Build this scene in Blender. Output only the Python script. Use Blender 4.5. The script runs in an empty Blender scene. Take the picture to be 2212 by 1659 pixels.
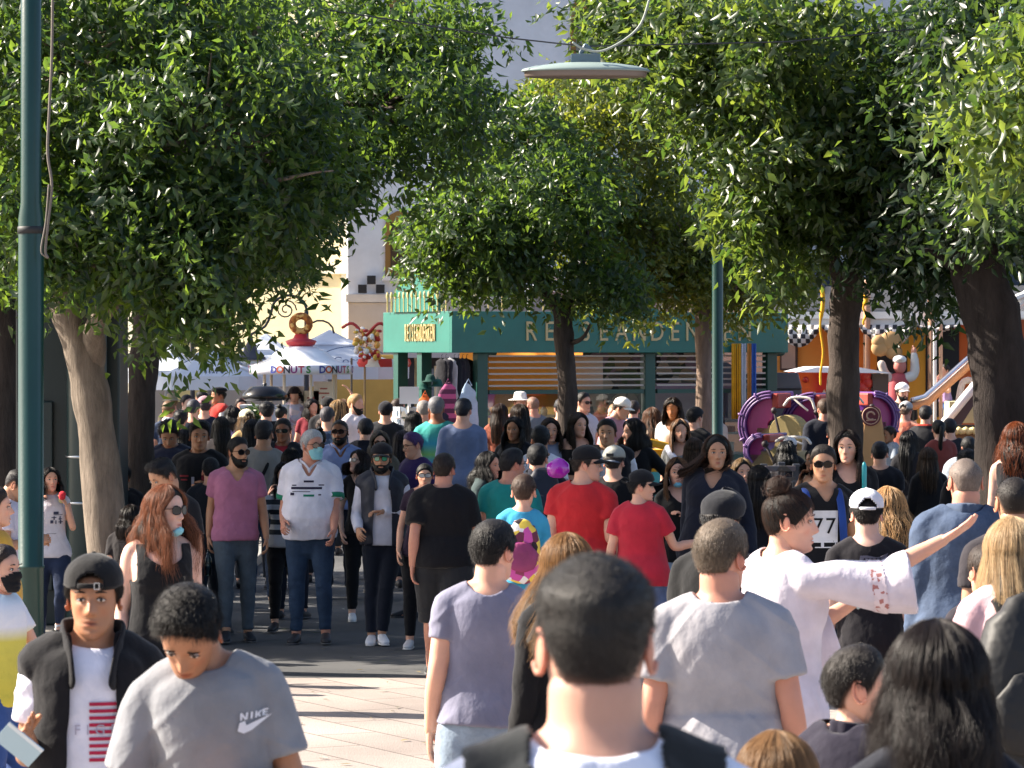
import bpy, bmesh, math, random
import numpy as np
from mathutils import Vector, Matrix
from mathutils.bvhtree import BVHTree

# ------------------------------------------------------------------ camera, sky, sun, exposure
S = bpy.context.scene
COL = S.collection
FP, HX, HY, CH = 7800.0, 1106.0, 755.0, 2.45      # focal length, centre and horizon (in units of 2212 px), eye height
cam = bpy.data.cameras.new("camera"); camo = bpy.data.objects.new("camera", cam); COL.objects.link(camo)
camo.location = (0, 0, CH); camo.rotation_euler = (math.radians(90), 0, 0)
cam.sensor_width = 36.0; cam.lens = 36.0 * FP / 2212; cam.shift_y = -(829.5 - HY) / 2212
cam.clip_start = 0.1; cam.clip_end = 2000
cam.dof.use_dof = True; cam.dof.focus_distance = 27.0; cam.dof.aperture_fstop = 14.0
S.camera = camo
SUN_EL, SUN_AZ = math.radians(35), math.radians(-77)   # azimuth clockwise from +Y
world = bpy.data.worlds.new("World"); S.world = world; world.use_nodes = True
wn = world.node_tree; bg = wn.nodes["Background"]
sky = wn.nodes.new("ShaderNodeTexSky"); sky.sky_type = 'NISHITA'; sky.sun_disc = False
sky.sun_elevation = SUN_EL; sky.sun_rotation = SUN_AZ % (2 * math.pi); sky.dust_density = 2.2; sky.air_density = .8; sky.ozone_density = .6
wn.links.new(sky.outputs[0], bg.inputs[0]); bg.inputs[1].default_value = 0.085
sl = bpy.data.lights.new("sun", 'SUN'); sl.energy = 5.0; sl.angle = math.radians(0.5); sl.color = (1.0, 0.90, 0.76)
so = bpy.data.objects.new("sun", sl); COL.objects.link(so)
tosun = Vector((math.sin(SUN_AZ) * math.cos(SUN_EL), math.cos(SUN_AZ) * math.cos(SUN_EL), math.sin(SUN_EL)))
so.rotation_euler = tosun.to_track_quat('Z', 'Y').to_euler()
S.view_settings.view_transform = 'Standard'; S.view_settings.look = 'None'
S.view_settings.exposure = 1.62; S.view_settings.gamma = 1.0
S.cycles.max_bounces = 6; S.cycles.transparent_max_bounces = 8; S.cycles.transmission_bounces = 3
S.cycles.sample_clamp_indirect = 6

def gz(y):                                          # the street rises towards the camera
    return 0.75 * max(0.0, 1 - max(y, 0) / 16.0) ** 1.6
def W(px, py, d):                                   # a point seen at (px, py) and d metres away
    return Vector(((px - HX) * d / FP, d, CH - (py - HY) * d / FP))
def X(px, d): return (px - HX) * d / FP
def Z(py, d): return CH - (py - HY) * d / FP

# ------------------------------------------------------------------ small helpers
rnd = random.Random(7); rng = np.random.default_rng(11)
PENDING = []
def flush():
    for o in PENDING: COL.objects.link(o)
    PENDING.clear()
def lin(h):
    if not isinstance(h, str): return tuple(h)
    r = [int(h[i:i + 2], 16) / 255 for i in (0, 2, 4)]
    return tuple(c / 12.92 if c < .04045 else ((c + .055) / 1.055) ** 2.4 for c in r)
MC = {}
def nd(nt, t, **k):
    n = nt.nodes.new(t)
    for a, v in k.items():
        if a[0] == 'i' and a[1:].isdigit(): n.inputs[int(a[1:])].default_value = v
        else: setattr(n, a, v)
    return n
def mat(kind, color, rough=None, **kw):
    c = lin(color); key = (kind, tuple(round(x, 4) for x in c), rough, tuple(sorted(kw.items())))
    if key in MC: return MC[key]
    m = bpy.data.materials.new(kind); m.use_nodes = True; nt = m.node_tree; L = nt.links
    b = nt.nodes["Principled BSDF"]; out = nt.nodes["Material Output"]
    def inp(n): return b.inputs[n]
    inp("Base Color").default_value = (*c, 1)
    tc = nd(nt, "ShaderNodeTexCoord")
    def noise(scale, detail=3, rough_=.55, src=None):
        n = nd(nt, "ShaderNodeTexNoise"); n.inputs["Scale"].default_value = scale
        n.inputs["Detail"].default_value = detail; n.inputs["Roughness"].default_value = rough_
        L.new(src or tc.outputs["Object"], n.inputs["Vector"]); return n
    def vary(n, lo, hi, base=None):
        r = nd(nt, "ShaderNodeMapRange"); r.inputs[1].default_value = .3; r.inputs[2].default_value = .7
        r.inputs[3].default_value = lo; r.inputs[4].default_value = hi; L.new(n.outputs[0], r.inputs[0])
        mx = nd(nt, "ShaderNodeVectorMath", operation='SCALE')
        if base is None: mx.inputs[0].default_value = c
        else: L.new(base, mx.inputs[0])
        L.new(r.outputs[0], mx.inputs["Scale"]); L.new(mx.outputs[0], inp("Base Color")); return mx.outputs[0]
    def bump(n, dist, strength=1.0):
        bp = nd(nt, "ShaderNodeBump"); bp.inputs["Distance"].default_value = dist
        bp.inputs["Strength"].default_value = strength
        if inp("Normal").is_linked: L.new(inp("Normal").links[0].from_socket, bp.inputs["Normal"])
        L.new(n.outputs[0], bp.inputs["Height"]); L.new(bp.outputs[0], inp("Normal"))
    if kind == 'cloth':
        inp("Roughness").default_value = rough or .9; inp("Sheen Weight").default_value = .12
        inp("Specular IOR Level").default_value = .25
        vary(noise(9, 4), .88, 1.1)
        mp = nd(nt, "ShaderNodeMapping"); mp.inputs["Scale"].default_value = (1, 1, .8); mp.inputs["Rotation"].default_value = (0, .5, 0); L.new(tc.outputs["Object"], mp.inputs[0])
        rn = noise(6.5, 2.5, .5, mp.outputs[0]); rn.noise_type = 'RIDGED_MULTIFRACTAL'; bump(rn, .016, .45); bump(noise(14, 4, .5, mp.outputs[0]), .018, .55)
    elif kind == 'denim':
        inp("Roughness").default_value = .85; inp("Specular IOR Level").default_value = .25
        vary(noise(5, 6, .7), .65, 1.3); bump(noise(14, 4), .014, .7)
    elif kind == 'puffy':
        inp("Roughness").default_value = .6; vary(noise(8, 3), .8, 1.15); bump(noise(10, 2), .02, .7)
    elif kind == 'skin':
        at = nd(nt, "ShaderNodeAttribute", attribute_name="Tint")
        v = vary(noise(14, 4), .93, 1.06)
        mx = nd(nt, "ShaderNodeMix", data_type='RGBA'); L.new(at.outputs["Alpha"], mx.inputs[0])
        L.new(v, mx.inputs[6]); L.new(at.outputs["Color"], mx.inputs[7]); L.new(mx.outputs[2], inp("Base Color"))
        inp("Roughness").default_value = .48; inp("Specular IOR Level").default_value = .4
        inp("Subsurface Weight").default_value = kw.get('sss', .12); inp("Subsurface Radius").default_value = (1, .3, .15)
        inp("Subsurface Scale").default_value = .02
        bump(noise(220, 2), .0006, .5)
    elif kind == 'hair':
        w = nd(nt, "ShaderNodeMapping"); w.inputs["Scale"].default_value = (260, 260, 14)
        L.new(tc.outputs["Object"], w.inputs[0])
        n = noise(1, 3, .6, w.outputs[0]); vv = vary(n, .55, 1.5); bump(n, .004, .9)
        at = nd(nt, "ShaderNodeAttribute", attribute_name="Tint"); mt = nd(nt, "ShaderNodeMix", data_type='RGBA'); L.new(at.outputs["Alpha"], mt.inputs[0]); L.new(vv, mt.inputs[6]); L.new(at.outputs["Color"], mt.inputs[7]); L.new(mt.outputs[2], inp("Base Color"))
        inp("Roughness").default_value = rough or .5; inp("Specular IOR Level").default_value = .28
    elif kind == 'strand':
        hi = nd(nt, "ShaderNodeHairInfo"); r = nd(nt, "ShaderNodeMapRange"); r.inputs[3].default_value = .6; r.inputs[4].default_value = 1.6
        L.new(hi.outputs["Random"], r.inputs[0]); mx = nd(nt, "ShaderNodeVectorMath", operation='SCALE'); mx.inputs[0].default_value = c
        L.new(r.outputs[0], mx.inputs["Scale"]); L.new(mx.outputs[0], inp("Base Color"))
        inp("Roughness").default_value = .42; inp("Specular IOR Level").default_value = .5
        tr = nd(nt, "ShaderNodeBsdfTranslucent"); L.new(mx.outputs[0], tr.inputs[0])
        ms = nd(nt, "ShaderNodeMixShader", i0=.3); L.new(b.outputs[0], ms.inputs[1]); L.new(tr.outputs[0], ms.inputs[2]); L.new(ms.outputs[0], out.inputs[0])
    elif kind == 'leaf':
        g = nd(nt, "ShaderNodeNewGeometry"); cr = nd(nt, "ShaderNodeValToRGB")
        c2 = lin(kw['alt']); cr.color_ramp.elements[0].color = (*c, 1); cr.color_ramp.elements[1].color = (*c2, 1)
        L.new(g.outputs["Random Per Island"], cr.inputs[0]); L.new(cr.outputs[0], inp("Base Color"))
        inp("Roughness").default_value = kw.get('gl', .35); inp("Specular IOR Level").default_value = .6
        tr = nd(nt, "ShaderNodeBsdfTranslucent")
        hs = nd(nt, "ShaderNodeVectorMath", operation='MULTIPLY'); hs.inputs[1].default_value = kw.get('tr', (4.6, 3.9, 1.2))
        L.new(cr.outputs[0], hs.inputs[0]); L.new(hs.outputs[0], tr.inputs[0])
        ms = nd(nt, "ShaderNodeMixShader", i0=kw.get('mix', .42)); L.new(b.outputs[0], ms.inputs[1]); L.new(tr.outputs[0], ms.inputs[2]); L.new(ms.outputs[0], out.inputs[0])
    elif kind == 'bark':
        w = nd(nt, "ShaderNodeMapping"); w.inputs["Scale"].default_value = (5, 5, 1.1); L.new(tc.outputs["Object"], w.inputs[0])
        n = noise(2.2, 7, .65, w.outputs[0]); vary(n, .55, 1.4); bump(noise(6, 8, .7, w.outputs[0]), .03, .8)
        inp("Roughness").default_value = .95; inp("Specular IOR Level").default_value = .2
    elif kind == 'paint':
        inp("Roughness").default_value = rough or .42; vary(noise(3, 6, .7), .86, 1.08); bump(noise(40, 2), .0015, .4)
    elif kind == 'metal':
        inp("Metallic").default_value = 1; inp("Roughness").default_value = rough or .3; vary(noise(4, 4), .85, 1.05)
    elif kind == 'wall':
        vary(noise(1.3, 7, .65), .84, 1.06); bump(noise(12, 6), .01, .4); inp("Roughness").default_value = .93
        inp("Specular IOR Level").default_value = .2
    elif kind == 'canvas':
        inp("Roughness").default_value = .75; vary(noise(2, 3), .93, 1.04); bump(noise(2.5, 2), .04, .5)
        tr = nd(nt, "ShaderNodeBsdfTranslucent"); tr.inputs[0].default_value = (*c, 1)
        ms = nd(nt, "ShaderNodeMixShader", i0=.25); L.new(b.outputs[0], ms.inputs[1]); L.new(tr.outputs[0], ms.inputs[2]); L.new(ms.outputs[0], out.inputs[0])
    elif kind == 'glass':
        inp("Transmission Weight").default_value = 1; inp("Roughness").default_value = .03; inp("IOR").default_value = 1.45
        tp = nd(nt, "ShaderNodeBsdfTransparent"); tp.inputs[0].default_value = (*c, 1)
        gl = nd(nt, "ShaderNodeBsdfGlossy"); gl.inputs[1].default_value = .02
        fr = nd(nt, "ShaderNodeFresnel", i0=1.6)
        ms = nd(nt, "ShaderNodeMixShader"); L.new(fr.outputs[0], ms.inputs[0]); L.new(tp.outputs[0], ms.inputs[1]); L.new(gl.outputs[0], ms.inputs[2]); L.new(ms.outputs[0], out.inputs[0])
    elif kind == 'lens':
        inp("Roughness").default_value = .06; inp("Specular IOR Level").default_value = .9; inp("Coat Weight").default_value = .6
    elif kind == 'checker':
        ck = nd(nt, "ShaderNodeTexChecker"); ck.inputs["Scale"].default_value = kw.get('sc', 8)
        ck.inputs[1].default_value = (*c, 1); ck.inputs[2].default_value = (.02, .02, .025, 1)
        L.new(tc.outputs["UV"], ck.inputs[0]); L.new(ck.outputs[0], inp("Base Color")); inp("Roughness").default_value = .6
    elif kind == 'bands':
        # bands of cloth colours by height: kw cols=((z, colour), ...)
        sp = nd(nt, "ShaderNodeSeparateXYZ"); L.new(tc.outputs["Object"], sp.inputs[0])
        cr = nd(nt, "ShaderNodeValToRGB"); cr.color_ramp.interpolation = kw.get('ip', 'CONSTANT')
        r = nd(nt, "ShaderNodeMapRange"); r.inputs[1].default_value = kw['lo']; r.inputs[2].default_value = kw['hi']
        L.new(sp.outputs[kw.get('ax', 2)], r.inputs[0]); L.new(r.outputs[0], cr.inputs[0])
        E = cr.color_ramp.elements; cols = kw['cols']
        while len(E) < len(cols): E.new(.5)
        for e, (p, cc) in zip(E, cols): e.position = p; e.color = (*lin(cc), 1)
        L.new(cr.outputs[0], inp("Base Color")); inp("Roughness").default_value = .9; bump(noise(16, 5, .6), .012, .6)
    elif kind == 'mottled':
        v = nd(nt, "ShaderNodeTexVoronoi"); v.inputs["Scale"].default_value = kw.get('sc', 9); L.new(tc.outputs["Object"], v.inputs[0])
        cr = nd(nt, "ShaderNodeValToRGB"); cr.color_ramp.interpolation = 'CONSTANT'; cols = kw['cols']; E = cr.color_ramp.elements
        sp = nd(nt, "ShaderNodeSeparateColor"); L.new(v.outputs["Color"], sp.inputs[0]); L.new(sp.outputs[0], cr.inputs[0])
        while len(E) < len(cols): E.new(.5)
        for i, (e, cc) in enumerate(zip(E, cols)): e.position = i / len(cols); e.color = (*lin(cc), 1)
        L.new(cr.outputs[0], inp("Base Color")); inp("Roughness").default_value = rough or .8; bump(noise(16, 5), .01, .5)
    elif kind == 'emit':
        inp("Emission Color").default_value = (*c, 1); inp("Emission Strength").default_value = kw.get('s', 1)
    else:
        inp("Roughness").default_value = rough or .6
    MC[key] = m; return m

def mesh(name, V, F, m=None, smooth=True, mi=None):
    me = bpy.data.meshes.new(name); me.from_pydata(np.asarray(V).tolist(), [], F if isinstance(F, list) else F.tolist())
    if m is not None:
        for q in (m if isinstance(m, (list, tuple)) else [m]): me.materials.append(q)
    if mi is not None: me.polygons.foreach_set('material_index', np.asarray(mi, dtype=np.int32))
    if smooth: me.polygons.foreach_set('use_smooth', np.ones(len(me.polygons), dtype=bool))
    me.update(); return me
def obj(name, me, parent=None, loc=None, rz=None):
    o = bpy.data.objects.new(name, me); PENDING.append(o)
    if parent is not None: o.parent = parent
    if loc is not None: o.location = loc
    if rz is not None: o.rotation_euler = (0, 0, rz)
    return o
def tag(o, label, cat, group=None, kind=None):
    o['label'] = label; o['category'] = cat
    if group: o['group'] = group
    if kind: o['kind'] = kind
    return o
def empty(name, loc, rz=0):
    o = obj(name, None, None, loc, rz); o.empty_display_size = .1; return o

class MB:                                            # collects shapes into one mesh
    def __init__(s): s.V = []; s.F = []; s.n = 0; s.M = []
    def add(s, V, F, mi=0):
        V = np.asarray(V, float).reshape(-1, 3)
        s.V.append(V); s.F += [tuple(int(i) + s.n for i in f) for f in F]; s.M += [mi] * len(F); s.n += len(V); return s
    def get(s): return (np.concatenate(s.V) if s.V else np.zeros((0, 3))), s.F
    def box(s, x0, x1, y0, y1, z0, z1, mi=0, T=None, bev=0):
        V = np.array([(x, y, z) for z in (z0, z1) for y in (y0, y1) for x in (x0, x1)], float)
        if T is not None: V = np.array([T @ Vector(v) for v in V])
        return s.add(V, [(0, 2, 3, 1), (4, 5, 7, 6), (0, 1, 5, 4), (2, 6, 7, 3), (0, 4, 6, 2), (1, 3, 7, 5)], mi)
    def tube(s, P, r, n=10, mi=0, **k):
        P = np.asarray(P, float); R = np.full((len(P), 2), r, float) if np.isscalar(r) else np.array([(q, q) if np.isscalar(q) else q for q in r], float)
        return s.add(*sweep(P, R, n, **k), mi)
    def lathe(s, prof, c=(0, 0, 0), n=24, mi=0, sx=1, sy=1):
        prof = np.array(prof, float); a = np.linspace(0, 2 * np.pi, n, endpoint=False)
        V = np.stack([np.outer(prof[:, 0], np.cos(a)) * sx + c[0], np.outer(prof[:, 0], np.sin(a)) * sy + c[1], np.repeat(prof[:, 1:2], n, 1) + c[2]], -1)
        k = len(prof); F = [(i * n + j, i * n + (j + 1) % n, (i + 1) * n + (j + 1) % n, (i + 1) * n + j) for i in range(k - 1) for j in range(n)]
        return s.add(V, F, mi)
    def ball(s, c, r, n=12, mi=0, rot=None):
        r = (r, r, r) if np.isscalar(r) else r
        t = np.linspace(0, np.pi, n // 2 + 2); a = np.linspace(0, 2 * np.pi, n, endpoint=False)
        V = np.stack([np.outer(np.sin(t), np.cos(a)) * r[0], np.outer(np.sin(t), np.sin(a)) * r[1], np.outer(np.cos(t), np.ones(n)) * r[2]], -1).reshape(-1, 3)
        if rot is not None: V = V @ np.array(rot.to_3x3()).T
        k = len(t); F = [(i * n + j, (i + 1) * n + j, (i + 1) * n + (j + 1) % n, i * n + (j + 1) % n) for i in range(k - 1) for j in range(n)]
        return s.add(V + np.array(c), F, mi)
    def prism(s, pts, y0, y1, mi=0, T=None):         # polygon in x,z extruded along y
        k = len(pts); V = np.array([(x, y0, z) for x, z in pts] + [(x, y1, z) for x, z in pts], float)
        if T is not None: V = np.array([T @ Vector(v) for v in V])
        return s.add(V, [tuple(range(k)), tuple(range(2 * k - 1, k - 1, -1))] + [(i, k + i, k + (i + 1) % k, (i + 1) % k) for i in range(k)], mi)
    def build(s, name, m, parent=None, smooth=False, loc=None, rz=None, bevel=0):
        V, F = s.get(); me = mesh(name, V, F, m, smooth, s.M)
        o = obj(name, me, parent, loc, rz)
        if bevel:
            b = o.modifiers.new('bevel', 'BEVEL'); b.width = bevel; b.segments = 2; b.limit_method = 'ANGLE'
        return o
def nrm(v): return v / np.maximum(np.linalg.norm(v, axis=-1, keepdims=True), 1e-9)
def sweep(P, R, n=12, ref=(0, -1, 0), p=2.0, cap=True):
    P = np.asarray(P, float); R = np.asarray(R, float); T = nrm(np.gradient(P, axis=0))
    ref = np.broadcast_to(np.asarray(ref, float), P.shape); ax = np.cross(T, ref)
    bad = np.linalg.norm(ax, axis=1) < .15
    if bad.any(): ax[bad] = np.cross(T[bad], np.array((1., .2, .1)))
    ax = nrm(ax); ay = nrm(np.cross(ax, T))
    if cap:
        r0, r1 = R[0].mean(), R[-1].mean()
        P = np.vstack([P[0] - T[0] * r0 * .85, P[0] - T[0] * r0 * .55, P, P[-1] + T[-1] * r1 * .55, P[-1] + T[-1] * r1 * .85])
        R = np.vstack([R[0] * .25, R[0] * .78, R, R[-1] * .78, R[-1] * .25])
        ax = np.vstack([ax[:1], ax[:1], ax, ax[-1:], ax[-1:]]); ay = np.vstack([ay[:1], ay[:1], ay, ay[-1:], ay[-1:]])
    a = np.linspace(0, 2 * np.pi, n, endpoint=False); c, s_ = np.cos(a), np.sin(a)
    e = 2 / p; c = np.sign(c) * np.abs(c) ** e; s_ = np.sign(s_) * np.abs(s_) ** e
    V = P[:, None] + ax[:, None] * (R[:, 0, None] * c)[..., None] + ay[:, None] * (R[:, 1, None] * s_)[..., None]
    k = len(P); F = [(i * n + j, i * n + (j + 1) % n, (i + 1) * n + (j + 1) % n, (i + 1) * n + j) for i in range(k - 1) for j in range(n)]
    F += [tuple(range(n - 1, -1, -1)), tuple(range((k - 1) * n, k * n))]
    return V.reshape(-1, 3), F
def smoothpath(P, k=6):                              # Catmull-Rom
    P = np.asarray(P, float); Q = np.vstack([2 * P[0] - P[1], P, 2 * P[-1] - P[-2]]); out = []
    for i in range(1, len(Q) - 2):
        for t in np.linspace(0, 1, k, endpoint=False):
            a, b, c, d = Q[i - 1], Q[i], Q[i + 1], Q[i + 2]
            out.append(.5 * (2 * b + (c - a) * t + (2 * a - 5 * b + 4 * c - d) * t * t + (3 * b - a - 3 * c + d) * t ** 3))
    out.append(P[-1]); return np.array(out)
def wob(V, f, seed=0):                               # cheap smooth noise, -1..1
    r = np.random.default_rng(seed); o = np.zeros(V.shape[:-1]); V = V + .35 / f * np.sin(V[..., [1, 2, 0]] * f * 1.7 + r.uniform(0, 6, 3))
    for k in range(4):
        d = r.normal(size=3); d /= np.linalg.norm(d); o += np.sin((V @ d) * f * (1 + .45 * k) + r.uniform(0, 6.28)) / (1 + .4 * k)
    return o / 2.2
def sst(x): x = np.clip(x, 0, 1); return x * x * (3 - 2 * x)

# voxel remesh of overlapping closed shapes into one skin
TS = S
def remesh(mb, voxel, it=4, name="m"):
    V, F = mb.get(); me = mesh(name, V, F); o = bpy.data.objects.new(name, me); TS.collection.objects.link(o)
    r = o.modifiers.new('r', 'REMESH'); r.mode = 'VOXEL'; r.voxel_size = voxel
    if it: s = o.modifiers.new('s', 'SMOOTH'); s.factor = .5; s.iterations = it
    dg = bpy.context.evaluated_depsgraph_get()
    me2 = bpy.data.meshes.new_from_object(o.evaluated_get(dg)); bpy.data.objects.remove(o); bpy.data.meshes.remove(me)
    n = len(me2.vertices); co = np.empty(n * 3, np.float32); me2.vertices.foreach_get('co', co)
    q = np.empty(len(me2.loops), np.int32); me2.loops.foreach_get('vertex_index', q)
    bpy.data.meshes.remove(me2)
    return co.reshape(-1, 3).astype(float), q.reshape(-1, 4)
def normals(V, Q):
    n = np.cross(V[Q[:, 2]] - V[Q[:, 0]], V[Q[:, 3]] - V[Q[:, 1]]); N = np.zeros_like(V)
    for k in range(4): np.add.at(N, Q[:, k], n)
    return nrm(N)
def textmesh(s, size, font_spacing=1.0, bold=0.0, align='CENTER'):
    cu = bpy.data.curves.new("t", 'FONT'); cu.body = s; cu.size = size; cu.align_x = align; cu.align_y = 'CENTER'
    cu.space_character = font_spacing; cu.offset = bold; cu.resolution_u = 3
    o = bpy.data.objects.new("t", cu); TS.collection.objects.link(o); dg = bpy.context.evaluated_depsgraph_get()
    me = bpy.data.meshes.new_from_object(o.evaluated_get(dg)); V = np.array([v.co[:] for v in me.vertices]).reshape(-1, 3)
    F = [tuple(p.vertices) for p in me.polygons]; bpy.data.objects.remove(o); bpy.data.meshes.remove(me)
    return V, F
# ------------------------------------------------------------------ people
SKIN = dict(fair='d9a58c', pale='d9ae9b', tan='a87759', olive='b5876a', red='c68c76', brown='8a5a40')
ARM = dict(down=((.13, .03, -1), (.06, -.18, -1)), loose=((.2, .1, -1), (.1, -.35, -.9)), bent=((.16, .16, -1), (-.05, -.8, -.45)),
           phone=((.14, .0, -1), (-.5, -.85, .18)), chest=((.18, -.05, -1), (-.75, -.5, .35)), crossed=((.22, -.12, -1), (-.95, -.35, .12)),
           hip=((.62, .35, -.75), (-.8, -.25, -.5)), drink=((.28, -.35, -.9), (-.35, -.35, 1)), pocket=((.22, .25, -1), (-.02, -.35, -.8)),
           swingf=((.12, -.32, -1), (.02, -.6, -.8)), swingb=((.14, .34, -1), (.04, -.05, -1)), fwd=((.15, -.5, -.85), (-.1, -.95, .05)),
           up=((.5, -.2, .8), (-.5, -.1, .85)), face=((.25, -.6, -.8), (-.3, .2, 1)), out=((.8, -.2, -.55), (.6, -.7, .1)))
LEG = dict(stand=((.03, 0, -1), (.01, .02, -1)), front=((.0, -.34, -1), (.0, -.12, -1)), back=((.02, .2, -1), (0, .48, -.9)),
           wide=((.12, 0, -1), (.06, .02, -1)), relax=((.06, -.15, -1), (.03, .12, -1)), cross=((-.16, -.2, -1), (-.1, .0, -1)), lift=((-.02, -.5, -.9), (0, .62, -.8)))
TW = np.array([(-.119, .066, .11, .05, -.034), (-.10, .073, .102, .055, -.030), (-.08, .070, .093, .068, -.020), (-.055, .0675, .086, .079, -.010),
               (-.025, .0685, .087, .083, 0), (.01, .071, .088, .094, 0), (.045, .0785, .095, .106, 0), (.08, .086, .100, .112, 0), (.119, .086, .100, .104, 0)])
def head_grid(nz, na, face=1.0, fem=False, child=False):
    al = np.linspace(-np.pi / 2 + .02, np.pi / 2 - .01, nz); z = .119 * np.sin(al); c = np.cos(al)
    kx = np.linspace(-.119, .119, 60); tb = np.stack([np.interp(kx, TW[:, 0], TW[:, i]) for i in range(1, 5)], 1)
    ker = np.array([1, 2, 3, 2, 1.]) / 9; tb = np.stack([np.convolve(np.pad(tb[:, i], 2, 'edge'), ker, 'valid') for i in range(4)], 1)
    w, ff, fb, yc = (np.interp(z, kx, tb[:, i]) for i in range(4))
    if fem: w = w * np.where(z < -.03, .95, 1)
    a = np.linspace(0, 2 * np.pi, na, endpoint=False); ca, sa = np.cos(a), np.sin(a); e = .93
    x = np.outer(w * c, np.sign(sa) * np.abs(sa) ** e)
    y = yc[:, None] + np.where(ca > 0, -np.outer(c * ff, np.abs(ca) ** e), np.outer(c * fb, np.abs(ca) ** e))
    zz = np.repeat(z[:, None], na, 1); fr = sst((ca[None, :] + .05) * 3) * face
    def g(x0, z0, sx, sz): return np.exp(-((x - x0) / sx) ** 2 - ((zz - z0) / sz) ** 2)
    A = np.interp(zz, [-.046, -.040, -.034, -.026, -.010, .012, .034], [0, .011, .027, .034, .022, .006, 0]) * (.85 if fem or child else 1); sg = np.interp(zz, [-.03, .02], [.0125, .009])
    dy = -A * np.exp(-(x / sg) ** 2)
    for s in (-1, 1):
        dy += -.006 * g(s * .013, -.030, .006, .007) + .011 * g(s * .031, .010, .015, .010) - .004 * g(s * .030, .030, .022, .007)
        dy += -.004 * g(s * .043, -.015, .018, .02) + .003 * g(s * .045, -.05, .015, .02)
    dy += -.007 * g(0, -.0565, .019, .0045) + .006 * g(0, -.0625, .024, .0022) - .0075 * g(0, -.0695, .016, .005) + .004 * g(0, -.082, .02, .006) - .005 * g(0, -.1, .016, .01)
    y = y + dy * fr
    V = np.stack([x, y, zz], -1)
    if child: V *= np.array([.97, .97, .93])
    return V, a, z
def grid_faces(nz, na, keep=None):
    F = []
    for i in range(nz - 1):
        for j in range(na):
            j2 = (j + 1) % na
            if keep is None or (keep[i, j] and keep[i, j2] and keep[i + 1, j] and keep[i + 1, j2]): F.append((i * na + j, i * na + j2, (i + 1) * na + j2, (i + 1) * na + j))
    return F
def grid_normals(V):
    du = np.roll(V, -1, 1) - np.roll(V, 1, 1); dv = np.gradient(V, axis=0); n = nrm(np.cross(du, dv))
    c = V.mean((0, 1)); s = np.sign(((V - c) * n).sum(-1, keepdims=True)); return n * np.where(s == 0, 1, s)
HLD = dict(short=([0, 20, 38, 52, 66, 80, 92, 104, 118, 140, 180], [.074, .071, .060, .052, .036, -.006, -.018, .018, -.01, -.052, -.060]),
           long=([0, 20, 40, 60, 75, 90, 110, 180], [.084, .077, .058, .02, -.02, -.06, -.08, -.09]),
           bald=([0, 50, 70, 82, 92, 104, 118, 140, 180], [.125, .11, .05, .0, -.015, .02, -.01, -.05, -.060]),
           cap=([0, 60, 90, 120, 180], [.046, .05, .044, .040, .036]), beret=([0, 60, 90, 120, 180], [.06, .05, .03, .02, .01]))
def adeg(a): d = np.degrees(a) % 360; return np.minimum(d, 360 - d)

HAIRSTR = {0: (2600, .00045), 1: (420, .0011), 2: (0, 0)}
def strands(name, P, rad, m, parent, root_parent=None):     # P (n, k, 3)
    n, k, _ = P.shape; hc = bpy.data.hair_curves.new(name); hc.add_curves([k] * n)
    hc.points.foreach_get if False else None
    hc.attributes['position'].data.foreach_set('vector', P.reshape(-1).astype(np.float32))
    r = hc.attributes.get('radius') or hc.attributes.new('radius', 'FLOAT', 'POINT')
    t = np.linspace(0, 1, k); r.data.foreach_set('value', np.tile(rad * (1 - .6 * t), n).astype(np.float32))
    hc.materials.append(m); return obj(name, hc, parent)

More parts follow.
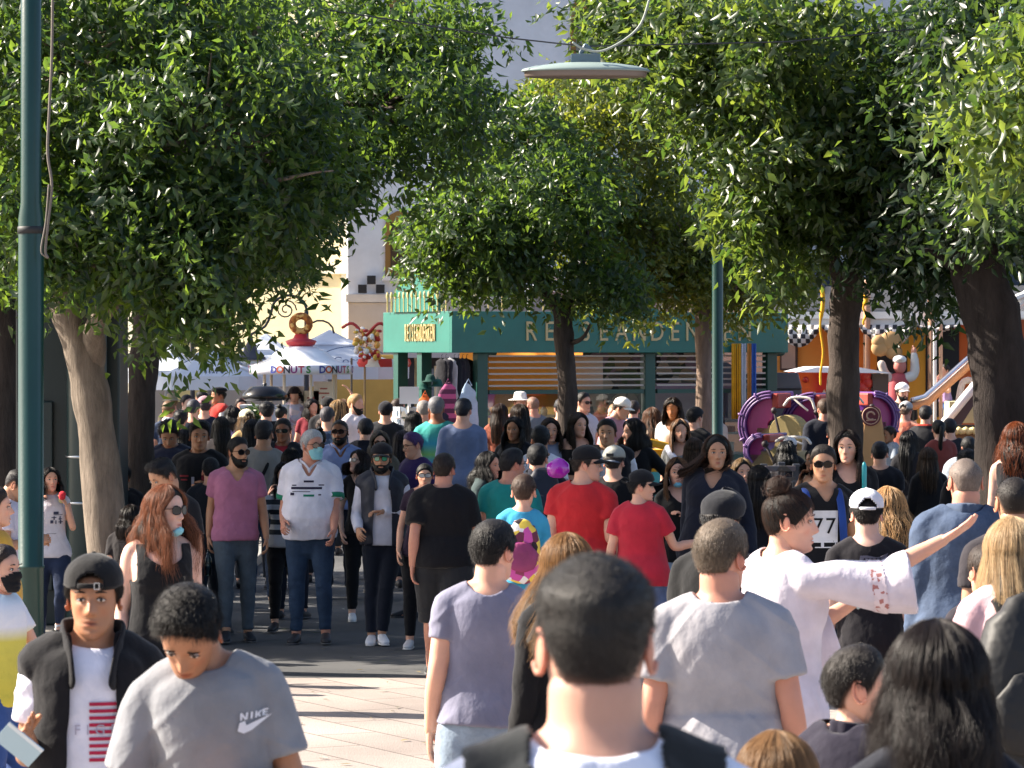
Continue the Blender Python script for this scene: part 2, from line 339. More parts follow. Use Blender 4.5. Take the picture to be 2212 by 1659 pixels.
def person(label, px, ytop, d, yaw=0, H=None, z0=None, hy=0, hp=0, hr=0, skin='fair', hair=('short', '1a1412'), top=('tee', '222226'), bot=('trousers', '20242e'),
           shoes='24242a', aL='down', aR='down', lL='stand', lR='stand', w=1.0, belly=0.0, fem=False, child=False, lod=None, lean=0, lat=0,
           beard=None, cap=None, glasses=None, mask=None, vest=None, bag=None, seed=None, curl=.5, group=None, name='person', face=True, noleg=False, build=None, sun=None):
    Rj = random.Random(int(px * 3 + d * 17)); free = aL == 'down' and aR == 'down'
    if free and d > 24: aL = Rj.choice(['down', 'loose', 'bent', 'phone', 'pocket', 'swingf', 'chest']); aR = Rj.choice(['down', 'loose', 'pocket', 'swingb', 'down', 'bent'])
    if lL == 'stand' and lR == 'stand': lL, lR = Rj.choice([('stand', 'stand'), ('relax', 'stand'), ('front', 'back'), ('back', 'front'), ('wide', 'relax'), ('stand', 'relax')])
    alat = 0
    if d > 24: yaw += Rj.uniform(-9, 9)
    if d > 24 and hy == 0: hy = Rj.uniform(-16, 16)
    if lat == 0: alat = lat = Rj.uniform(-3.5, 3.5)
    if lod is None: lod = 0 if d < 14.8 else 1 if d < 37 else 2
    seed = int(abs(px) * 7 + d * 13) if seed is None else seed; r_ = np.random.default_rng(seed); R = random.Random(seed)
    gx = X(px, d) + math.sin(math.radians(0 if lat is None else lat)) * .0; gb = gz(d) if z0 is None else z0; hairh = .008 if cap is None else .014
    if H is None: H = (Z(ytop, d) - gb) - hairh
    k = H / 1.728; hs = k * (1 if not child else min(1.22, (1.75 / H) ** .55)); hs = max(hs, .9 * min(1, k * 1.05)) if child else k
    vox = (.0085, .0125, .02)[lod]; n_ = (20, 14, 10)[lod]
    if fem: SHW, HIP, WA, CHB = .143, .172, .122, .140
    elif child: SHW, HIP, WA, CHB = .135, .138, .122, .132
    else: SHW, HIP, WA, CHB = .164, .165, .150, .162
    SHW *= .55 + .45 * w; b = belly
    gx += math.sin(math.radians(alat)) * .69 * k * math.cos(math.radians(yaw))
    L = Matrix.Rotation(math.radians(-lat), 4, 'Y') @ Matrix.Rotation(math.radians(lean), 4, 'X'); piv = Vector((0, 0, .95))
    def tl(v):                                     # lean the trunk about the pelvis
        return (L.to_3x3() @ (Vector(v) - piv) + piv) if Vector(v).z > .9 else Vector(v)
    TZ = [.80, .86, .92, .98, 1.06, 1.14, 1.22, 1.30, 1.37, 1.42, 1.455, 1.48]
    TX = [.13, HIP - .01, HIP, HIP - .01, WA + .012, WA + .004, WA + .01, CHB, CHB + .004, CHB - .012, .105, .062]
    TY = [.085, .112, .122, .115, .102, .100, .106, .115, .112, .098, .078, .062]
    TO = [.0, .008, .010, .005, -.005, -.008, -.006, -.004, .0, .008, .012, .012]
    TX = [x * (w if i < 9 else (1 + w) / 2) for i, x in enumerate(TX)]; TY = [y * (.35 + .65 * w) for y in TY]
    def torso(inf, zlo=0, zhi=11, hang=0.0):
        P, Q = [], []
        for i in range(zlo, zhi + 1):
            bl = b * math.exp(-((TZ[i] - 1.08) / .13) ** 2) * .12; fm = (.028 * math.exp(-((TZ[i] - 1.29) / .055) ** 2)) if fem else 0
            hg = hang * max(0, (6 - i) / 6.0); P.append(tl((0, TO[i] - bl - fm * .6, TZ[i]))); Q.append((TX[i] + inf + bl * .35 + hg, TY[i] + inf + bl * .7 + fm * .6 + hg))
        return smoothpath([list(q) for q in P], 2), smoothpath(Q, 2)
    arms = {}
    for s, pose in ((1, aL), (-1, aR)):
        p = ARM[pose] if isinstance(pose, str) else pose; j = (lambda q: q) if not isinstance(pose, str) else (lambda q: (q[0] + r_.normal() * .03, q[1] + r_.normal() * .05, q[2]))
        u = Vector(j(p[0])); f = Vector(j(p[1])); u.x *= s; f.x *= s; u.normalize(); f.normalize()
        sh = tl((s * SHW, .012, 1.398)); el = sh + u * .285; wr = el + f * .25; arms[s] = (sh, el, wr, f)
    legs = {}
    for s, pose in ((1, lL), (-1, lR)):
        p = LEG[pose] if isinstance(pose, str) else pose; u = Vector(p[0]); f = Vector(p[1]); u.x *= s; f.x *= s; u.normalize(); f.normalize()
        hp_ = Vector((s * .088 * (w * .5 + .5), .01, .90)); kn = hp_ + u * .425; an = kn + f * .40; legs[s] = [hp_, kn, an]
    drop = min(legs[1][2].z, legs[-1][2].z) - .075
    def armsweep(s, inf, upto=1.0, flare=0.0):
        sh, el, wr, f = arms[s]; pts = [sh + Vector((-s * .05, 0, .0)), sh, sh.lerp(el, .35), sh.lerp(el, .7), el, el.lerp(wr, .3), el.lerp(wr, .7), wr]
        m = .86 if fem or child else 1.0; m *= .6 + .4 * w; rr = np.array([.048, .053, .049, .043, .039, .041, .033, .026]) * m
        T = [0, .01, .35, .7, 1, 1.3, 1.7, 2.0]; kk = [i for i, t in enumerate(T) if t <= upto + 1e-6]
        P = [list(pts[i]) for i in kk]; Rr = [rr[i] for i in kk]; tt = [T[i] for i in kk]
        if upto not in T:
            q = sh.lerp(el, upto) if upto < 1 else el.lerp(wr, upto - 1); P.append(list(q)); Rr.append(np.interp(upto, T, rr)); tt.append(upto)
        Rr = np.array([r0 + inf * (1 if t > .2 else .7) + flare * max(0, t - .15) for r0, t in zip(Rr, tt)])
        if flare > .04: P = [[p0, p1, p2 - 1.5 * flare * max(0, t - .3)] for (p0, p1, p2), t in zip(P, tt)]
        P = smoothpath(P, 3); Rr = smoothpath(np.stack([Rr, Rr], 1), 3); return P, Rr
    def legsweep(s, inf, upto=2.0, flare=0.0, wide=1.0):
        hp_, kn, an = legs[s]; pts = [hp_ + Vector((-s * .01, 0, .02)), hp_.lerp(kn, .2), hp_.lerp(kn, .6), kn, kn.lerp(an, .3) + Vector((0, .012, 0)), kn.lerp(an, .7) + Vector((0, .004, 0)), an]
        rr = np.array([.096, .094, .073, .056, .056, .043, .038]) * (.5 + .5 * w) * (.93 if child else 1) * (1.03 if fem else 1); T = [0, .2, .6, 1, 1.3, 1.7, 2]
        kk = [i for i, t in enumerate(T) if t <= upto + 1e-6]; P = [list(pts[i]) for i in kk]; Rr = [rr[i] * wide + inf + flare * T[i] for i in kk]
        if upto not in T: P.append(list(hp_.lerp(kn, upto) if upto < 1 else kn.lerp(an, upto - 1))); Rr.append(np.interp(upto, T, rr) * wide + inf + flare * upto)
        return smoothpath(P, 3), smoothpath(np.stack([Rr, Rr], 1), 3)
    # --- body surface
    mb = MB(); P, Q = torso(0); mb.add(*sweep(P, Q, n_ + 6, p=2.35))
    nb, ht = tl((0, .012, 1.44)), tl((0, .0, 1.53)); hc = tl((0, -.020, 1.606))
    nr = (.064 if not (fem or child) else .050) * (.7 + .3 * w)
    neckP = [list(nb), list(nb.lerp(ht, .6)), list(hc + Vector((0, .022, -.045)))]
    mb.add(*sweep(neckP, [(nr + .012, nr + .008), (nr, nr), (nr, nr)], n_))
    for s in (1, -1):
        mb.add(*sweep(*armsweep(s, 0, 2.0), n=n_))
        mb.add(*sweep([list(tl((s * .03, .016, 1.472))), list(tl((s * .09, .012, 1.448))), list(arms[s][0] + Vector((0, 0, .006)))], [(.045, .045), (.042, .042), (.046, .046)], n_))
        P, Q = legsweep(s, 0); mb.add(*sweep(P, Q, n_, ref=(0, -1, .1)))
        an = legs[s][2]; mb.add(*sweep([list(an + Vector((0, .035, -.04))), list(an + Vector((0, -.04, -.035))), list(an + Vector((0, -.12, -.052)))], [(.03, .035), (.036, .03), (.034, .018)], n_, ref=(0, 0, 1)))
    BV, BQ = remesh(mb, vox, (5, 3, 2)[lod])
    # --- head and hands (joined to the same mesh)
    hm = MB(); nz, na = ((64, 88), (44, 60), (26, 36))[lod]
    G, aa, zz = head_grid(nz, na, 1.0, fem, child); G0 = G.copy()
    M = Matrix.Rotation(math.radians(hr), 3, 'Y')
    M = (Matrix.Rotation(math.radians(hy), 3, 'Z') @ Matrix.Rotation(math.radians(hp), 3, 'X') @ M); hk = hs / k
    pv = Vector((0, .02, -.075))
    def TH(V):
        V = np.asarray(V, float); q = (V - np.array(pv)) @ np.array(M).T + np.array(pv); return q * hk * (.96 if fem else 1) + np.array(hc)
    GN = grid_normals(G)
    hm.add(TH(G), grid_faces(nz, na) + [tuple(range(na - 1, -1, -1)), tuple(range((nz - 1) * na, nz * na))])
    nhead = nz * na
    for s in (1, -1):                              # ears
        w_ = .0700; c0 = Vector((s * (w_ + .006), .012, .002)); rot = Matrix.Rotation(math.radians(s * 22), 4, 'Z') @ Matrix.Rotation(math.radians(-12), 4, 'X')
        e = MB(); e.ball((0, 0, 0), (.0055, .018, .031), (14, 10, 6)[lod])
        if lod < 2:
            t = np.linspace(-.4, 1.25 * np.pi, 12 if lod == 0 else 7); rim = np.stack([np.full(len(t), s * .004), .019 * np.sin(t) * 1.0, .033 * np.cos(t) + .001], 1)
            rim[:, 2] *= np.where(rim[:, 2] < 0, .95, 1); e.tube(rim, .0045, 6)
        V, F = e.get(); V = V @ np.array(rot.to_3x3()).T + np.array(c0); hm.add(TH(V), F)
    nears = hm.n
    for s in (1, -1):                              # hands
        sh, el, wr, f = arms[s]; fd = np.array(f); ref = np.array((0, -1., .15)) if abs(f.y) < .8 else np.array((-s * .5, 0, 1.))
        th = ref - fd * (ref @ fd); th /= np.linalg.norm(th); pn = np.cross(fd, th) * (1 if s > 0 else -1)
        if pn @ np.array((-s, 0, -.01)) < 0 and abs(f.y) < .8: pn = -pn
        o0 = np.array(wr); fm = (.9 if fem else 1.0) * (1.0 if not child else .85)
        def HP(a, c, p_): return o0 + (fd * a + th * c + pn * p_) * fm
        h = MB(); h.add(*sweep([HP(-.015, 0, 0), HP(.02, 0, 0), HP(.06, .003, .003), HP(.088, .002, .006)], np.array([(.024, .018), (.031, .016), (.040, .013), (.038, .011)]) * fm, (12, 10, 8)[lod], ref=pn))
        cu_ = curl if not isinstance(curl, tuple) else curl[0 if s > 0 else 1]
        if lod < 2:
            for i, (c_, ln, r0) in enumerate(((.029, .068, .0085), (.010, .077, .0088), (-.010, .072, .0083), (-.028, .056, .0073))):
                A0 = .12 + cu_ * .5; pts = [HP(.078, c_, .006)]; ang = A0; q = np.array((.078 + .008, c_ * 1.02, .006))
                for seg in (.42, .32, .26):
                    q = q + np.array((math.cos(ang), c_ * .12, math.sin(ang))) * ln * seg; pts.append(HP(*q)); ang += cu_ * 1.0
                h.add(*sweep(pts, [(r0, r0), (r0, r0), (r0 * .92, r0 * .9), (r0 * .75, r0 * .72)], (10, 6)[lod], ref=pn))
            h.add(*sweep([HP(.012, .020, .004), HP(.040, .042, .012 + .008 * cu_), HP(.065, .050, .018 + .02 * cu_), HP(.085, .049, .024 + .03 * cu_)], [(.013, .012), (.012, .011), (.0095, .009), (.007, .006)], (10, 6)[lod], ref=pn))
        else: h.add(*sweep([HP(.08, 0, .006), HP(.12, 0, .012 + .02 * cu_), HP(.15, 0, .02 + .05 * cu_)], [(.034, .011), (.03, .01), (.02, .008)], 6, ref=pn))
        hm.add(*h.get())
    HV, HF = hm.get(); nbv = len(BV)
    allV = np.vstack([BV, HV]); allF = BQ.tolist() + [tuple(int(i) + nbv for i in f) for f in HF]
    # stand on the ground: lift everything so that the lower foot touches
    allV[:, 2] -= drop; dz = -drop
    body = mesh(name, allV * k, allF, mat('skin', SKIN.get(skin, skin)))
    ca = np.zeros((len(allV), 4), np.float32); hidx = slice(nbv, nbv + nhead); sc_ = np.array(lin(SKIN.get(skin, skin))); gx0, gz0 = G0[..., 0].ravel(), G0[..., 2].ravel(); fr = (G0[..., 1].ravel() < -.03)
    col = np.tile(sc_, (nhead, 1)); al_ = np.zeros(nhead)
    lips = fr * np.exp(-(np.abs(gx0) / .021) ** 4) * (sst((gz0 + .0755) / .004) * sst((-.052 - gz0) / .004)); lc = sc_ * (np.array([.86, .5, .5]) if not fem else np.array([.8, .38, .4]))
    col = col * (1 - lips[:, None]) + lc * lips[:, None]; al_ = np.maximum(al_, lips * .85)
    ml = fr * np.exp(-(gx0 / .021) ** 4 - ((gz0 + .0628) / .0016) ** 2) + fr * .8 * np.exp(-((np.abs(gx0) - .008) / .0045) ** 2 - ((gz0 + .0375) / .003) ** 2); ml = np.clip(ml, 0, 1)
    ck = fr * (np.exp(-((np.abs(gx0) - .04) / .016) ** 2 - ((gz0 + .03) / .02) ** 2) + .7 * np.exp(-(gx0 / .012) ** 2 - ((gz0 + .028) / .012) ** 2)); ck = np.clip(ck, 0, 1) * (1 - lips)
    col = col * (1 - ck[:, None]) + sc_ * np.array([1.02, .78, .74]) * ck[:, None]; al_ = np.maximum(al_, ck * .6)
    hcol = np.array(lin(hair[1])) if hair else sc_; A = np.tile(adeg(aa), (nz, 1)).ravel()
    if hair and hair[0] in ('short', 'buzz', 'bald', 'fade', 'curly', 'quiff'):
        hl = np.interp(A, *HLD['bald' if hair[0] == 'bald' else 'short']); m0 = sst((gz0 - hl + .012) / .03) * .92
        col = col * (1 - m0[:, None]) + hcol * .7 * m0[:, None]; al_ = np.maximum(al_, m0)
    col = col * (1 - ml[:, None]) + sc_ * np.array([.25, .12, .1]) * ml[:, None]; al_ = np.maximum(al_, ml * .85)
    if not fem and not child and beard is None: # shadow of shaved beard
        m0 = fr * sst((-.035 - gz0) / .02) * .18 * (1 - lips); col = col * (1 - m0[:, None]) + sc_ * .45 * m0[:, None]; al_ = np.maximum(al_, m0)
    ca[hidx, :3] = col; ca[hidx, 3] = al_
    ear = slice(nbv + nhead, nbv + nears); ca[ear, :3] = sc_ * np.array([1.0, .72, .68]); ca[ear, 3] = .7
    at = body.color_attributes.new('Tint', 'FLOAT_COLOR', 'POINT'); at.data.foreach_set('color', ca.reshape(-1))
    root = obj(name, body, None, (gx, d, gb), math.radians(yaw)); tag(root, label, 'person', group)
    PEOPLE.append((label, round(H, 2), d))
    def put(nm, V, F, m, smooth=True, solid=0, mi=None, lbl=None, tint=None):
        V = np.asarray(V, float).copy(); V[:, 2] -= drop; me_ = mesh(nm, V * k, F, m, smooth, mi); o = obj(nm, me_, root)
        if tint is not None: me_.color_attributes.new('Tint', 'FLOAT_COLOR', 'POINT').data.foreach_set('color', np.asarray(tint, np.float32).reshape(-1))
        if solid: q = o.modifiers.new('solid', 'SOLIDIFY'); q.thickness = solid; q.offset = -1
        if lbl: o['label'] = lbl
        return o
    def puth(nm, mbx, m, smooth=True, **kw):        # something fixed to the head (head coordinates)
        V, F = mbx.get() if isinstance(mbx, MB) else mbx; return put(nm, TH(V), F, m, smooth, **kw)
    # --- clothes
    def cut(V, Q, dead):
        kp = ~dead[Q].any(1); Q = Q[kp]; u, inv = np.unique(Q, return_inverse=True); V = V[u].copy(); Q = inv.reshape(Q.shape)
        E = np.vstack([Q[:, [0, 1]], Q[:, [1, 2]], Q[:, [2, 3]], Q[:, [3, 0]]]); Es = np.sort(E, 1); key = Es[:, 0] * len(V) + Es[:, 1]; uq, cn = np.unique(key, return_counts=True); be = uq[cn == 1]
        if len(be):
            a_, b_ = be // len(V), be % len(V)
            for _ in range(10):
                A = np.zeros_like(V); C = np.zeros(len(V)); np.add.at(A, a_, V[b_]); np.add.at(A, b_, V[a_]); np.add.at(C, a_, 1); np.add.at(C, b_, 1); k_ = C > 0; V[k_] = V[k_] * .4 + .6 * A[k_] / C[k_, None]
        return V, Q
    nbx = np.array(nb)
    def folds(V, Q, amp, sd):
        N = normals(V, Q); f = wob(V * np.array([1, 1, .55]), 15, sd) * .6 + wob(V * np.array([1, 1, .8]), 34, sd + 1) * .4
        ax_ = np.abs(V[:, 0]); U = V.copy(); U[:, 2] += ax_ * .9; ridge = (1 - np.clip(np.abs(wob(U * np.array([.5, .5, 1.5]), 16, sd + 2)) * 2.6, 0, 1)) ** 1.5; r2 = (1 - np.clip(np.abs(wob(V * np.array([1.2, 1.2, .35]), 20, sd + 3)) * 2.4, 0, 1)) ** 1.5
        hem = sst((1.15 - V[:, 2]) / .25); side = sst((ax_ - .04) / .1); return V + N * (amp * (f * (.25 + .5 * hem) + .75 * ridge * (.35 + .65 * side) + .7 * r2 * (.2 + .8 * hem)))[:, None]
    def neckcut(V, ty):
        rel = V - nbx; x, y, z = rel[:, 0], rel[:, 1], rel[:, 2]; rad = np.hypot(x, y)
        if ty in ('tank', 'bare'): return (z > .018) & (rad < .135) | ((y < 0) & (np.abs(x) < .085) & (z > -.085 + x * x * 6)) | ((y > 0) & (np.abs(x) < .08) & (z > -.03 + x * x * 4)) | (z > .045) | ((np.abs(x) > .138) & (z > -.16))
        if ty == 'off': return (z > -.045)
        if ty == 'v': dead = (rad < nr + .034) & (z > -.02); return dead | ((y < 0) & (z > -.075 + np.abs(x) * 1.6) & (np.abs(x) < .055))
        if ty == 'scoop': return ((rad < nr + .045) & (z > -.03)) | ((y < 0) & (z > -.075 + x * x * 12) & (np.abs(x) < .075))
        return (rad < nr + .022) & (z > -.02 - (.018 if ty != 'hood' else -.01) * (y < 0)) | (z > .075)
    def shirt(nm, ty, colr, inf, sleeve, neck, hem=1, kind='cloth', flare=0, front=None, amp=.009, m=None, hang=None):
        q = MB(); P, Q = torso(inf, hem, 11, .022 if hang is None else hang); q.add(*sweep(P, Q, n_ + 6, p=2.3, cap=False))
        q.add(*sweep([list(tl((0, .012, 1.42))), list(tl((0, .012, 1.468)))], [(nr + .05, nr + .03), (nr + .022, nr + .018)], n_))
        for s in (1, -1):
            q.add(*sweep([list(tl((s * .03, .014, 1.460))), list(tl((s * .09, .012, 1.441))), list(arms[s][0])], [(.048 + inf, .048 + inf), (.045 + inf, .045 + inf), (.048 + inf, .048 + inf)], n_))
            if sleeve: P, Q = armsweep(s, inf * 1.1, sleeve if not isinstance(sleeve, tuple) else sleeve[0 if s > 0 else 1], flare); q.add(*sweep(P, Q, n_, cap=False))
        if ty == 'hood': q.add(*sweep([list(tl((-.09, .0, 1.47))), list(tl((-.06, .08, 1.50))), list(tl((.06, .08, 1.50))), list(tl((.09, .0, 1.47)))], [(.03, .03), (.05, .04), (.05, .04), (.03, .03)], n_))
        V, Qd = remesh(q, vox * .95, (4, 3, 1)[lod]); V = folds(V, Qd, amp * (1, 1, .8)[lod], seed % 97 + len(nm))
        dead = neckcut(V, neck)
        if front is not None: dead |= front(V - nbx)
        hemz = tl((0, 0, TZ[hem])).z - .02
        V, Qd = cut(V, Qd, dead | (V[:, 2] < hemz) & (np.abs(V[:, 0]) < .26) & ((np.abs(V[:, 0]) < TX[hem] + inf * .5) | True) & (V[:, 2] < hemz - .0) & (np.abs(V[:, 0]) < SHW + .02 - (0 if sleeve in (0, .45, .55) else .0)) & ~_armnear(V))
        return V, Qd, put(nm, V, Qd, m or mat(kind, colr), solid=.004 if lod == 0 else 0)
    def _armnear(V):
        o = np.zeros(len(V), bool)
        for s in (1, -1):
            a_, b_, c_, _ = arms[s]
            for p, q in ((a_, b_), (b_, c_)):
                p, q = np.array(p), np.array(q); t = np.clip(((V - p) @ (q - p)) / ((q - p) @ (q - p)), 0, 1); o |= np.linalg.norm(V - (p + t[:, None] * (q - p)), axis=1) < .075
        return o
    TP = dict(tee=(.012, .55, 'crew', 1), vtee=(.012, .55, 'v', 1), tight=(.009, .45, 'crew', 1), long=(.014, 2.0, 'crew', 1), tank=(.010, 0, 'tank', 1), shirt=(.014, 2.0, 'v', 1), polo=(.014, .62, 'v', 1),
              hoodie=(.026, 2.0, 'hood', 1), jacket=(.026, 1.95, 'crew', 1), blouse=(.024, 1.9, 'v', 0), off=(.009, .5, 'off', 5), crop=(.009, .5, 'scoop', 5), scoop=(.010, .45, 'scoop', 1), bare=(.008, 0, 'bare', 3), big=(.026, .75, 'crew', 1), sleeveless=(.014, 0, 'crew', 1), coat=(.03, 1.95, 'crew', 0))
    shV = None
    if top:
        inf, slv, nk, hem = TP[top[0]]; kw = top[2] if len(top) > 2 and isinstance(top[2], dict) else {}
        hem = kw.get('hem', hem); ty = 'hood' if top[0] == 'hoodie' else 'c'
        shV, shQ, sho = shirt('jacket' if top[0] in ('jacket', 'coat') else 'hoodie' if ty == 'hood' else 'shirt', ty, top[1], kw.get('inf', inf), kw.get('sleeve', slv), kw.get('neck', nk), hem, kw.get('kind', 'cloth'), kw.get('flare', .022 if slv in (.55, .75, .62) else 0), kw.get('front'), kw.get('amp', .006), kw.get('m'))
        if top[0] == 'polo' or kw.get('collar'):
            for s in (1, -1):
                q = MB(); a0 = nr + .012; pts = [(s * .006, -a0 - .030, 1.405), (s * .05, -a0 * .75, 1.45), (s * (a0 + .01), 0, 1.478), (s * .03, a0 + .012, 1.49), (0, a0 + .016, 1.492)]
                q.add(*sweep(smoothpath([list(tl(p_)) for p_ in pts], 4), np.tile([(.006, .030)], (17, 1)), 8, ref=(0, 0, 1))); put('collar', *q.get(), mat('cloth', kw.get('collar', top[1])))
    if vest:
        fx = vest[2] if len(vest) > 2 else .055
        fn = lambda r: (r[:, 1] < -.02) & (np.abs(r[:, 0]) < fx + .03 * sst((-.1 - r[:, 2]) / -.1 * -1)) & (r[:, 2] < .1)
        def fn(r): return (r[:, 1] < .0) & (np.abs(r[:, 0]) < fx * (1.0 + .35 * np.clip(-r[:, 2] / .4, 0, 1)))
        V, Qd, o = shirt('vest', 'c', vest[1], .034 if vest[0] != 'jacket' else .03, 0 if vest[0] == 'puffy' or vest[0] == 'plain' else 1.9, 'crew', 1, 'puffy' if vest[0] == 'puffy' else 'cloth', 0, fn, .006)
        if lod == 0 or d < 33:
            for s in (1, -1):
                q = MB(); pts = [(s * fx, -.135, 1.36), (s * (fx + .012), -.095, 1.44), (s * (nr + .03), -.02, 1.495), (s * (nr + .022), .04, 1.515), (0, .085, 1.515)]
                q.add(*sweep(smoothpath([list(tl(p_)) for p_ in pts], 4), np.tile([(.009, .032)], (17, 1)), 8, ref=(0, 0, 1))); put('collar', *q.get(), mat('puffy' if vest[0] == 'puffy' else 'cloth', vest[1]))
    if bot and not noleg:
        up, inf, wd, fl = dict(trousers=(1.93, .010, 1.0, .004), jeans=(1.93, .008, 1.0, .0), leggings=(1.9, .010, 1.0, 0), wide=(1.93, .016, 1.04, .012), shorts=(1.0, .02, 1.05, .015), cargo=(1.15, .03, 1.05, .01), skirt=(.9, .02, 1.1, .04))[bot[0]]
        q = MB(); P, Q = torso(.006, 0, 3 if len(bot) < 3 else bot[2]); q.add(*sweep(P, Q, n_ + 6, p=2.3))
        for s in (1, -1): P, Q = legsweep(s, inf, up, fl, wd); q.add(*sweep(P, Q, n_, ref=(0, -1, .1), cap=False))
        V, Qd = remesh(q, vox * (1.05 if d < 33 else 1.2), (3, 3, 1)[lod]); N = normals(V, Qd); low = (sst((.35 - V[:, 2]) / .3) + .6 * np.exp(-((V[:, 2] - .5) / .08) ** 2) + .5 * np.exp(-((V[:, 2] - .80) / .06) ** 2)) * sst((.9 - V[:, 2]) / .1)
        V = V + N * (.007 * (.25 + low) * wob(V * np.array([.6, .6, 1.6]), 30, seed % 89))[:, None]
        put('trousers' if bot[0] not in ('shorts', 'cargo', 'skirt', 'jeans') else {'cargo': 'shorts'}.get(bot[0], bot[0]), V, Qd, mat('denim' if bot[0] in ('jeans', 'wide', 'denimshorts') else 'cloth', bot[1]))
    if shoes and not noleg and (d > 14):
        for s in (1, -1):
            an = legs[s][2]; q = MB(); fl_ = Matrix.Rotation(0, 3, 'X'); up_ = an.z - min(legs[1][2].z, legs[-1][2].z)
            ang = -min(.6, up_ * 3.5) if legs[s][2].y > .05 else min(.25, up_ * 2)
            def FT(y, z): return an + Vector((s * -y * .12, y * math.cos(ang) - 0 * z, -.04 + z + y * math.sin(ang) * -1 * -1))
            q.add(*sweep([list(FT(.055, .012)), list(FT(.0, .012)), list(FT(-.08, .0)), list(FT(-.15, -.006)), list(FT(-.185, -.010))], [(.030, .045), (.037, .05), (.044, .036), (.044, .027), (.036, .02)], 14, ref=(0, 0, 1), p=2.6))
            q.add(*sweep([list(FT(.05, -.027)), list(FT(-.08, -.029)), list(FT(-.19, -.027))], [(.036, .010), (.046, .010), (.04, .009)], 12, ref=(0, 0, 1), p=3), mi=1)
            V, F = q.get(); put('shoe', V, F, [mat('plain', shoes, .55), mat('plain', 'e8e6e2' if lin(shoes)[0] > .2 else '5a5a5c', .6)], mi=q.M)
    # --- head gear and hair
    At = np.tile(adeg(aa), (nz, 1)); Zg = G0[..., 2]
    def shell(hlk, th, soft=.012, lump=0, flip=False, extra=None, lo=None, f1=60, crisp=False, blend=None):
        Ah = 180 - At if flip else At; hl = np.interp(Ah, *(HLD[hlk] if isinstance(hlk, str) else hlk)); mk = sst((Zg - hl) / soft); sink = .004 * (1 - mk) ** 2; T = th * mk - sink; kpm = Zg > hl - .014
        if extra is not None: T = T + extra(G0, Ah) * mk
        if lump: T = T + lump * mk * wob(G0 * 1.0, f1, seed)
        return G0 + GN * (T + .0006)[..., None], kpm, mk
    if hair:
        st, hcx = hair[0], hair[1]; hm_ = mat('hair', hcx); sm = mat('strand', hcx); cnt = HAIRSTR[lod][0]
        if st in ('short', 'curly', 'quiff', 'buzz', 'bald', 'fade'):
            th = dict(short=.013, curly=.018, quiff=.010, buzz=.0035, bald=.003, fade=.008)[st]
            ex = dict(short=lambda g, A: .010 * sst((g[..., 2] - .06) / .05), curly=lambda g, A: .016 * sst((g[..., 2] - .04) / .05), quiff=lambda g, A: .026 * sst((g[..., 2] - .055) / .04) * (.6 + .6 * sst(-g[..., 1] / .08)),
                      buzz=lambda g, A: 0 * A, bald=lambda g, A: -.002 * sst((g[..., 2] - .05) / .04), fade=lambda g, A: .012 * sst((g[..., 2] - .05) / .04))[st]
            V, kp, mk = shell('bald' if st == 'bald' else 'short', th, .045 if st in ('fade', 'short') else .03, .004 if st == 'curly' else .0018 if st != 'buzz' else .0004, extra=ex, f1=110 if st == 'curly' else 60)
            if cap: V = np.where((Zg > .05)[..., None], G0 + GN * .001, V)
            hlx = np.interp(At, *HLD['bald' if st == 'bald' else 'short']); fd_ = (.045 if st == 'fade' else .045 if st == 'buzz' else .026); ed = 1 - sst((Zg - hlx) / np.where(At > 70, fd_, .008)); tt = np.zeros((nz, na, 4)); tt[..., :3] = sc_ * .8; tt[..., 3] = ed * .9
            puth('hair', (V.reshape(-1, 3), grid_faces(nz, na, kp)), hm_, tint=tt)
            if True:
                nn = int({0: 7000, 1: 1200, 2: 320}[lod] * (2.2 if d < 7 else 1)); idx = np.argwhere((mk > .25) & ((Zg < .05) if cap else True)); wgt = np.cos(np.arcsin(np.clip(Zg[idx[:, 0], idx[:, 1]] / .119, -1, 1))) + .1
                pk = idx[r_.choice(len(idx), nn, p=wgt / wgt.sum())]; base = V[pk[:, 0], pk[:, 1]] + r_.normal(size=(nn, 3)) * .0022; N0 = GN[pk[:, 0], pk[:, 1]]
                flow = np.array([0, -.35, .0]) if st in ('quiff', 'fade') else np.array([0, .25, -.55]); ln = dict(short=.015, curly=.02, quiff=.022, buzz=.005, bald=.005, fade=.012)[st] * r_.uniform(.6, 1.3, (nn, 1)) * (.45 + .55 * sst((Zg[pk[:, 0], pk[:, 1]] - .0) / .06))[:, None]
                dirn = nrm(N0 * (1.0 if st in ('buzz', 'curly') else .14) + flow + r_.normal(size=(nn, 3)) * (.5 if st == 'curly' else .12)); t = np.linspace(0, 1, 4)[None, :, None]
                Pn = base[:, None] + dirn[:, None] * ln[:, None] * t + np.array([0, 0, -1.]) * (.4 * ln[:, None] * t ** 2) + (r_.normal(size=(nn, 1, 3)) * ln[:, None] * (.35 if st == 'curly' else .10) * np.sin(t * 3)) - N0[:, None] * .002
                Pn = TH(Pn.reshape(-1, 3)).reshape(Pn.shape); Pn[..., 2] -= drop
                hh = [q for q in PENDING[-3:] if q.name.startswith('hair')][0]; strands('hair_strands', Pn * k, (.00035 if d < 7 else .0005, .0011, .0022)[lod], sm, hh)
        elif st in ('long', 'bob', 'pony', 'bun', 'wavy'):
            V, kp, mk = shell('long' if st in ('long', 'bob', 'wavy') else ([0, 25, 50, 75, 95, 120, 180], [.062, .056, .03, -.01, -.0, -.04, -.06]), .013 if st not in ('bun', 'pony') else .008, .014, .0015)
            if cap: V = np.where((Zg > .05)[..., None], G0 + GN * .001, V)
            scalp = puth('hair', (V.reshape(-1, 3), grid_faces(nz, na, kp)), hm_)
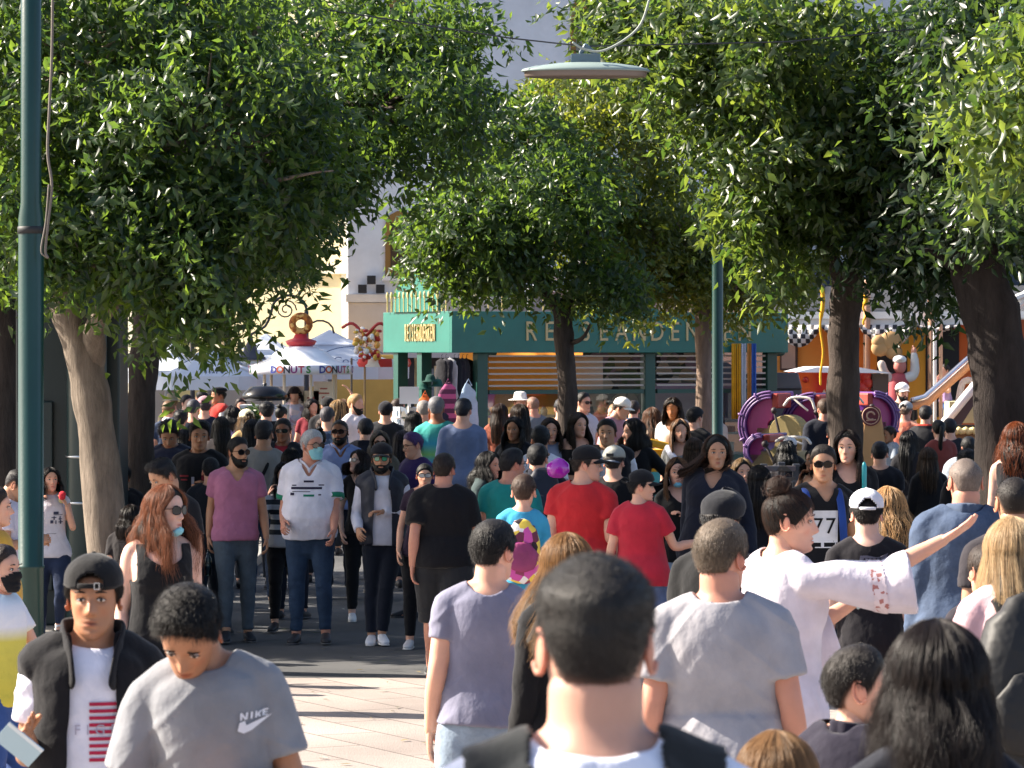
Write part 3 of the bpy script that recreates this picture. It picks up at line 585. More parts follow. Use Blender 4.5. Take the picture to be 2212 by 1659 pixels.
            if st in ('long', 'bob', 'wavy'):
                o_ = hair[2] if len(hair) > 2 and isinstance(hair[2], dict) else {}; ln = o_.get('len', .38 if st != 'bob' else .17); puff = o_.get('puff', .02 if st == 'long' else .032 if st == 'bob' else .03); wind = o_.get('wind', 0); bmx = o_.get('b', 155)
                def drape(nb_, nt, jit, bb=None):
                    bb = np.linspace(-bmx, bmx, nb_) if bb is None else bb; t = np.linspace(0, 1, nt); out = np.zeros((len(bb), nt, 3))
                    for j, bd in enumerate(bb):
                        zc_ = G0[:, 0, 2]; u_ = sst((.10 - zc_) / .09); be_ = np.where(abs(bd) > 108, bd * (1 - u_) + math.copysign(108, bd) * u_, bd); az = math.radians(180 + (bd if abs(bd) < 108 else math.copysign(108, bd)))
                        ia = (np.radians(180 + be_) / (2 * math.pi) * na) % na; i0 = ia.astype(int) % na; i1 = (i0 + 1) % na; fr_ = (ia - ia.astype(int))[:, None]; rw = np.arange(nz)
                        top_ = (V[rw, i0] * (1 - fr_) + V[rw, i1] * fr_)[::-1]; nn_ = GN[rw, i0][::-1]; zt = zc_[::-1]; kk = zt > .0; top_ = top_[kk] + nn_[kk] * (.003 + puff * .35 * sst((.09 - zt[kk]) / .09))[:, None]
                        Lr = ln * (1 + .10 * math.sin(bd * .21 + seed) + .06 * math.sin(bd * .83)) * (.88 if abs(bd) > 80 else 1); e_ = top_[-1]; s0 = np.linspace(0, 1, nt // 2 + 1)[:-1]; s1 = np.linspace(0, 1, nt - len(s0))
                        up_ = np.stack([np.interp(s0 * (len(top_) - 1), np.arange(len(top_)), top_[:, c]) for c in range(3)], 1)
                        sd = np.array((math.sin(az), -math.cos(az), 0)); bias = np.array((0, (.045 if abs(bd) < 62 else -.03 * (abs(bd) - 62) / 40), 0))
                        curve = sst(s1 / .45); dn = e_ + sd * (puff * np.sin(s1 * math.pi * .62) * 1.25)[:, None] + bias * curve[:, None] + np.array((0, 0, -1.)) * (s1 * Lr)[:, None] - sd * (.03 * s1 ** 2 if st != 'bob' else .03 * s1 ** 2)[:, None]
                        dn[:, 0] += wind * s1 ** 1.6; dn[:, 2] += abs(wind) * .55 * s1 ** 2
                        out[j] = np.vstack([up_, dn])
                    wv = (.011 if st == 'wavy' else .0035); ph = bb[:, None] * .16 + seed
                    out[..., 0] += wv * np.sin(ph * 1.7 + out[..., 2] * (46 if st == 'wavy' else 20)) * sst((t - .35) * 3); out[..., 1] += wv * np.cos(ph * 2.3 + out[..., 2] * (40 if st == 'wavy' else 17)) * sst((t - .35) * 3)
                    rip = (.0045 if lod < 2 else .010) * np.sin(bb[:, None] * .75 + 3 * np.sin(bb[:, None] * .11) + t * 2.2) * sst((t - .1) * 3); out[..., :2] += (np.stack([np.sin(np.radians(180 + bb)), -np.cos(np.radians(180 + bb))], -1)[:, None] * rip[..., None])
                    return out
                nb_, nt = ((72, 34), (40, 22), (20, 12))[lod]; D = drape(nb_, nt, 0); inner = D.copy(); ctr = np.array((0, .02, 0)); dd = inner - ctr; dd[..., 2] = 0; inner -= nrm(dd) * .014 * np.linspace(.2, 1, nt)[None, :, None]
                F = [(i * nt + j, i * nt + j + 1, (i + 1) * nt + j + 1, (i + 1) * nt + j) for i in range(nb_ - 1) for j in range(nt - 1)]; o2 = nb_ * nt
                F += [(o2 + i * nt + j, o2 + (i + 1) * nt + j, o2 + (i + 1) * nt + j + 1, o2 + i * nt + j + 1) for i in range(nb_ - 1) for j in range(nt - 1)]
                puth('long_hair', (np.vstack([D.reshape(-1, 3), inner.reshape(-1, 3)]), F), hm_)
                if True:
                    ns = int((4200 if d < 8 else 2600) if lod == 0 else 650 if lod == 1 else 240); bb = r_.uniform(-bmx - 2, bmx + 2, ns); Ds = drape(ns, 12, 1, bb); off = r_.normal(size=(ns, 1, 3)) * np.array([.004, .004, .003]) + r_.normal(size=(ns, 1, 3)) * .016 * (np.linspace(0, 1, 12) ** 2)[None, :, None] * (.6 if st != 'wavy' else 1.3)
                    Ds = Ds + off; Ds[:, -3:, 2] -= r_.uniform(-.02, .035, (ns, 1)); Ds = TH(Ds.reshape(-1, 3)).reshape(Ds.shape); Ds[..., 2] -= drop
                    strands('hair_strands', Ds * k, (.0005, .0011, .0022)[lod], sm, scalp)
            elif st == 'bun':
                q = MB(); q.ball((0, .045, .128), (.036, .036, .03), 16); q.add(*sweep(smoothpath([(-.03, .05, .125), (0, .02, .14), (.032, .05, .13), (.0, .08, .125), (-.03, .05, .125)], 5), np.tile([(.016, .016)], (21, 1)), 10)); Vb, Fb = q.get(); Vb = Vb + .006 * wob(Vb, 120, 3)[:, None] * nrm(Vb - np.array((0, .045, .128)))
                puth('hair_bun', (Vb, Fb), hm_)
                if lod < 2:
                    nn = 900 if lod == 0 else 300; di = nrm(r_.normal(size=(nn, 3))); c_ = np.array((0, .045, .13)); tg = nrm(np.cross(di, r_.normal(size=(nn, 3)))); t = np.linspace(-1, 1, 7)[None, :, None]
                    Pn = c_ + (di[:, None] * np.cos(t * .8) + tg[:, None] * np.sin(t * .8)) * (.037 + r_.uniform(0, .014, (nn, 1, 1))); loosen = (r_.uniform(size=(nn, 1, 1)) < .05) * .02 * (t + 1) * di[:, None]; Pn = TH((Pn + loosen).reshape(-1, 3)).reshape(Pn.shape); Pn[..., 2] -= drop
                    strands('hair_strands', Pn * k, .0006, sm, scalp)
            elif st == 'pony':
                pts = smoothpath([(0, .095, .04), (0, .14, .03), (.01, .16, -.06), (.015, .13, -.2), (.0, .12, -.3)], 4); q = MB(); q.tube(pts, np.interp(np.linspace(0, 1, 17), [0, .3, .8, 1], [.014, .028, .026, .008]), 12); Vb, Fb = q.get(); puth('ponytail', (Vb + .004 * wob(Vb * np.array([1, 1, .2]), 160, 2)[:, None] * np.array([1, 0, 0]), Fb), hm_)
            if cnt and st in ('bun', 'pony') and lod == 0:
                nn = 2400; idx = np.argwhere(mk > .3); pk = idx[r_.integers(0, len(idx), nn)]; base = V[pk[:, 0], pk[:, 1]]; tgt = np.array((0, .05, .12)) if st == 'bun' else np.array((0, .1, .04)); dv = tgt - base; N0 = GN[pk[:, 0], pk[:, 1]]; dv = nrm(dv - N0 * (dv * N0).sum(1, keepdims=True)); t = np.linspace(-.5, .5, 5)[None, :, None]
                Pn = base[:, None] + dv[:, None] * t * .05 + N0[:, None] * (.002 - t ** 2 * .03) + r_.normal(size=(nn, 1, 3)) * .0015; Pn = TH(Pn.reshape(-1, 3)).reshape(Pn.shape); Pn[..., 2] -= drop; strands('hair_strands', Pn * k, .0004, sm, scalp)
    if beard:
        bc = beard if isinstance(beard, str) else beard[0]; full = .011 if isinstance(beard, str) else beard[1]; bl = np.interp(At, [0, 12, 22, 45, 70, 85, 96], [-.045, -.044, -.046, -.047, -.03, -.0, .0]); mk = sst((bl - Zg) / .008) * (At < 96) * sst((98 - At) / 8) * (1 - sst((.012 - np.abs(Zg + .0635)) / .004) * (np.abs(G0[..., 0]) < .02))
        V = G0 + GN * (mk * (full + .002 * wob(G0, 150, 5)) + .0005 - .004 * (1 - mk) ** 2)[..., None]; puth('beard', (V.reshape(-1, 3), grid_faces(nz, na, (Zg < bl + .012) & (At < 104))), mat('hair', bc))
    if face and lod < 2:
        for s in (1, -1):
            q = MB(); yb = -.0795 if not child else -.0775
            q.ball((s * .031, yb, .0095), (.0135, .0075, .0068), 14, 0); q.ball((s * .031 + .001, yb - .0042, .0095), (.0064, .0044, .0064), 10, 1)
            V, F = q.get()
            if not glasses: puth('eye', (V, F), [mat('plain', 'c4bab2', .35), mat('plain', '2a1a12', .15)], mi=q.M)
            if not glasses:
                t = np.linspace(-1, 1, 7); q = MB(); q.tube(np.stack([s * .031 + t * .0150, yb - .0062 + .006 * t ** 2, .0150 - .0052 * t ** 2], 1), .0016, 6); puth('eyelid', q, mat('plain', '2b1a14', .7))
            t = np.linspace(-1, 1, 7); q = MB(); q.tube(np.stack([s * .031 + t * .019, -.0935 + .009 * t ** 2 + .001 * s * t, .0335 + .001 - .004 * t ** 2 + s * t * .001], 1), np.interp(np.abs(t), [0, 1], [.0034 if not fem else .0024, .001]), 8); puth('eyebrow', q, mat('hair', hair[1] if hair and not fem else '2a1c14'))
    if mask:                                       # ('on' | 'chin')
        lo, hi = (-.105, -.004) if mask[0] == 'on' else (-.118, -.078); hl = np.interp(At, [0, 20, 50, 80], [hi + .006, hi, hi - .014, hi - .03]); mk = sst((hl - Zg) / .006 + .5) * sst((Zg - lo) / .006 + .5) * sst(((74 if mask[0] == 'on' else 80) - At) / 6 + .5)
        dG = G0.copy(); dG[..., 1] = np.where(At < 76, dG[..., 1] - .006, dG[..., 1]); V = G0 + (dG - G0) * mk[..., None] + GN * ((.011 + .0012 * np.sin(Zg * 700)) * mk - .004)[..., None]; puth('face_mask', (V.reshape(-1, 3), grid_faces(nz, na, mk > .001)), mat('cloth', mask[1]))
        for s in (1, -1):
            q = MB(); q.tube([(s * .066, -.035, -.02 if mask[0] == 'on' else -.075), (s * .076, -.005, .0), (s * .078, .02, .012)], .0011, 5); q.tube([(s * .062, -.035, -.07 if mask[0] == 'on' else -.09), (s * .073, -.0, -.04), (s * .077, .02, -.02)], .0011, 5); puth('ear_loop', q, mat('plain', 'e8e8e8'))
    if cap:
        ty, cc = cap[0], cap[1]; fl = ty == 'back'; cm = mat('cloth', cc)
        if ty in ('cap', 'back'):
            V, kp, mk = shell('cap', .021, .006, extra=lambda g, A: .010 * sst((g[..., 2] - .05) / .05), crisp=True, flip=fl)
            if not fl: kp &= ~((At > 154) & (Zg < .047 + .030 * np.sqrt(np.clip(1 - ((180 - At) / 26) ** 2, 0, 1))))
            if fl: kp &= ~((At < 24) & (Zg < .047 + .028 * np.sqrt(np.clip(1 - (At / 24) ** 2, 0, 1))))
            cp = puth('cap', (V.reshape(-1, 3), grid_faces(nz, na, kp)), cm); cp.modifiers.new('solid', 'SOLIDIFY').thickness = .004 * k
            q = MB(); t = np.linspace(-1, 1, 13); rr = np.linspace(0, 1, 6); sg = -1 if not fl else 1
            Vb = np.array([(a_ * .076 * (1 - .10 * r1), sg * (-.004 + (math.sqrt(max(0, 1 - (a_ * .86) ** 2)) * .098) + r1 * .072 * math.sqrt(max(0, 1 - a_ * a_ * .93))), (.044 if not fl else .036) - .014 * r1 - .016 * a_ * a_) for r1 in rr for a_ in t]); F = [(i * 13 + j, i * 13 + j + 1, (i + 1) * 13 + j + 1, (i + 1) * 13 + j) for i in range(5) for j in range(12)]
            o = puth('brim', (Vb, F), mat('cloth', cap[2] if len(cap) > 2 else cc)); o.parent = cp; o.modifiers.new('solid', 'SOLIDIFY').thickness = .005 * k
            q = MB(); q.ball((0, 0, .151), (.007, .007, .004), 8); o = puth('button', q, cm); o.parent = cp
            if not fl and lod < 2:
                t = np.radians(np.linspace(-28, 28, 9)); q = MB(); q.tube(np.stack([.086 * np.sin(t), .128 * np.cos(t) - .004, np.full(9, .046)], 1), [(.0022, .008)] * 9, 8, ref=(0, 0, 1)); o = puth('strap', q, cm); o.parent = cp
            if fl:                                 # strap across the opening
                t = np.radians(np.linspace(-26, 26, 9)); q = MB(); q.tube(np.stack([.083 * np.sin(t), -.120 * np.cos(t) + .004, np.full(9, .054)], 1), [(.0022, .008)] * 9, 8, ref=(0, 0, 1)); o = puth('strap', q, cm); o.parent = cp
                if lod == 0: q = MB(); [q.box(.014 + a0, .014 + a1, -.1225, -.1185, .043 + z0_, .043 + z1) for a0, a1, z0_, z1 in ((0, .003, 0, .022), (.015, .018, 0, .022), (.003, .015, 0, .003), (.003, .015, .019, .022))]; o = puth('buckle', q, mat('metal', 'c8c8cc', .25), False); o.parent = cp
        elif ty == 'beanie':
            V, kp, mk = shell('beret', .018, .008, .001, crisp=True); puth('beanie', (V.reshape(-1, 3), grid_faces(nz, na, kp)), cm)
        elif ty == 'flat':
            V, kp, mk = shell('beret', .022, .006, crisp=True, extra=lambda g, A: .016 * sst((g[..., 2] - .05) / .04) + .012 * sst((60 - A) / 30)); V[..., 1] -= .012 * sst(Zg / .05); puth('flat_cap', (V.reshape(-1, 3), grid_faces(nz, na, kp)), cm)
        elif ty == 'beret':
            q = MB(); q.lathe([(.001, .155), (.05, .150), (.10, .135), (.118, .112), (.105, .094), (.085, .085)], n=22, c=(0.01, .01, -.03)); puth('beret', q, cm)
        elif ty == 'hat':
            q = MB(); q.lathe([(.001, .16), (.05, .155), (.075, .14), (.084, .09), (.09, .06), (.155, .045), (.157, .042), (.09, .052)], n=26, sy=1.18); puth('sun_hat', q, cm)
    if glasses:
        gm = mat('lens', glasses[1], .05); fm_ = mat('plain', glasses[2] if len(glasses) > 2 else '0a0a0c', .25); q = MB(); gz_ = .010 if len(glasses) < 4 else glasses[3]
        big = dict(sun=(.027, .021), round=(.023, .022), shield=(.031, .020), clear=(.024, .018))[glasses[0]]
        for s in (1, -1):
            t = np.linspace(0, 2 * np.pi, 18, endpoint=False); ex = 2 / 2.6; xs = np.sign(np.cos(t)) * np.abs(np.cos(t)) ** ex * big[0]; zs = np.sign(np.sin(t)) * np.abs(np.sin(t)) ** ex * big[1]
            cx = s * (.032 if glasses[0] != 'shield' else .029); xx = cx + xs; rimp = np.stack([xx, -.099 + 5.2 * (np.abs(xx)) ** 2.1, gz_ + zs], 1)
            if glasses[0] != 'clear': q.add(np.vstack([rimp, rimp * np.array([1, 1, 1]) + np.array([0, .002, 0])]), [tuple(range(18)), tuple(range(35, 17, -1))], 0)
            q.tube(np.vstack([rimp, rimp[:2]]), .0016 if glasses[0] == 'clear' else .0022, 6, 1)
            q.tube([(s * .058, -.088, gz_ + .010), (s * .074, -.05, gz_ + .008), (s * .078, .015, gz_ + .004)], .0022, 6, 1)
        q.tube([(-.010, -.1005, gz_ + .006), (0, -.103, gz_ + .008), (.010, -.1005, gz_ + .006)], .0022, 6, 1); V, F = q.get(); puth('sunglasses' if glasses[0] != 'clear' else 'glasses', (V, F), [gm, fm_], mi=q.M)
    info = dict(root=root, k=k, drop=drop, arms=arms, tl=tl, put=put, puth=puth, TH=TH, shV=shV, shQ=shQ if shV is not None else None, sho=sho if shV is not None else None, nb=nb, hc=hc, TX=TX, TY=TY, lod=lod, yaw=math.radians(yaw))
    def world_(v):
        v = Vector(v); v.z -= drop; v = v * k; return Matrix.Rotation(math.radians(yaw), 3, 'Z') @ v + Vector((gx, d, gb))
    info['world'] = world_; info['hand'] = {s: (arms[s][2] + arms[s][3] * .09) for s in (1, -1)}
    return info
PEOPLE = []

def decal(info, V2, F, m, x, z, back=False, name='print', off=.004, sc=1.0, rot=0, parent=None):
    """lay flat artwork (x, z) on the shirt of a person"""
    bv = BVHTree.FromPolygons(info['shV'].tolist(), info['shQ'].tolist()); sg = 1 if back else -1; out = []
    c_, s_ = math.cos(rot), math.sin(rot)
    for vx, vz in V2:
        vx, vz = vx * c_ - vz * s_, vx * s_ + vz * c_; px_ = x + (-vx if back else vx) * sc; pz = z + vz * sc; o = Vector((px_, sg * .6, pz)); h = bv.ray_cast(o, Vector((0, -sg, 0)), 1.2)
        y = h[0].y if h[0] is not None and h[0].y * sg > -.02 else sg * .13; out.append((px_, y + sg * off, pz))
    return info['put'](name, out, F, m, False)
def rects(rs, nx=8):                                  # strips as small quads so they follow the cloth
    V, F = [], []
    for x0, x1, z0, z1 in rs:
        b = len(V)
        for i in range(nx + 1): u = x0 + (x1 - x0) * i / nx; V += [(u, z0), (u, z1)]
        F += [(b + 2 * i, b + 2 * i + 2, b + 2 * i + 3, b + 2 * i + 1) for i in range(nx)]
    return V, F
def polys(ps):
    V, F = [], []
    for p in ps: b = len(V); V += list(p); F.append(tuple(range(b, b + len(p))))
    return V, F
def subdiv(V, F, n=1):
    V = [tuple(v) for v in V]
    for _ in range(n):
        G = []
        for f in F:
            c = tuple(np.mean([V[i] for i in f], 0)); ci = len(V); V.append(c)
            G += [(f[i], f[(i + 1) % len(f)], ci) for i in range(len(f))]
        F = G
    return V, F
# ------------------------------------------------------------------ the ground
def ground_sheet(name, x0, x1, y0, y1, dz, m, ny=60, nx=8):
    ys = [y0 + (y1 - y0) * (i / ny) for i in range(ny + 1)]; V = [(x0 + (x1 - x0) * j / nx, y, gz(y) + dz) for y in ys for j in range(nx + 1)]
    F = [(i * (nx + 1) + j, i * (nx + 1) + j + 1, (i + 1) * (nx + 1) + j + 1, (i + 1) * (nx + 1) + j) for i in range(ny) for j in range(nx)]
    o = obj(name, mesh(name, V, F, m), None); o['kind'] = 'structure'; return o
def ground_mat(kind):
    m = bpy.data.materials.new(kind); m.use_nodes = True; nt = m.node_tree; L = nt.links; b = nt.nodes["Principled BSDF"]
    g = nd(nt, "ShaderNodeNewGeometry"); n = nd(nt, "ShaderNodeTexNoise"); n.inputs["Scale"].default_value = .8; n.inputs["Detail"].default_value = 9; L.new(g.outputs["Position"], n.inputs[0])
    n2 = nd(nt, "ShaderNodeTexNoise"); n2.inputs["Scale"].default_value = 90; n2.inputs["Detail"].default_value = 3; L.new(g.outputs["Position"], n2.inputs[0])
    cr = nd(nt, "ShaderNodeValToRGB"); E = cr.color_ramp.elements; b.inputs["Roughness"].default_value = .85; b.inputs["Specular IOR Level"].default_value = .3
    if kind == 'asphalt': E[0].position, E[1].position = .35, .68; E[0].color = (.062, .064, .068, 1); E[1].color = (.11, .11, .112, 1)
    else: E[0].position, E[1].position = .3, .72; E[0].color = (.30, .26, .235, 1); E[1].color = (.44, .39, .355, 1)
    L.new(n.outputs[0], cr.inputs[0]); mx = nd(nt, "ShaderNodeMix", data_type='RGBA', blend_type='MULTIPLY'); mx.inputs[0].default_value = .5
    mr = nd(nt, "ShaderNodeMapRange"); mr.inputs[3].default_value = .6; mr.inputs[4].default_value = 1.5; L.new(n2.outputs[0], mr.inputs[0]); L.new(cr.outputs[0], mx.inputs[6]); L.new(mr.outputs[0], mx.inputs[7]); last = mx.outputs[2]
    h = n2.outputs[0]
    if kind == 'pavers':
        mp = nd(nt, "ShaderNodeMapping"); mp.inputs["Rotation"].default_value = (0, 0, math.radians(62)); L.new(g.outputs["Position"], mp.inputs[0])
        br = nd(nt, "ShaderNodeTexBrick"); br.inputs["Scale"].default_value = 1; br.inputs["Brick Width"].default_value = 1.3; br.inputs["Row Height"].default_value = .42; br.inputs["Mortar Size"].default_value = .010; br.inputs["Mortar Smooth"].default_value = .2
        br.inputs[1].default_value = (1, 1, 1, 1); br.inputs[2].default_value = (.86, .84, .84, 1); br.inputs[3].default_value = (.45, .42, .42, 1); L.new(mp.outputs[0], br.inputs[0])
        m2 = nd(nt, "ShaderNodeMix", data_type='RGBA', blend_type='MULTIPLY'); m2.inputs[0].default_value = 1; L.new(last, m2.inputs[6]); L.new(br.outputs[0], m2.inputs[7]); last = m2.outputs[2]
    L.new(last, b.inputs[0]); bp = nd(nt, "ShaderNodeBump"); bp.inputs["Distance"].default_value = .006; L.new(h, bp.inputs["Height"]); L.new(bp.outputs[0], b.inputs["Normal"]); return m
ground_sheet('ground', -400, 400, -60, 900, 0, ground_mat('asphalt'), 480, 4)
ground_sheet('pavement', -30, 30, -6, 26.9, .004, ground_mat('pavers'), 60)
# raised footway on the left with a kerb, and a strip of kerb stones
kb = MB(); kb.box(-30, -3.05, 28.2, 47, -.2, .11); o = kb.build('sidewalk', mat('wall', '8a8580'), None, bevel=.01); o['kind'] = 'structure'
kb = MB(); [kb.box(-3.05, -2.88, 28.2 + i * 1.0 + .006, 29.2 + i * 1.0 - .006, -.2, .105) for i in range(18)]; o = kb.build('kerb', mat('wall', '9a9894'), None, bevel=.012); o['kind'] = 'structure'

_lr = np.random.default_rng(77); _n = 260; _P = np.stack([_lr.uniform(-4.2, 3.2, _n), _lr.uniform(18, 34, _n), np.zeros(_n)], 1); _P[:, 2] = [gz(y_) + .012 for y_ in _P[:, 1]]; _V, _F = [], []
for i_, p_ in enumerate(_P):
    a_ = _lr.uniform(0, 6.28); l_ = _lr.uniform(.02, .055); c_, s_ = math.cos(a_) * l_, math.sin(a_) * l_; _V += [(p_[0] - c_, p_[1] - s_, p_[2]), (p_[0] + s_ * .4, p_[1] - c_ * .4, p_[2] + .006), (p_[0] + c_, p_[1] + s_, p_[2] + .004), (p_[0] - s_ * .4, p_[1] + c_ * .4, p_[2] + .005)]; _F.append((4 * i_, 4 * i_ + 1, 4 * i_ + 2, 4 * i_ + 3))
tag(obj('fallen_leaves', mesh('fallen_leaves', _V, _F, mat('mottled', '6a5a30', sc=3, cols=('6a5a30', '4a5a24', '8a7a50', 'b8b4a8')))), 'dry fallen leaves and scraps scattered on the paving', 'leaf litter', kind='stuff')
# ------------------------------------------------------------------ trees
def leafmesh(name, C, size, m, droop=.75, rg=rng, elong=.42, face=None):
    n = len(C); up = nrm(rg.normal(size=(n, 3)) * np.array([1, 1, .55]) * .8 + np.array([0, 0, -droop])); sd = nrm(np.cross(up, rg.normal(size=(n, 3)) if face is None else face + rg.normal(size=(n, 3)) * .33)); nn = np.cross(up, sd)
    L = size * rg.uniform(.65, 1.25, (n, 1)); w = L * elong * rg.uniform(.8, 1.15, (n, 1)); f = L * .10
    p0 = C; pl = C + up * L * .38 + sd * w * .5 + nn * f; pr = C + up * L * .38 - sd * w * .5 + nn * f; pt = C + up * L - nn * f * 1.2; pm = C + up * L * .42
    V = np.stack([p0, pl, pt, pr, pm], 1).reshape(-1, 3).astype(np.float32); b = (np.arange(n) * 5)[:, None]
    T = np.concatenate([b + np.array([[0, 1, 4]]), b + np.array([[1, 2, 4]]), b + np.array([[4, 2, 3]]), b + np.array([[0, 4, 3]])], 1).reshape(-1).astype(np.int32)
    me = bpy.data.meshes.new(name); me.vertices.add(len(V)); me.vertices.foreach_set('co', V.reshape(-1)); me.loops.add(len(T)); me.loops.foreach_set('vertex_index', T)
    me.polygons.add(len(T) // 3); me.polygons.foreach_set('loop_start', np.arange(0, len(T), 3, dtype=np.int32)); me.materials.append(m); me.update(calc_edges=True); return me
def tree(label, trunk, tr, limbs, lobes, nleaf, m, bark, size=.10, group=None, spray=34, tseed=1):
    """trunk: world points; limbs: lists of world points with start radius; lobes: (centre, radii, weight)"""
    rg = np.random.default_rng(tseed); base = Vector(trunk[0]); root = empty('tree', base); tag(root, label, 'tree', group)
    off = np.array(base); P = smoothpath(trunk, 5); q = MB(); R = np.interp(np.linspace(0, 1, len(P)), np.linspace(0, 1, len(tr)), tr); R = R * (1 + .05 * np.sin(np.arange(len(R)) * 1.9 + tseed))
    V, F = sweep(P - off, np.stack([R, R], 1), 20, ref=(0, -1, 0)); V = V + (.018 * R.mean() / .15) * wob(V * np.array([1, 1, .35]), 16, tseed)[:, None] * nrm(V * np.array([1, 1, 0]) + 1e-6); q.add(V, F)
    for lp, r0, r1 in limbs:
        S_ = smoothpath(lp, 5); S_ = S_ + np.sin(np.arange(len(S_)))[:, None] * r0 * .15; q.tube(S_ - off, list(np.linspace(r0, r1, len(S_))), 9)
    cents = []; faces_ = []; tot = sum(l[2] for l in lobes); tips = MB(); nt_ = 0
    for c, r, wgt in lobes:
        c = np.array(c); r = np.array(r); r = np.maximum(r - np.array([.22, .22, .30]), r * .45); c[2] += .12; ns = max(3, int(nleaf * wgt / tot / spray)); u = nrm(rg.normal(size=(ns, 3))); rad = rg.uniform(.35, 1.0, (ns, 1)) ** .55; rad *= 1 + .34 * wob(u * 1.0, 4.5, tseed + len(cents))[:, None]
        sc = c + u * r * rad; k = spray
        gl = rg.uniform(.14, .27, (ns, 1, 1)); t = rg.uniform(0, 1, (ns, k, 1)) ** .8; ax = nrm(u * np.array([1, 1, .3]) + rg.normal(size=(ns, 3)) * .35 + np.array([0, 0, -.25]))[:, None]
        pts = sc[:, None] + ax * t * gl * 2.2 + np.array([0, 0, -1.]) * (t ** 2 * gl * .75) + rg.normal(size=(ns, k, 3)) * gl * .34
        cents.append(pts.reshape(-1, 3)); fc = nrm(u + rg.normal(size=(ns, 3)) * .6 + np.array([0, 0, .5])); faces_.append(np.repeat(fc, k, 0))
        for i in range(0, ns, max(1, ns // 26)):    # twigs
            s0 = sc[i]; a0 = c + (s0 - c) * .25; a0[2] -= .1; q.tube(np.array([a0, (a0 + s0) / 2 + rg.normal(size=3) * .08, s0]) - off, [.022, .014, .005], 5)
    mb_ = q.build('trunk', bark, root, smooth=True)
    C = np.concatenate(cents) - off; me = leafmesh('crown', C.astype(float), size, m, rg=rg, face=np.concatenate(faces_)); obj('crown', me, root); return root
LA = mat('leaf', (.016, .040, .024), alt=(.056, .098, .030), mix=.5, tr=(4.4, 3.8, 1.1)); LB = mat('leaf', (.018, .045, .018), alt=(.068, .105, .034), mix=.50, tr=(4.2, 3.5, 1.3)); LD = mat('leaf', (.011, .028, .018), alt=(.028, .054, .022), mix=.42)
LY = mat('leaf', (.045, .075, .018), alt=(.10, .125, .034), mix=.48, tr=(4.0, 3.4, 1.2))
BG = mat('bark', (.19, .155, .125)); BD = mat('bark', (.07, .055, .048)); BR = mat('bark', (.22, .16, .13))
def w3(px, py, d): return list(W(px, py, d))
def lobe(px, py, d, rx, ry, rd, wgt=1.0): s = d / FP; return (w3(px, py, d), (rx * s, rd, ry * s), wgt)
def foot(px, d, dz=-.1): return [X(px, d), d, gz(d) + dz]

tree('leaning grey tree beside the tall green pole, lit along its left edge', [foot(236, 27.6), w3(232, 1200, 27.6), w3(212, 950, 27.6), w3(185, 790, 27.6), w3(140, 660, 27.6), w3(115, 560, 27.6)], [.20, .165, .15, .14, .13, .10],
     [([w3(195, 800, 27.6), w3(215, 690, 27.4), w3(300, 590, 27), w3(420, 470, 26.8)], .10, .04), ([w3(150, 680, 27.6), w3(158, 450, 27.8), w3(150, 200, 28), w3(160, 20, 28)], .09, .05), ([w3(140, 660, 27.6), w3(60, 480, 27.2), w3(-20, 380, 27)], .07, .03),
      ([w3(300, 590, 27), w3(500, 420, 26.6), w3(620, 385, 26.2)], .05, .012), ([w3(155, 400, 27.8), w3(420, 200, 27.5), w3(560, 60, 27)], .05, .02), ([w3(560, 400, 26.4), w3(640, 380, 26.2), w3(720, 368, 26.2)], .022, .006)],
     [lobe(150, 150, 27.5, 330, 300, 1.6, 3.2), lobe(430, 300, 27, 300, 260, 1.5, 3.6), lobe(300, 60, 28, 420, 220, 1.7, 2.4), lobe(90, 480, 27, 170, 160, 1.2, 1.6), lobe(330, 530, 26.6, 150, 140, .9, 1.7), lobe(420, 620, 26.2, 80, 120, .6, .7), lobe(540, 470, 26.8, 130, 125, 1.0, 1.3), lobe(180, 575, 26.3, 110, 70, .7, .6), lobe(-150, 250, 27.5, 320, 330, 1.8, 1.6), lobe(395, 720, 26.1, 35, 50, .3, .15)],
     46000, LA, BG, .108, tseed=3)
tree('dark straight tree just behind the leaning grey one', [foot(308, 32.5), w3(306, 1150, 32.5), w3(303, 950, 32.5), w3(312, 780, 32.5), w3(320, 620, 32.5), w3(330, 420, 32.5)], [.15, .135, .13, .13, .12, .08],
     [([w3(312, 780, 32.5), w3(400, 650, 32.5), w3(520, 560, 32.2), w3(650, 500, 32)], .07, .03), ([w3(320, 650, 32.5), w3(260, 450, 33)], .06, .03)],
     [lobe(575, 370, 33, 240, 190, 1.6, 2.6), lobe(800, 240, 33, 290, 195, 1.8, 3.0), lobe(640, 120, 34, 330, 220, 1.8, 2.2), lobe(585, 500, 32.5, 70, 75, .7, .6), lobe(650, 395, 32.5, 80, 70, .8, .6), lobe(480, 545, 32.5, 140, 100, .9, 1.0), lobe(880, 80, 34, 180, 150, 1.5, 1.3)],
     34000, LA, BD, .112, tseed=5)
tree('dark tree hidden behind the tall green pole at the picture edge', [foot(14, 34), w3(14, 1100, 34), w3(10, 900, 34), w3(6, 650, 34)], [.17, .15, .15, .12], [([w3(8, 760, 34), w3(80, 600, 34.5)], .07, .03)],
     [lobe(-40, 560, 34.5, 190, 160, 1.6, 2), lobe(40, 690, 35, 130, 80, 1.0, .7), lobe(-180, 300, 34, 300, 300, 2, 2)], 15000, LD, BD, .11, tseed=7)
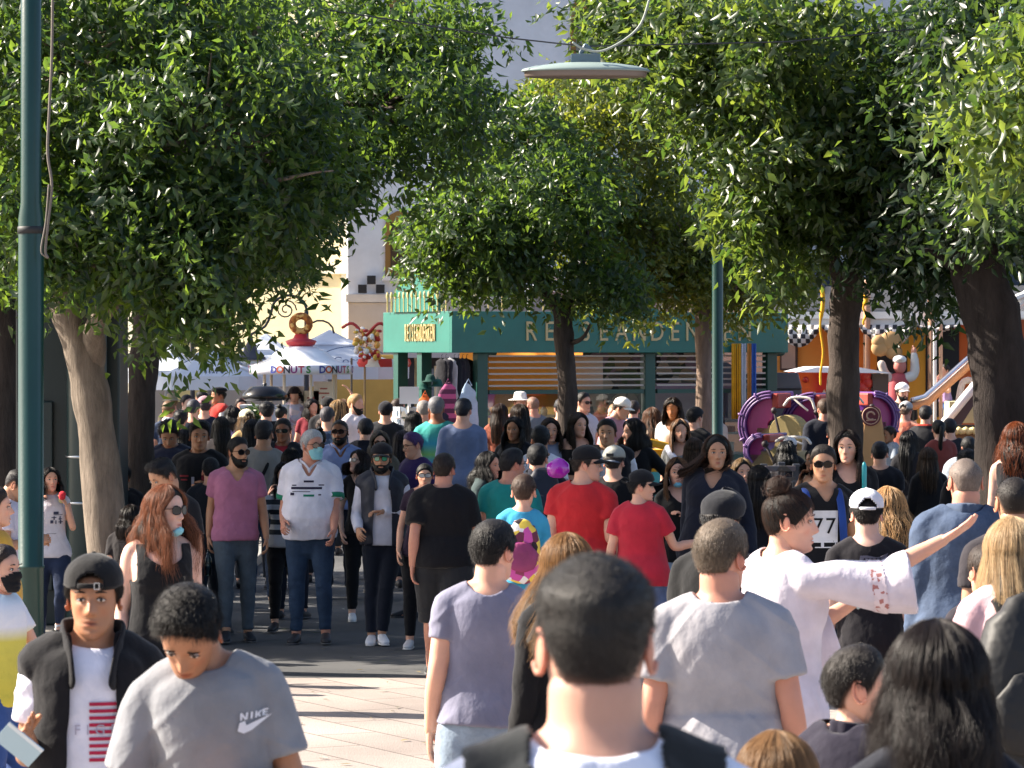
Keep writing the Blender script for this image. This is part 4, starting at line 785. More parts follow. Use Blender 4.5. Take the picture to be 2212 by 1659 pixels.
tree('small dark tree in the middle standing before the green kiosk', [foot(1222, 41), w3(1222, 1000, 41), w3(1226, 850, 41), w3(1218, 740, 41), w3(1212, 660, 41)], [.13, .11, .105, .11, .10],
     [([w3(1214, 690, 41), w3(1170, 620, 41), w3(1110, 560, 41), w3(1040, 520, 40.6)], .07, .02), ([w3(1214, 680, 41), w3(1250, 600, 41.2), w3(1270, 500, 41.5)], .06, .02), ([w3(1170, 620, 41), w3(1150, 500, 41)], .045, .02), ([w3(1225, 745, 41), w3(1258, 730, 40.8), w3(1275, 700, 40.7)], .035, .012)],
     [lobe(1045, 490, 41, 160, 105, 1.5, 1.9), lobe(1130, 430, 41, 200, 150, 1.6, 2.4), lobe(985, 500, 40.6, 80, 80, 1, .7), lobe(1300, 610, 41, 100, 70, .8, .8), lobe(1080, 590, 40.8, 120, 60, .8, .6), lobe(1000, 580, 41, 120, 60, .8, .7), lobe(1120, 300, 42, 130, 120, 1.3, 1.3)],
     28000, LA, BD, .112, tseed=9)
tree('slim pinkish tree just left of the thin green lamp post', [foot(1524, 43), w3(1522, 1000, 43), w3(1520, 800, 43), w3(1516, 640, 43), w3(1512, 540, 43)], [.12, .105, .095, .09, .08],
     [([w3(1514, 600, 43), w3(1480, 520, 43), w3(1440, 460, 43)], .05, .02), ([w3(1512, 560, 43), w3(1560, 470, 43.3)], .05, .02), ([w3(1516, 640, 43), w3(1450, 590, 42.8), w3(1400, 570, 42.6)], .035, .015)],
     [lobe(1340, 320, 43.5, 190, 230, 1.8, 3.2), lobe(1280, 480, 43, 120, 130, 1.2, 1.2), lobe(1430, 520, 43, 170, 120, 1.4, 1.9), lobe(1640, 575, 43.5, 130, 90, 1.2, 1.1), lobe(1300, 200, 44, 170, 100, 1.4, 1.0), lobe(1420, 615, 42.8, 170, 75, 1, 1.1), lobe(1600, 630, 42.5, 80, 50, .8, .4), lobe(1220, 270, 43.5, 80, 110, 1.0, .8)],
     37000, LY, BR, .112, tseed=11)
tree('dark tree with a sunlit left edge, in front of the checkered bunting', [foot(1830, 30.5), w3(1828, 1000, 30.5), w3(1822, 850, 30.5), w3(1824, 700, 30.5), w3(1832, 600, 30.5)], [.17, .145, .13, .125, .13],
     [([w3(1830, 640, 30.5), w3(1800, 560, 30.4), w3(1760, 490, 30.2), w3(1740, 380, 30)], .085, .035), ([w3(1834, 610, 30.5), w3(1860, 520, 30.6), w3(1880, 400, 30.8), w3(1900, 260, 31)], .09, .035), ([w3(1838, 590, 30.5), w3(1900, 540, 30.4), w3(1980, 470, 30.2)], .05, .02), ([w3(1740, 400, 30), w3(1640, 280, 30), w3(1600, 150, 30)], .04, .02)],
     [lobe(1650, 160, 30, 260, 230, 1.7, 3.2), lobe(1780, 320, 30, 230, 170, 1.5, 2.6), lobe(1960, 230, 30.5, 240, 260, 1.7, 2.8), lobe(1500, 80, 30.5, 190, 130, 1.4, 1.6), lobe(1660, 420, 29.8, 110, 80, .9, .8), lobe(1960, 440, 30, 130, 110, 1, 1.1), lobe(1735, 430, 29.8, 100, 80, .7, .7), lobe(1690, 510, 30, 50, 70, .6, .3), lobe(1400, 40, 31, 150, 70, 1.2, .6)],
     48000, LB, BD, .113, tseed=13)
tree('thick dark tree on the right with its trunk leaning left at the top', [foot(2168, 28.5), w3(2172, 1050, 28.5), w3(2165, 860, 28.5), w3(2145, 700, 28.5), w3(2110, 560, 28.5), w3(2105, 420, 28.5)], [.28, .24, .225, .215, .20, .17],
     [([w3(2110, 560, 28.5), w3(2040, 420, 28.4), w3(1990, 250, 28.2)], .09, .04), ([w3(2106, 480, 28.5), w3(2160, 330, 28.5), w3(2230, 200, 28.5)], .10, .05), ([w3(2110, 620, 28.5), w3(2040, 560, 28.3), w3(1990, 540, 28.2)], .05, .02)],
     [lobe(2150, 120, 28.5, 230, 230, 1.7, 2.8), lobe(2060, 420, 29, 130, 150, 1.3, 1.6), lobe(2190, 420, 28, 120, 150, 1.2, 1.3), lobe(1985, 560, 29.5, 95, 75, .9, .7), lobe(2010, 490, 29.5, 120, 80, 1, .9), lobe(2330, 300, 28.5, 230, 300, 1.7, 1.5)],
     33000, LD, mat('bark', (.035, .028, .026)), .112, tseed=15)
tree('bright leafy bough of a nearer tree entering at the right edge', [foot(2700, 20), w3(2690, 800, 20), w3(2640, 300, 20)], [.2, .18, .14], [([w3(2660, 450, 20), w3(2420, 250, 20), w3(2230, 230, 20)], .07, .02)],
     [lobe(2245, 230, 20, 150, 150, .7, 1.3), lobe(2450, 120, 20, 240, 220, 1.2, 2)], 12000, LB, BD, .10, tseed=17)
# trees along the left side of the street whose shade falls on the crowd
for i, (x_, y_, zt, r_c, n_l, sz) in enumerate([(-9.8, 33.4, 6.1, 3.4, 12000, .30), (-9.2, 38.5, 6.2, 3.5, 12000, .30), (-11, 59.5, 7.6, 3.7, 12000, .3), (-7.6, 6.2, 5.6, 2.1, 5000, .26)]):
    tree(('plane tree by the left kerb shading the crowd', 'plane tree further up the left side', 'plane tree near the yellow house', 'plane tree beside the nearest passers-by')[i], [[x_, y_, gz(y_) - .1], [x_ + .05, y_, 2], [x_ - .05, y_, 3.6], [x_, y_, 5]], [.2, .17, .15, .12], [([[x_, y_, 3.6], [x_ + 1, y_ + .5, 5]], .08, .03), ([[x_, y_, 3.4], [x_ - 1, y_ - .5, 5.1]], .08, .03)],
         [((x_, y_, zt), (r_c, r_c, r_c * .62), 3), ((x_ + r_c * .5, y_ - .5, zt - .5), (r_c * .7, r_c * .8, r_c * .5), 1)], n_l, LD, BG, sz, tseed=31 + i)

# ------------------------------------------------------------------ buildings
def rotM(px, d, deg, z=0): return Matrix.Translation((X(px, d), d, z)) @ Matrix.Rotation(math.radians(deg), 4, 'Z')
def part(q, name, m, parent, T=None, smooth=False, bevel=0):
    if T is not None: q.V = [np.array([(T @ Vector(v))[:] for v in V_]) for V_ in q.V]
    return q.build(name, m, parent, smooth, bevel=bevel)
# yellow house
yb = empty('house', (X(600, 70), 70, 0)); tag(yb, 'pale yellow sunlit house behind the white parasols', 'house'); R0 = Matrix.Rotation(math.radians(-27), 4, 'Z')
q = MB(); q.box(-7.5, 1.7, 0, 6, 0, 10.5); part(q, 'wall', mat('wall', 'e8dcb4'), yb, R0)
q = MB(); [q.box(a, b, -.06, 0, .0, 10) for a, b in ((-7.5, -7.2), (-3.6, -3.3), (-1.5, -1.25), (1.45, 1.7))]; q.box(-7.4, 1.6, -.09, -.002, 3.9, 4.1); part(q, 'trim', mat('wall', 'e8e0c8'), yb, R0)
for i, (a, b, z0_, z1) in enumerate(((-5.9, -4.9, 5.0, 6.6), (-2.9, -2.1, 5.0, 6.6), (-.6, .5, 5.2, 6.8), (-2.8, -2.1, 1.4, 3.3), (-6, -4.8, .2, 3.0))):
    q = MB(); q.box(a, b, -.05, 0, z0_, z1); w_ = part(q, 'window', mat('wall', 'd8d2c4'), yb, R0); q = MB(); q.box(a + .12, b - .12, -.065, -.05, z0_ + .12, z1 - .12); w2 = part(q, 'pane', mat('lens', '59616b', .1), w_, R0)
q = MB(); q.box(-7.8, 2.0, -.35, 6.3, 10.5, 10.8); part(q, 'roof', mat('wall', '8f6a55'), yb, R0)
# ground floor of the cafe, in the shade under the parasols
cf = empty('cafe', (X(560, 66), 66, 0)); tag(cf, 'beige and brown cafe front under the white parasols', 'cafe'); R1 = Matrix.Rotation(math.radians(4), 4, 'Z')
q = MB(); q.box(-1.9, .55, 0, 3, 0, 2.35); part(q, 'wall', mat('wall', 'a89e96'), cf, R1)
q = MB(); q.box(.56, 2.5, .01, 3, 0, 2.35); part(q, 'wall', mat('wall', 'c2a15c'), cf, R1)
q = MB(); q.box(2.52, 7.6, .02, 3, 0, 2.3); part(q, 'wall', mat('wall', '3a3c42'), cf, R1)
q = MB(); q.box(-1.7, -.75, -.08, -.002, 1.35, 2.05); fr_ = part(q, 'sign_board', mat('wall', '6d5f52'), cf, R1); q = MB(); q.box(-1.5, -.9, -.1, -.081, 1.5, 1.9); part(q, 'panel', mat('wall', 'd8c48a'), fr_, R1)
for a, b in ((3.0, 3.7), (3.9, 4.5), (5.0, 5.5), (6.2, 6.9)): q = MB(); q.box(a, b, -.03, .018, .2, 2.1); part(q, 'shutter', mat('paint', '747c88'), cf, R1)
q = MB(); q.box(2.6, 7.6, -.5, .018, 2.3, 2.55); part(q, 'canopy', mat('wall', 'b8b6b8'), cf, R1)
q = MB(); q.box(3.2, 4.1, -.06, .015, .9, 2.15); w_ = part(q, 'window', mat('wall', 'd9cdb0'), cf, R1); q = MB(); q.box(3.28, 4.02, -.08, -.061, .98, 2.07); part(q, 'pane', mat('plain', 'e7dcc2', .3), w_, R1)
# tall grey house, in shade
gb_ = empty('house', (X(962, 68.9), 68.9, 0)); tag(gb_, 'tall blue-grey house in shade behind the kiosk', 'house'); R2 = Matrix.Rotation(math.radians(5), 4, 'Z')
q = MB(); q.box(-1.86, 9.5, 0, 7, 0, 13.5); part(q, 'wall', mat('wall', 'd0d3da'), gb_, R2)
q = MB(); q.box(-1.9, 9.5, -.1, -.002, 3.35, 3.5); q.box(-1.88, 9.5, -.06, -.003, 7.2, 7.32); part(q, 'cornice', mat('wall', 'c9c6c4'), gb_, R2)
q = MB(); q.box(-1.85, 9.5, -.05, -.004, 0, 3.34); part(q, 'plinth', mat('wall', 'b9b2ae'), gb_, R2)
def oval(cx, cz, rx, rz, n=16): return [(cx + rx * math.cos(t), cz + rz * math.sin(t)) for t in np.linspace(0, 2 * np.pi, n, endpoint=False)]
for cx, cz in ((-.85, 4.5), (.9, 4.5), (2.7, 4.5), (4.5, 4.5), (6.3, 4.5), (-.85, 8.6), (2.7, 8.6), (6.3, 8.6)):
    q = MB(); q.prism([(cx - .3, cz - .65), (cx + .3, cz - .65), (cx + .3, cz + .3)] + [(cx + .3 * math.cos(t), cz + .3 + .3 * math.sin(t)) for t in np.linspace(.3, math.pi - .3, 6)] + [(cx - .3, cz + .3)], -.04, -.006); w_ = part(q, 'window', mat('wall', '8a6a3e'), gb_, R2)
    q = MB(); q.box(cx - .2, cx + .2, -.055, -.041, cz - .5, cz + .35); part(q, 'pane', mat('lens', '4a3a32', .1), w_, R2); q = MB(); q.box(cx - .36, cx + .36, -.16, -.006, cz - .74, cz - .66); part(q, 'sill', mat('wall', 'd8d8dc'), w_, R2)
q = MB(); [q.box(-1.35 + i * .13, -1.31 + i * .13, -.03, -.005, 5.75, 6.9 - .12 * i) for i in range(3)]; part(q, 'louvre', mat('plain', '3a4a68'), gb_, R2)
q = MB(); V_ = []
for i in range(1, 4):
    for j in range(2):
        if (i + j) % 2: q.box(-1.84 + i * .17, -1.84 + i * .17 + .165, -.125, -.104, 3.52 + j * .17, 3.52 + j * .17 + .165)
part(q, 'checker_plaque', mat('plain', '15151a'), gb_, R2)
# long shaded hall roof behind the kiosk
hl_ = empty('hall', (X(1400, 66), 66, 0)); tag(hl_, 'low grey hall with a glazed roof gable behind the kiosk', 'hall')
q = MB(); q.box(-2.2, 14, 0, 8, 0, 3.5); part(q, 'wall', mat('wall', '8f9298'), hl_); q = MB(); q.prism([(-2.2, 3.5), (1.6, 3.5), (-.3, 4.5)], -.2, 6); part(q, 'gable', mat('wall', 'b9c4cc'), hl_)
q = MB(); q.box(-1.9, 1.3, -.24, -.21, 3.5, 3.6); q.tube([(-2.2, -.24, 3.52), (-.3, -.24, 4.52), (1.6, -.24, 3.52)], .05, 6); q.tube([(-.3, -.24, 4.5), (-.1, -.24, 3.5)], .04, 6); part(q, 'roof_beam', mat('plain', 'f0f0f0'), hl_)
q = MB(); q.box(4, 14, -.4, .0, 3.6, 4.5); part(q, 'fascia', mat('wall', '3b4450'), hl_)
q = MB(); q.box(4.2, 14, .5, 5, 4.6, 6.4); part(q, 'dark_roof', mat('wall', '262a30'), hl_)

# ------------------------------------------------------------------ green kiosk
kd = 51.0; T = rotM(976, kd, 27); K = empty('kiosk', (X(976, kd), kd, 0)); tag(K, 'green souvenir kiosk with gold lettering on its wide fascia', 'kiosk'); Kr = Matrix.Rotation(math.radians(27), 4, 'Z')
GRN = mat('paint', (.018, .155, .125)); GRD = mat('paint', (.010, .075, .06)); z0k, z1k = Z(762, kd), Z(672, kd); LF = 5.55; LS = 2.3
q = MB(); q.box(0, LF, .0, .06, z0k, z1k); q.box(0, .06, .061, LS, z0k, z1k); q.box(LF - .06, LF, .061, LS, z0k, z1k); q.box(.062, LF - .062, LS - .06, LS, z0k, z1k); part(q, 'fascia', GRN, K, Kr, bevel=.008)
q = MB(); q.box(.07, LF - .07, .07, LS - .07, z0k + .25, z0k + .32); part(q, 'roof', GRD, K, Kr)
q = MB(); q.prism([(1.9, z1k), (3.4, z1k), (2.7, z1k + .42), (2.5, z1k + .42)], .0, .05); part(q, 'pediment', GRN, K, Kr)
q = MB(); q.prism([(.02, z1k)] + [(.02, z1k)] and [(0, 0)] * 0 or [(.75 * math.cos(t) + 1.15, z1k + .62 * math.sin(t)) for t in np.linspace(0, math.pi, 14)], -.03, .03, T=Matrix.Rotation(math.radians(90), 4, 'Z')); part(q, 'arch', GRN, K, Kr)
for i in range(15): q = MB(); q.lathe([(.012, 0), (.012, .19), (.026, .23), (.02, .28), (.001, .30)], n=8, c=(-.03, .12 + i * .14, z1k)); part(q, 'finial', mat('plain', 'c8b878'), K, Kr, smooth=True)
for i in range(24): q = MB(); q.lathe([(.012, 0), (.012, .19), (.026, .23), (.02, .28), (.001, .30)], n=8, c=(.15 + i * .22, .02, z1k)); part(q, 'finial', mat('plain', 'c8b878'), K, Kr, smooth=True)
GOLD = mat('plain', 'c9b583', .5)
def letters(word, spread, size, squeeze, m, parent, Mx, name='lettering', depth=.02, bold=.0):
    q = MB(); n = len(word)
    for i, ch in enumerate(word):
        if ch == ' ': continue
        V, F = textmesh(ch, size, bold=bold); c = spread * (i - (n - 1) / 2); V3 = np.stack([V[:, 0] * squeeze + c, np.zeros(len(V)), V[:, 1]], 1); k = len(V3)
        q.add(np.array([(Mx @ Vector(v))[:] for v in V3]), F)
    o = q.build(name, m, parent); so_ = o.modifiers.new('solid', 'SOLIDIFY'); so_.thickness = depth; so_.offset = 0; return o
letters('REISEANDENKEN', .295, .40, .8, GOLD, K, Kr @ Matrix.Translation((3.02, -.012, (z0k + z1k) / 2)))
letters('REISEANDENKEN', .078, .36, .26, GOLD, K, Kr @ Matrix.Translation((-.012, 1.02, (z0k + z1k) / 2 - .02)) @ Matrix.Rotation(math.radians(-90), 4, 'Z'))
for x_ in (.55, 3.28, 5.35): q = MB(); q.box(x_ - .085, x_ + .085, .12, .28, 0, z0k); q.tube([(x_, .2, z0k - .02), (x_ + .22, .2, z0k + .0)], .05, 6); part(q, 'post', GRD, K, Kr, bevel=.01)
for x_, y_ in ((.12, 1.95), (5.35, 2.1), (.12, 1.15)): q = MB(); q.box(x_ - .08, x_ + .08, y_ - .08, y_ + .08, 0, z0k); part(q, 'post', GRD, K, Kr)
zr = Z(897, kd); zw = Z(848, kd)
for a, b, mt in ((.66, 3.18, 'd98a2e'), (3.4, 5.25, '3a3a40')):
    q = MB(); [q.box(a, b, .15, .19, z0k - .06 - i * .085, z0k - .035 - i * .085) for i in range(7)]; part(q, 'louvre', mat('plain', 'b8b2a8', .4), K, Kr)
    q = MB(); q.box(a, b, .13, .22, zw - .03, zw + .03); part(q, 'rail', GRD, K, Kr); q = MB(); q.box(a, b, .13, .22, .82, .90); part(q, 'sill', GRD, K, Kr)
    q = MB(); q.box(a, b, .20, .206, .90, zw - .03); part(q, 'window', mat('glass', (.80, .84, .84)), K, Kr)
    q = MB(); q.box(a, b, .18, .9, 0, .82); part(q, 'counter', mat('wall', 'b9a88c'), K, Kr)
q = MB(); q.box(.7, 2.6, .32, .36, z0k - .78, z0k - .05); part(q, 'sun_blind', mat('bands', 'e08a2a', lo=0, hi=3, ax=0, cols=((0, 'e8923a'), (.45, 'f0a03a'), (.8, 'c9c0b0')), ip='LINEAR'), K, Kr)
q = MB(); q.box(3.5, 4.25, .5, .53, z0k - 1.0, z0k - .45); q.box(4.3, 5.2, .5, .53, z0k - 1.0, z0k - .45); part(q, 'poster', mat('plain', 'a88a98'), K, Kr)
q = MB(); q.box(2.95, 5.3, 1.55, 1.6, 0, z0k); q.box(.2, 2.94, 1.55, 1.6, 0, 1.1); part(q, 'back_wall', mat('mottled', '888888', sc=5, cols=('3c4238', '6a6a60', '9a8a70', '5a6a4a', 'b0a898', '2a2c30', '8a7a8a')), K, Kr)
os_ = empty('added_orange_stall', (X(1130, 57.5), 57.5, 0)); tag(os_, 'added orange stall turned to the sun, behind the left half of the kiosk', 'stall'); Ro = Matrix.Rotation(math.radians(-38), 4, 'Z')  # added stall, angled into the sun so bright orange shows through the glass
q = MB(); q.box(-1.3, 1.2, 0, .1, .9, 3.0); part(q, 'front', mat('bands', 'e8923a', lo=.9, hi=3.0, ip='LINEAR', cols=((0, 'b8a890'), (.25, 'd8a858'), (.4, 'e8962e'), (1, 'e88a2a'))), os_, Ro)
q = MB(); q.box(-1.25, 1.15, -.5, .09, .0, .88); part(q, 'counter', mat('wall', 'b0a48c'), os_, Ro); q = MB(); q.box(-1.3, -1.2, .11, 1.5, 0, 3.0); q.box(1.1, 1.2, .11, 1.5, 0, 3.0); part(q, 'side_wall', mat('wall', 'c07a30'), os_, Ro)
# goods behind the glass: small figures and boxes on the shelves
for j, zz_ in enumerate((.92, 1.22, 1.5)):
    q = MB(); q.box(.7, 5.2, .5, 1.0, zz_ - .03, zz_); part(q, 'shelf', mat('plain', 'c8c4bc'), K, Kr)
GOODS = ['d8d4cc', 'c04a3a', 'e2c23a', '3a62a0', 'c87aa0', '6a9a4a', '2a2a30', 'e8e0d0', 'b06a30', 'f0f0f0']
nG = 0
for j, zz_ in enumerate((.92, 1.22, 1.5)):
    x_ = .8
    while x_ < 5.1:
        q = MB(); h_ = rnd.uniform(.08, .2); w_ = rnd.uniform(.035, .06); ty = rnd.randrange(3)
        if ty == 0: q.lathe([(.001, 0), (w_, 0), (w_ * 1.1, h_ * .4), (w_ * .5, h_ * .62), (w_ * .62, h_ * .8), (.001, h_)], n=10)
        elif ty == 1: q.box(-w_, w_, -w_ * .6, w_ * .6, 0, h_); q.box(-w_ * .8, w_ * .8, -w_ * .65, -w_ * .61, h_ * .2, h_ * .8)
        else: q.lathe([(.001, 0), (w_ * .8, 0), (w_ * .9, h_ * .8), (w_ * .8, h_ * .8), (w_ * .7, .02)], n=10); q.tube([(w_ * .8, 0, h_ * .7), (w_ * 1.5, 0, h_ * .45), (w_ * .8, 0, h_ * .15)], .008, 5)
        p_ = Kr @ Vector((x_, .6 + rnd.uniform(-.04, .2), zz_)) + Vector((X(976, kd), kd, 0))
        nm_ = ('vase', 'gift_box', 'mug')[ty]; o = q.build(nm_, mat('plain', GOODS[(nG * 7) % 10], .45), None, smooth=ty != 1, loc=p_, rz=rnd.uniform(0, 3))
        tag(o, 'small %s on the shelves behind the kiosk glass' % {'vase': 'souvenir vase', 'gift_box': 'gift box', 'mug': 'souvenir mug'}[nm_], 'souvenir', 'souvenirs behind the kiosk glass'); nG += 1; x_ += rnd.uniform(.14, .26)
# goods hung at the open left end of the kiosk
def kp_(x, y, z): return Kr @ Vector((x, y, z)) + Vector((X(976, kd), kd, 0))
for i in range(7):
    p_ = kp_(-.12 + .09 * i, .08 + .05 * i, z0k - .08); q = MB(); V, F = sweep(smoothpath([(0, 0, 0), (0, 0, -.12), (0, .01, -.55)], 4), np.interp(np.linspace(0, 1, 9), [0, .2, 1], [.02, .10, .12])[:, None] * np.array([[1, .28]]), 12); V += .012 * wob(V, 40, i)[:, None]; q.add(V, F)
    q.tube([(0, 0, .0), (.0, 0, .05), (.02, 0, .06)], .004, 5); o = q.build('hanging_shirt', mat('cloth', ('1c1c22', '34343c', 'b0b0b4', '22262e', '2e2e38', '40424a', '1a1a1e')[i]), None, smooth=True, loc=p_, rz=math.radians(-40 + 8 * i)); tag(o, '%s shirt on a hanger under the kiosk fascia' % ('black', 'charcoal', 'pale grey', 'blue-black', 'dark', 'slate', 'jet black')[i], 'shirt', 'shirts hanging at the kiosk corner')
for i, (px_, py_, c_) in enumerate(((915, 838, '164a40'), (945, 832, '1c5048'), (930, 822, '0f3c34'))):
    p_ = W(px_, py_, 50.2); q = MB(); q.lathe([(.001, .09), (.05, .08), (.07, .03), (.075, 0), (.13, -.015), (.13, -.02), (.07, -.015)], n=16); q.tube([(0, .02, .085), (0, .02, .11)], .006, 5); o = q.build('green_hat', mat('cloth', c_), None, smooth=True, loc=p_); tag(o, '%s felt hat on the rack at the kiosk corner' % ('left', 'right', 'topmost')[i] + '', 'hat', 'green felt hats at the kiosk')
for i, (px_, py_, w_, h_, c_, lb) in enumerate(((968, 872, .30, .50, 'c04a86', 'pink striped child dress hanging on the kiosk rack'), (918, 882, .26, .3, 'e0682e', 'bright orange cloth bag hanging beside the pink dress'), (955, 905, .3, .3, '28283a', 'dark blue bag hanging under the hats'), (1012, 895, .3, .8, '9ab0c8', 'light blue shirt hanging by the green kiosk post'))):
    p_ = W(px_, py_, 50.0); q = MB(); V, F = sweep(smoothpath([(0, 0, h_ / 2), (0, 0, h_ * .2), (0, 0, -h_ / 2)], 4), np.interp(np.linspace(0, 1, 9), [0, .25, 1], [w_ * .2, w_ * .36, w_ * .5])[:, None] * np.array([[1, .3]]), 14); V += .02 * wob(V, 26, i)[:, None]; q.add(V, F); q.tube([(-w_ * .15, 0, h_ / 2), (0, 0, h_ / 2 + .09), (w_ * .15, 0, h_ / 2)], .008, 6)
    mm = mat('cloth', c_) if i else mat('bands', c_, lo=-.4, hi=.4, cols=tuple((j / 12, 'b0507e' if j % 2 else '5a2a48') for j in range(12))); o = q.build(('dress', 'cloth_bag', 'cloth_bag', 'hanging_shirt')[i], mm, None, smooth=True, loc=p_); tag(o, lb, ('dress', 'bag', 'bag', 'shirt')[i])
# postcard rack
pr = empty('postcard_rack', W(882, 0, 48.5) * 0 + Vector((X(884, 48.5), 48.5, 0))); tag(pr, 'revolving white postcard rack left of the kiosk', 'rack')
q = MB(); q.tube([(0, 0, 0), (0, 0, 1.9)], .02, 8); q.lathe([(.02, .0), (.25, .02), (.25, .05), (.02, .06)], n=16); q.box(-.13, .13, -.02, .0, 1.72, 1.95); part(q, 'stand', mat('plain', 'd8d8d8'), pr)
for j in range(7):
    for a in range(4):
        t = a * math.pi / 2 + .5; q = MB(); q.box(-.11, .11, -.2, -.18, .55 + j * .165, .69 + j * .165, T=Matrix.Rotation(t, 4, 'Z')); part(q, 'postcard', mat('mottled', '888888', sc=16, cols=('e8e8ea', 'c8d0d8', '3a4a5a', 'd0c8b8')), pr)
# blue fish-tail ride edge and dome roof beyond the kiosk glass
rd = empty('ride_canopy', (X(1430, 62), 62, 0)); tag(rd, 'dark ride canopy with a white curved edge, seen through the kiosk', 'canopy')
q = MB(); pts = [(1.9 * math.cos(t), .0, 1.25 + 1.35 * math.sin(t)) for t in np.linspace(math.pi * .95, math.pi * .42, 12)]; q.tube(pts, .09, 8); part(q, 'edge', mat('plain', 'f2f2f2'), rd)
q = MB(); q.prism([(1.85 * math.cos(t), 1.2 + 1.3 * math.sin(t)) for t in np.linspace(math.pi, 0, 16)], .05, 1.2); part(q, 'cover', mat('plain', '2c2e36'), rd)

# ------------------------------------------------------------------ parasols, donut stand, old lamps
def parasol(px, pytop, pyedge, rpx, d, label, text=None, col='dfe6f2'):
    zt, ze, r = Z(pytop, d), Z(pyedge, d), rpx * d / FP; root = empty('parasol', (X(px, d), d, 0)); tag(root, label, 'parasol', 'white parasols of the cafe terrace')
    def sq(rad, zz_): return [(rad * max(-1, min(1, 1.18 * math.cos(t))), rad * max(-1, min(1, 1.18 * math.sin(t))), zz_) for t in np.linspace(0, 2 * np.pi, 32, endpoint=False)]
    def ringmesh(levels):
        q = MB(); V = []; [V.extend(l) for l in levels]; n = 32; q.add(V, [(i * n + j, i * n + (j + 1) % n, (i + 1) * n + (j + 1) % n, (i + 1) * n + j) for i in range(len(levels) - 1) for j in range(n)]); return q
    zc = ze + (zt - ze) * .62; q = ringmesh([sq(.30 * r, zc + .02), sq(.55 * r, ze + (zc - ze) * .50), sq(.8 * r, ze + (zc - ze) * .2), sq(r, ze), sq(r * .995, ze - .22)]); o = q.build('canopy', mat('canvas', col), root, smooth=False)
    q = ringmesh([sq(.01, zt), sq(.2 * r, zt - (zt - zc) * .6), sq(.42 * r, zc - .02)]); q.build('vent_cap', mat('canvas', col), root)
    q = MB(); q.tube([(0, 0, 0), (0, 0, zt - .05)], .035, 8); q.lathe([(.02, .02), (.35, .02), (.35, .1), (.02, .12)], n=12); q.build('pole', mat('plain', '8a8a8e'), root)
    if text:
        slope = math.atan2(zc - ze, r * .45); T_ = Matrix.Translation((text[1], -r * .80, ze + (zc - ze) * .22)) @ Matrix.Rotation(0, 4, 'X'); V, F = textmesh(text[0], text[2]); V3 = [(T_ @ Vector((v[0], v[1] * math.cos(slope) * .9 - .03 * 0, v[1] * .8)))[:] for v in V]; V3 = [(a, b - .03, c) for a, b, c in V3]; q = MB(); q.add(V3, F); q.tube([(text[1] + .55 * math.cos(t), -r * .80 - .03, ze + (zc - ze) * .22 + .02 + .22 * math.sin(t)) for t in np.linspace(.5, 3.0, 12)], .008, 5); q.build('print', mat('plain', '4a6288'), root)
    return root
parasol(452, 745, 812, 110, 58, 'parasol at the far left of the terrace, dappled with sun', ('Lu-ty', .1, .20))
parasol(575, 720, 805, 130, 60, 'parasol between the two old lamps, left of the donut stand')
parasol(712, 712, 790, 170, 61, 'widest parasol, right behind the donut stand dome', ('Coca C', .45, .22))
parasol(360, 735, 800, 90, 64, 'parasol half hidden by the hanging leaves')
dn = 55.0; D = empty('donut_stand', (X(650, dn), dn, 0)); tag(D, 'round donut stand with a white dome and a giant donut on top', 'stand')
rr = 112 * dn / FP; ze, zd = Z(800, dn), Z(752, dn)
q = MB(); q.lathe([(rr * .02, zd + .05), (rr * .3, zd + .02), (rr * .5, zd - .06), (rr * .66, zd - .17), (rr * .78, ze + .12), (rr * .97, ze + .08)], n=40); part(q, 'dome', mat('paint', 'eef0f6', .25), D, smooth=True)
q = MB(); q.lathe([(rr * .97, ze + .085), (rr, ze + .08), (rr, ze - .06), (rr * .97, ze - .06), (rr * .95, ze - .02)], n=48); part(q, 'ring', mat('plain', 'e6e6f0', .4), D, smooth=True)
wd_ = 'DONUTS '; cols = ['2a3a9a', '3a8a3a', 'c03a5a', '8a2a7a', '2a2a3a', 'd05a2a']; LT = {}
for i in range(42):
    ch = wd_[i % 7]
    if ch == ' ': continue
    t = math.radians(-118 + i * 8.6 * .92); V, F = textmesh(ch, .15, bold=.004); ca_, sa_ = math.cos(t), math.sin(t)
    if sa_ > .3: continue
    V3 = [((rr + .006) * math.cos(t + v[0] / rr), (rr + .006) * math.sin(t + v[0] / rr), ze + .01 + v[1]) for v in V]; LT.setdefault(cols[(i * 5 + i // 7) % 6], MB()).add(V3, F)
for c_, q in LT.items(): part(q, 'lettering', mat('plain', c_), D)
q = MB(); q.lathe([(.001, .22), (.09, .21), (.12, .15), (.24, .11), (.21, .05), (.16, .02)], n=24, c=(0, 0, zd)); part(q, 'finial', mat('plain', 'c03038', .35), D, smooth=True)
q = MB(); t = np.linspace(0, 2 * np.pi, 25); q.tube(np.stack([.13 * np.cos(t), .0 * t, zd + .37 + .12 * np.sin(t)], 1), .055, 10, cap=False); part(q, 'giant_donut', mat('mottled', 'a05a20', sc=22, cols=('9a5a22', 'b06a28', '8a4a1a', 'd8a860')), D, smooth=True)
for a in (-1.0, -.35, .3, .95, 2.2, 4.0):
    t = a - math.pi / 2; q = MB(); q.tube([(rr * .8 * math.cos(t), rr * .8 * math.sin(t), 0), (rr * .8 * math.cos(t), rr * .8 * math.sin(t), ze)], .022, 6); part(q, 'post', mat('plain', 'd8c8b0'), D)
q = MB(); q.lathe([(rr * .75, 1.0), (rr * .78, 1.0), (rr * .78, .0)], n=32); part(q, 'counter', mat('plain', 'e6e2e0', .4), D, smooth=True)
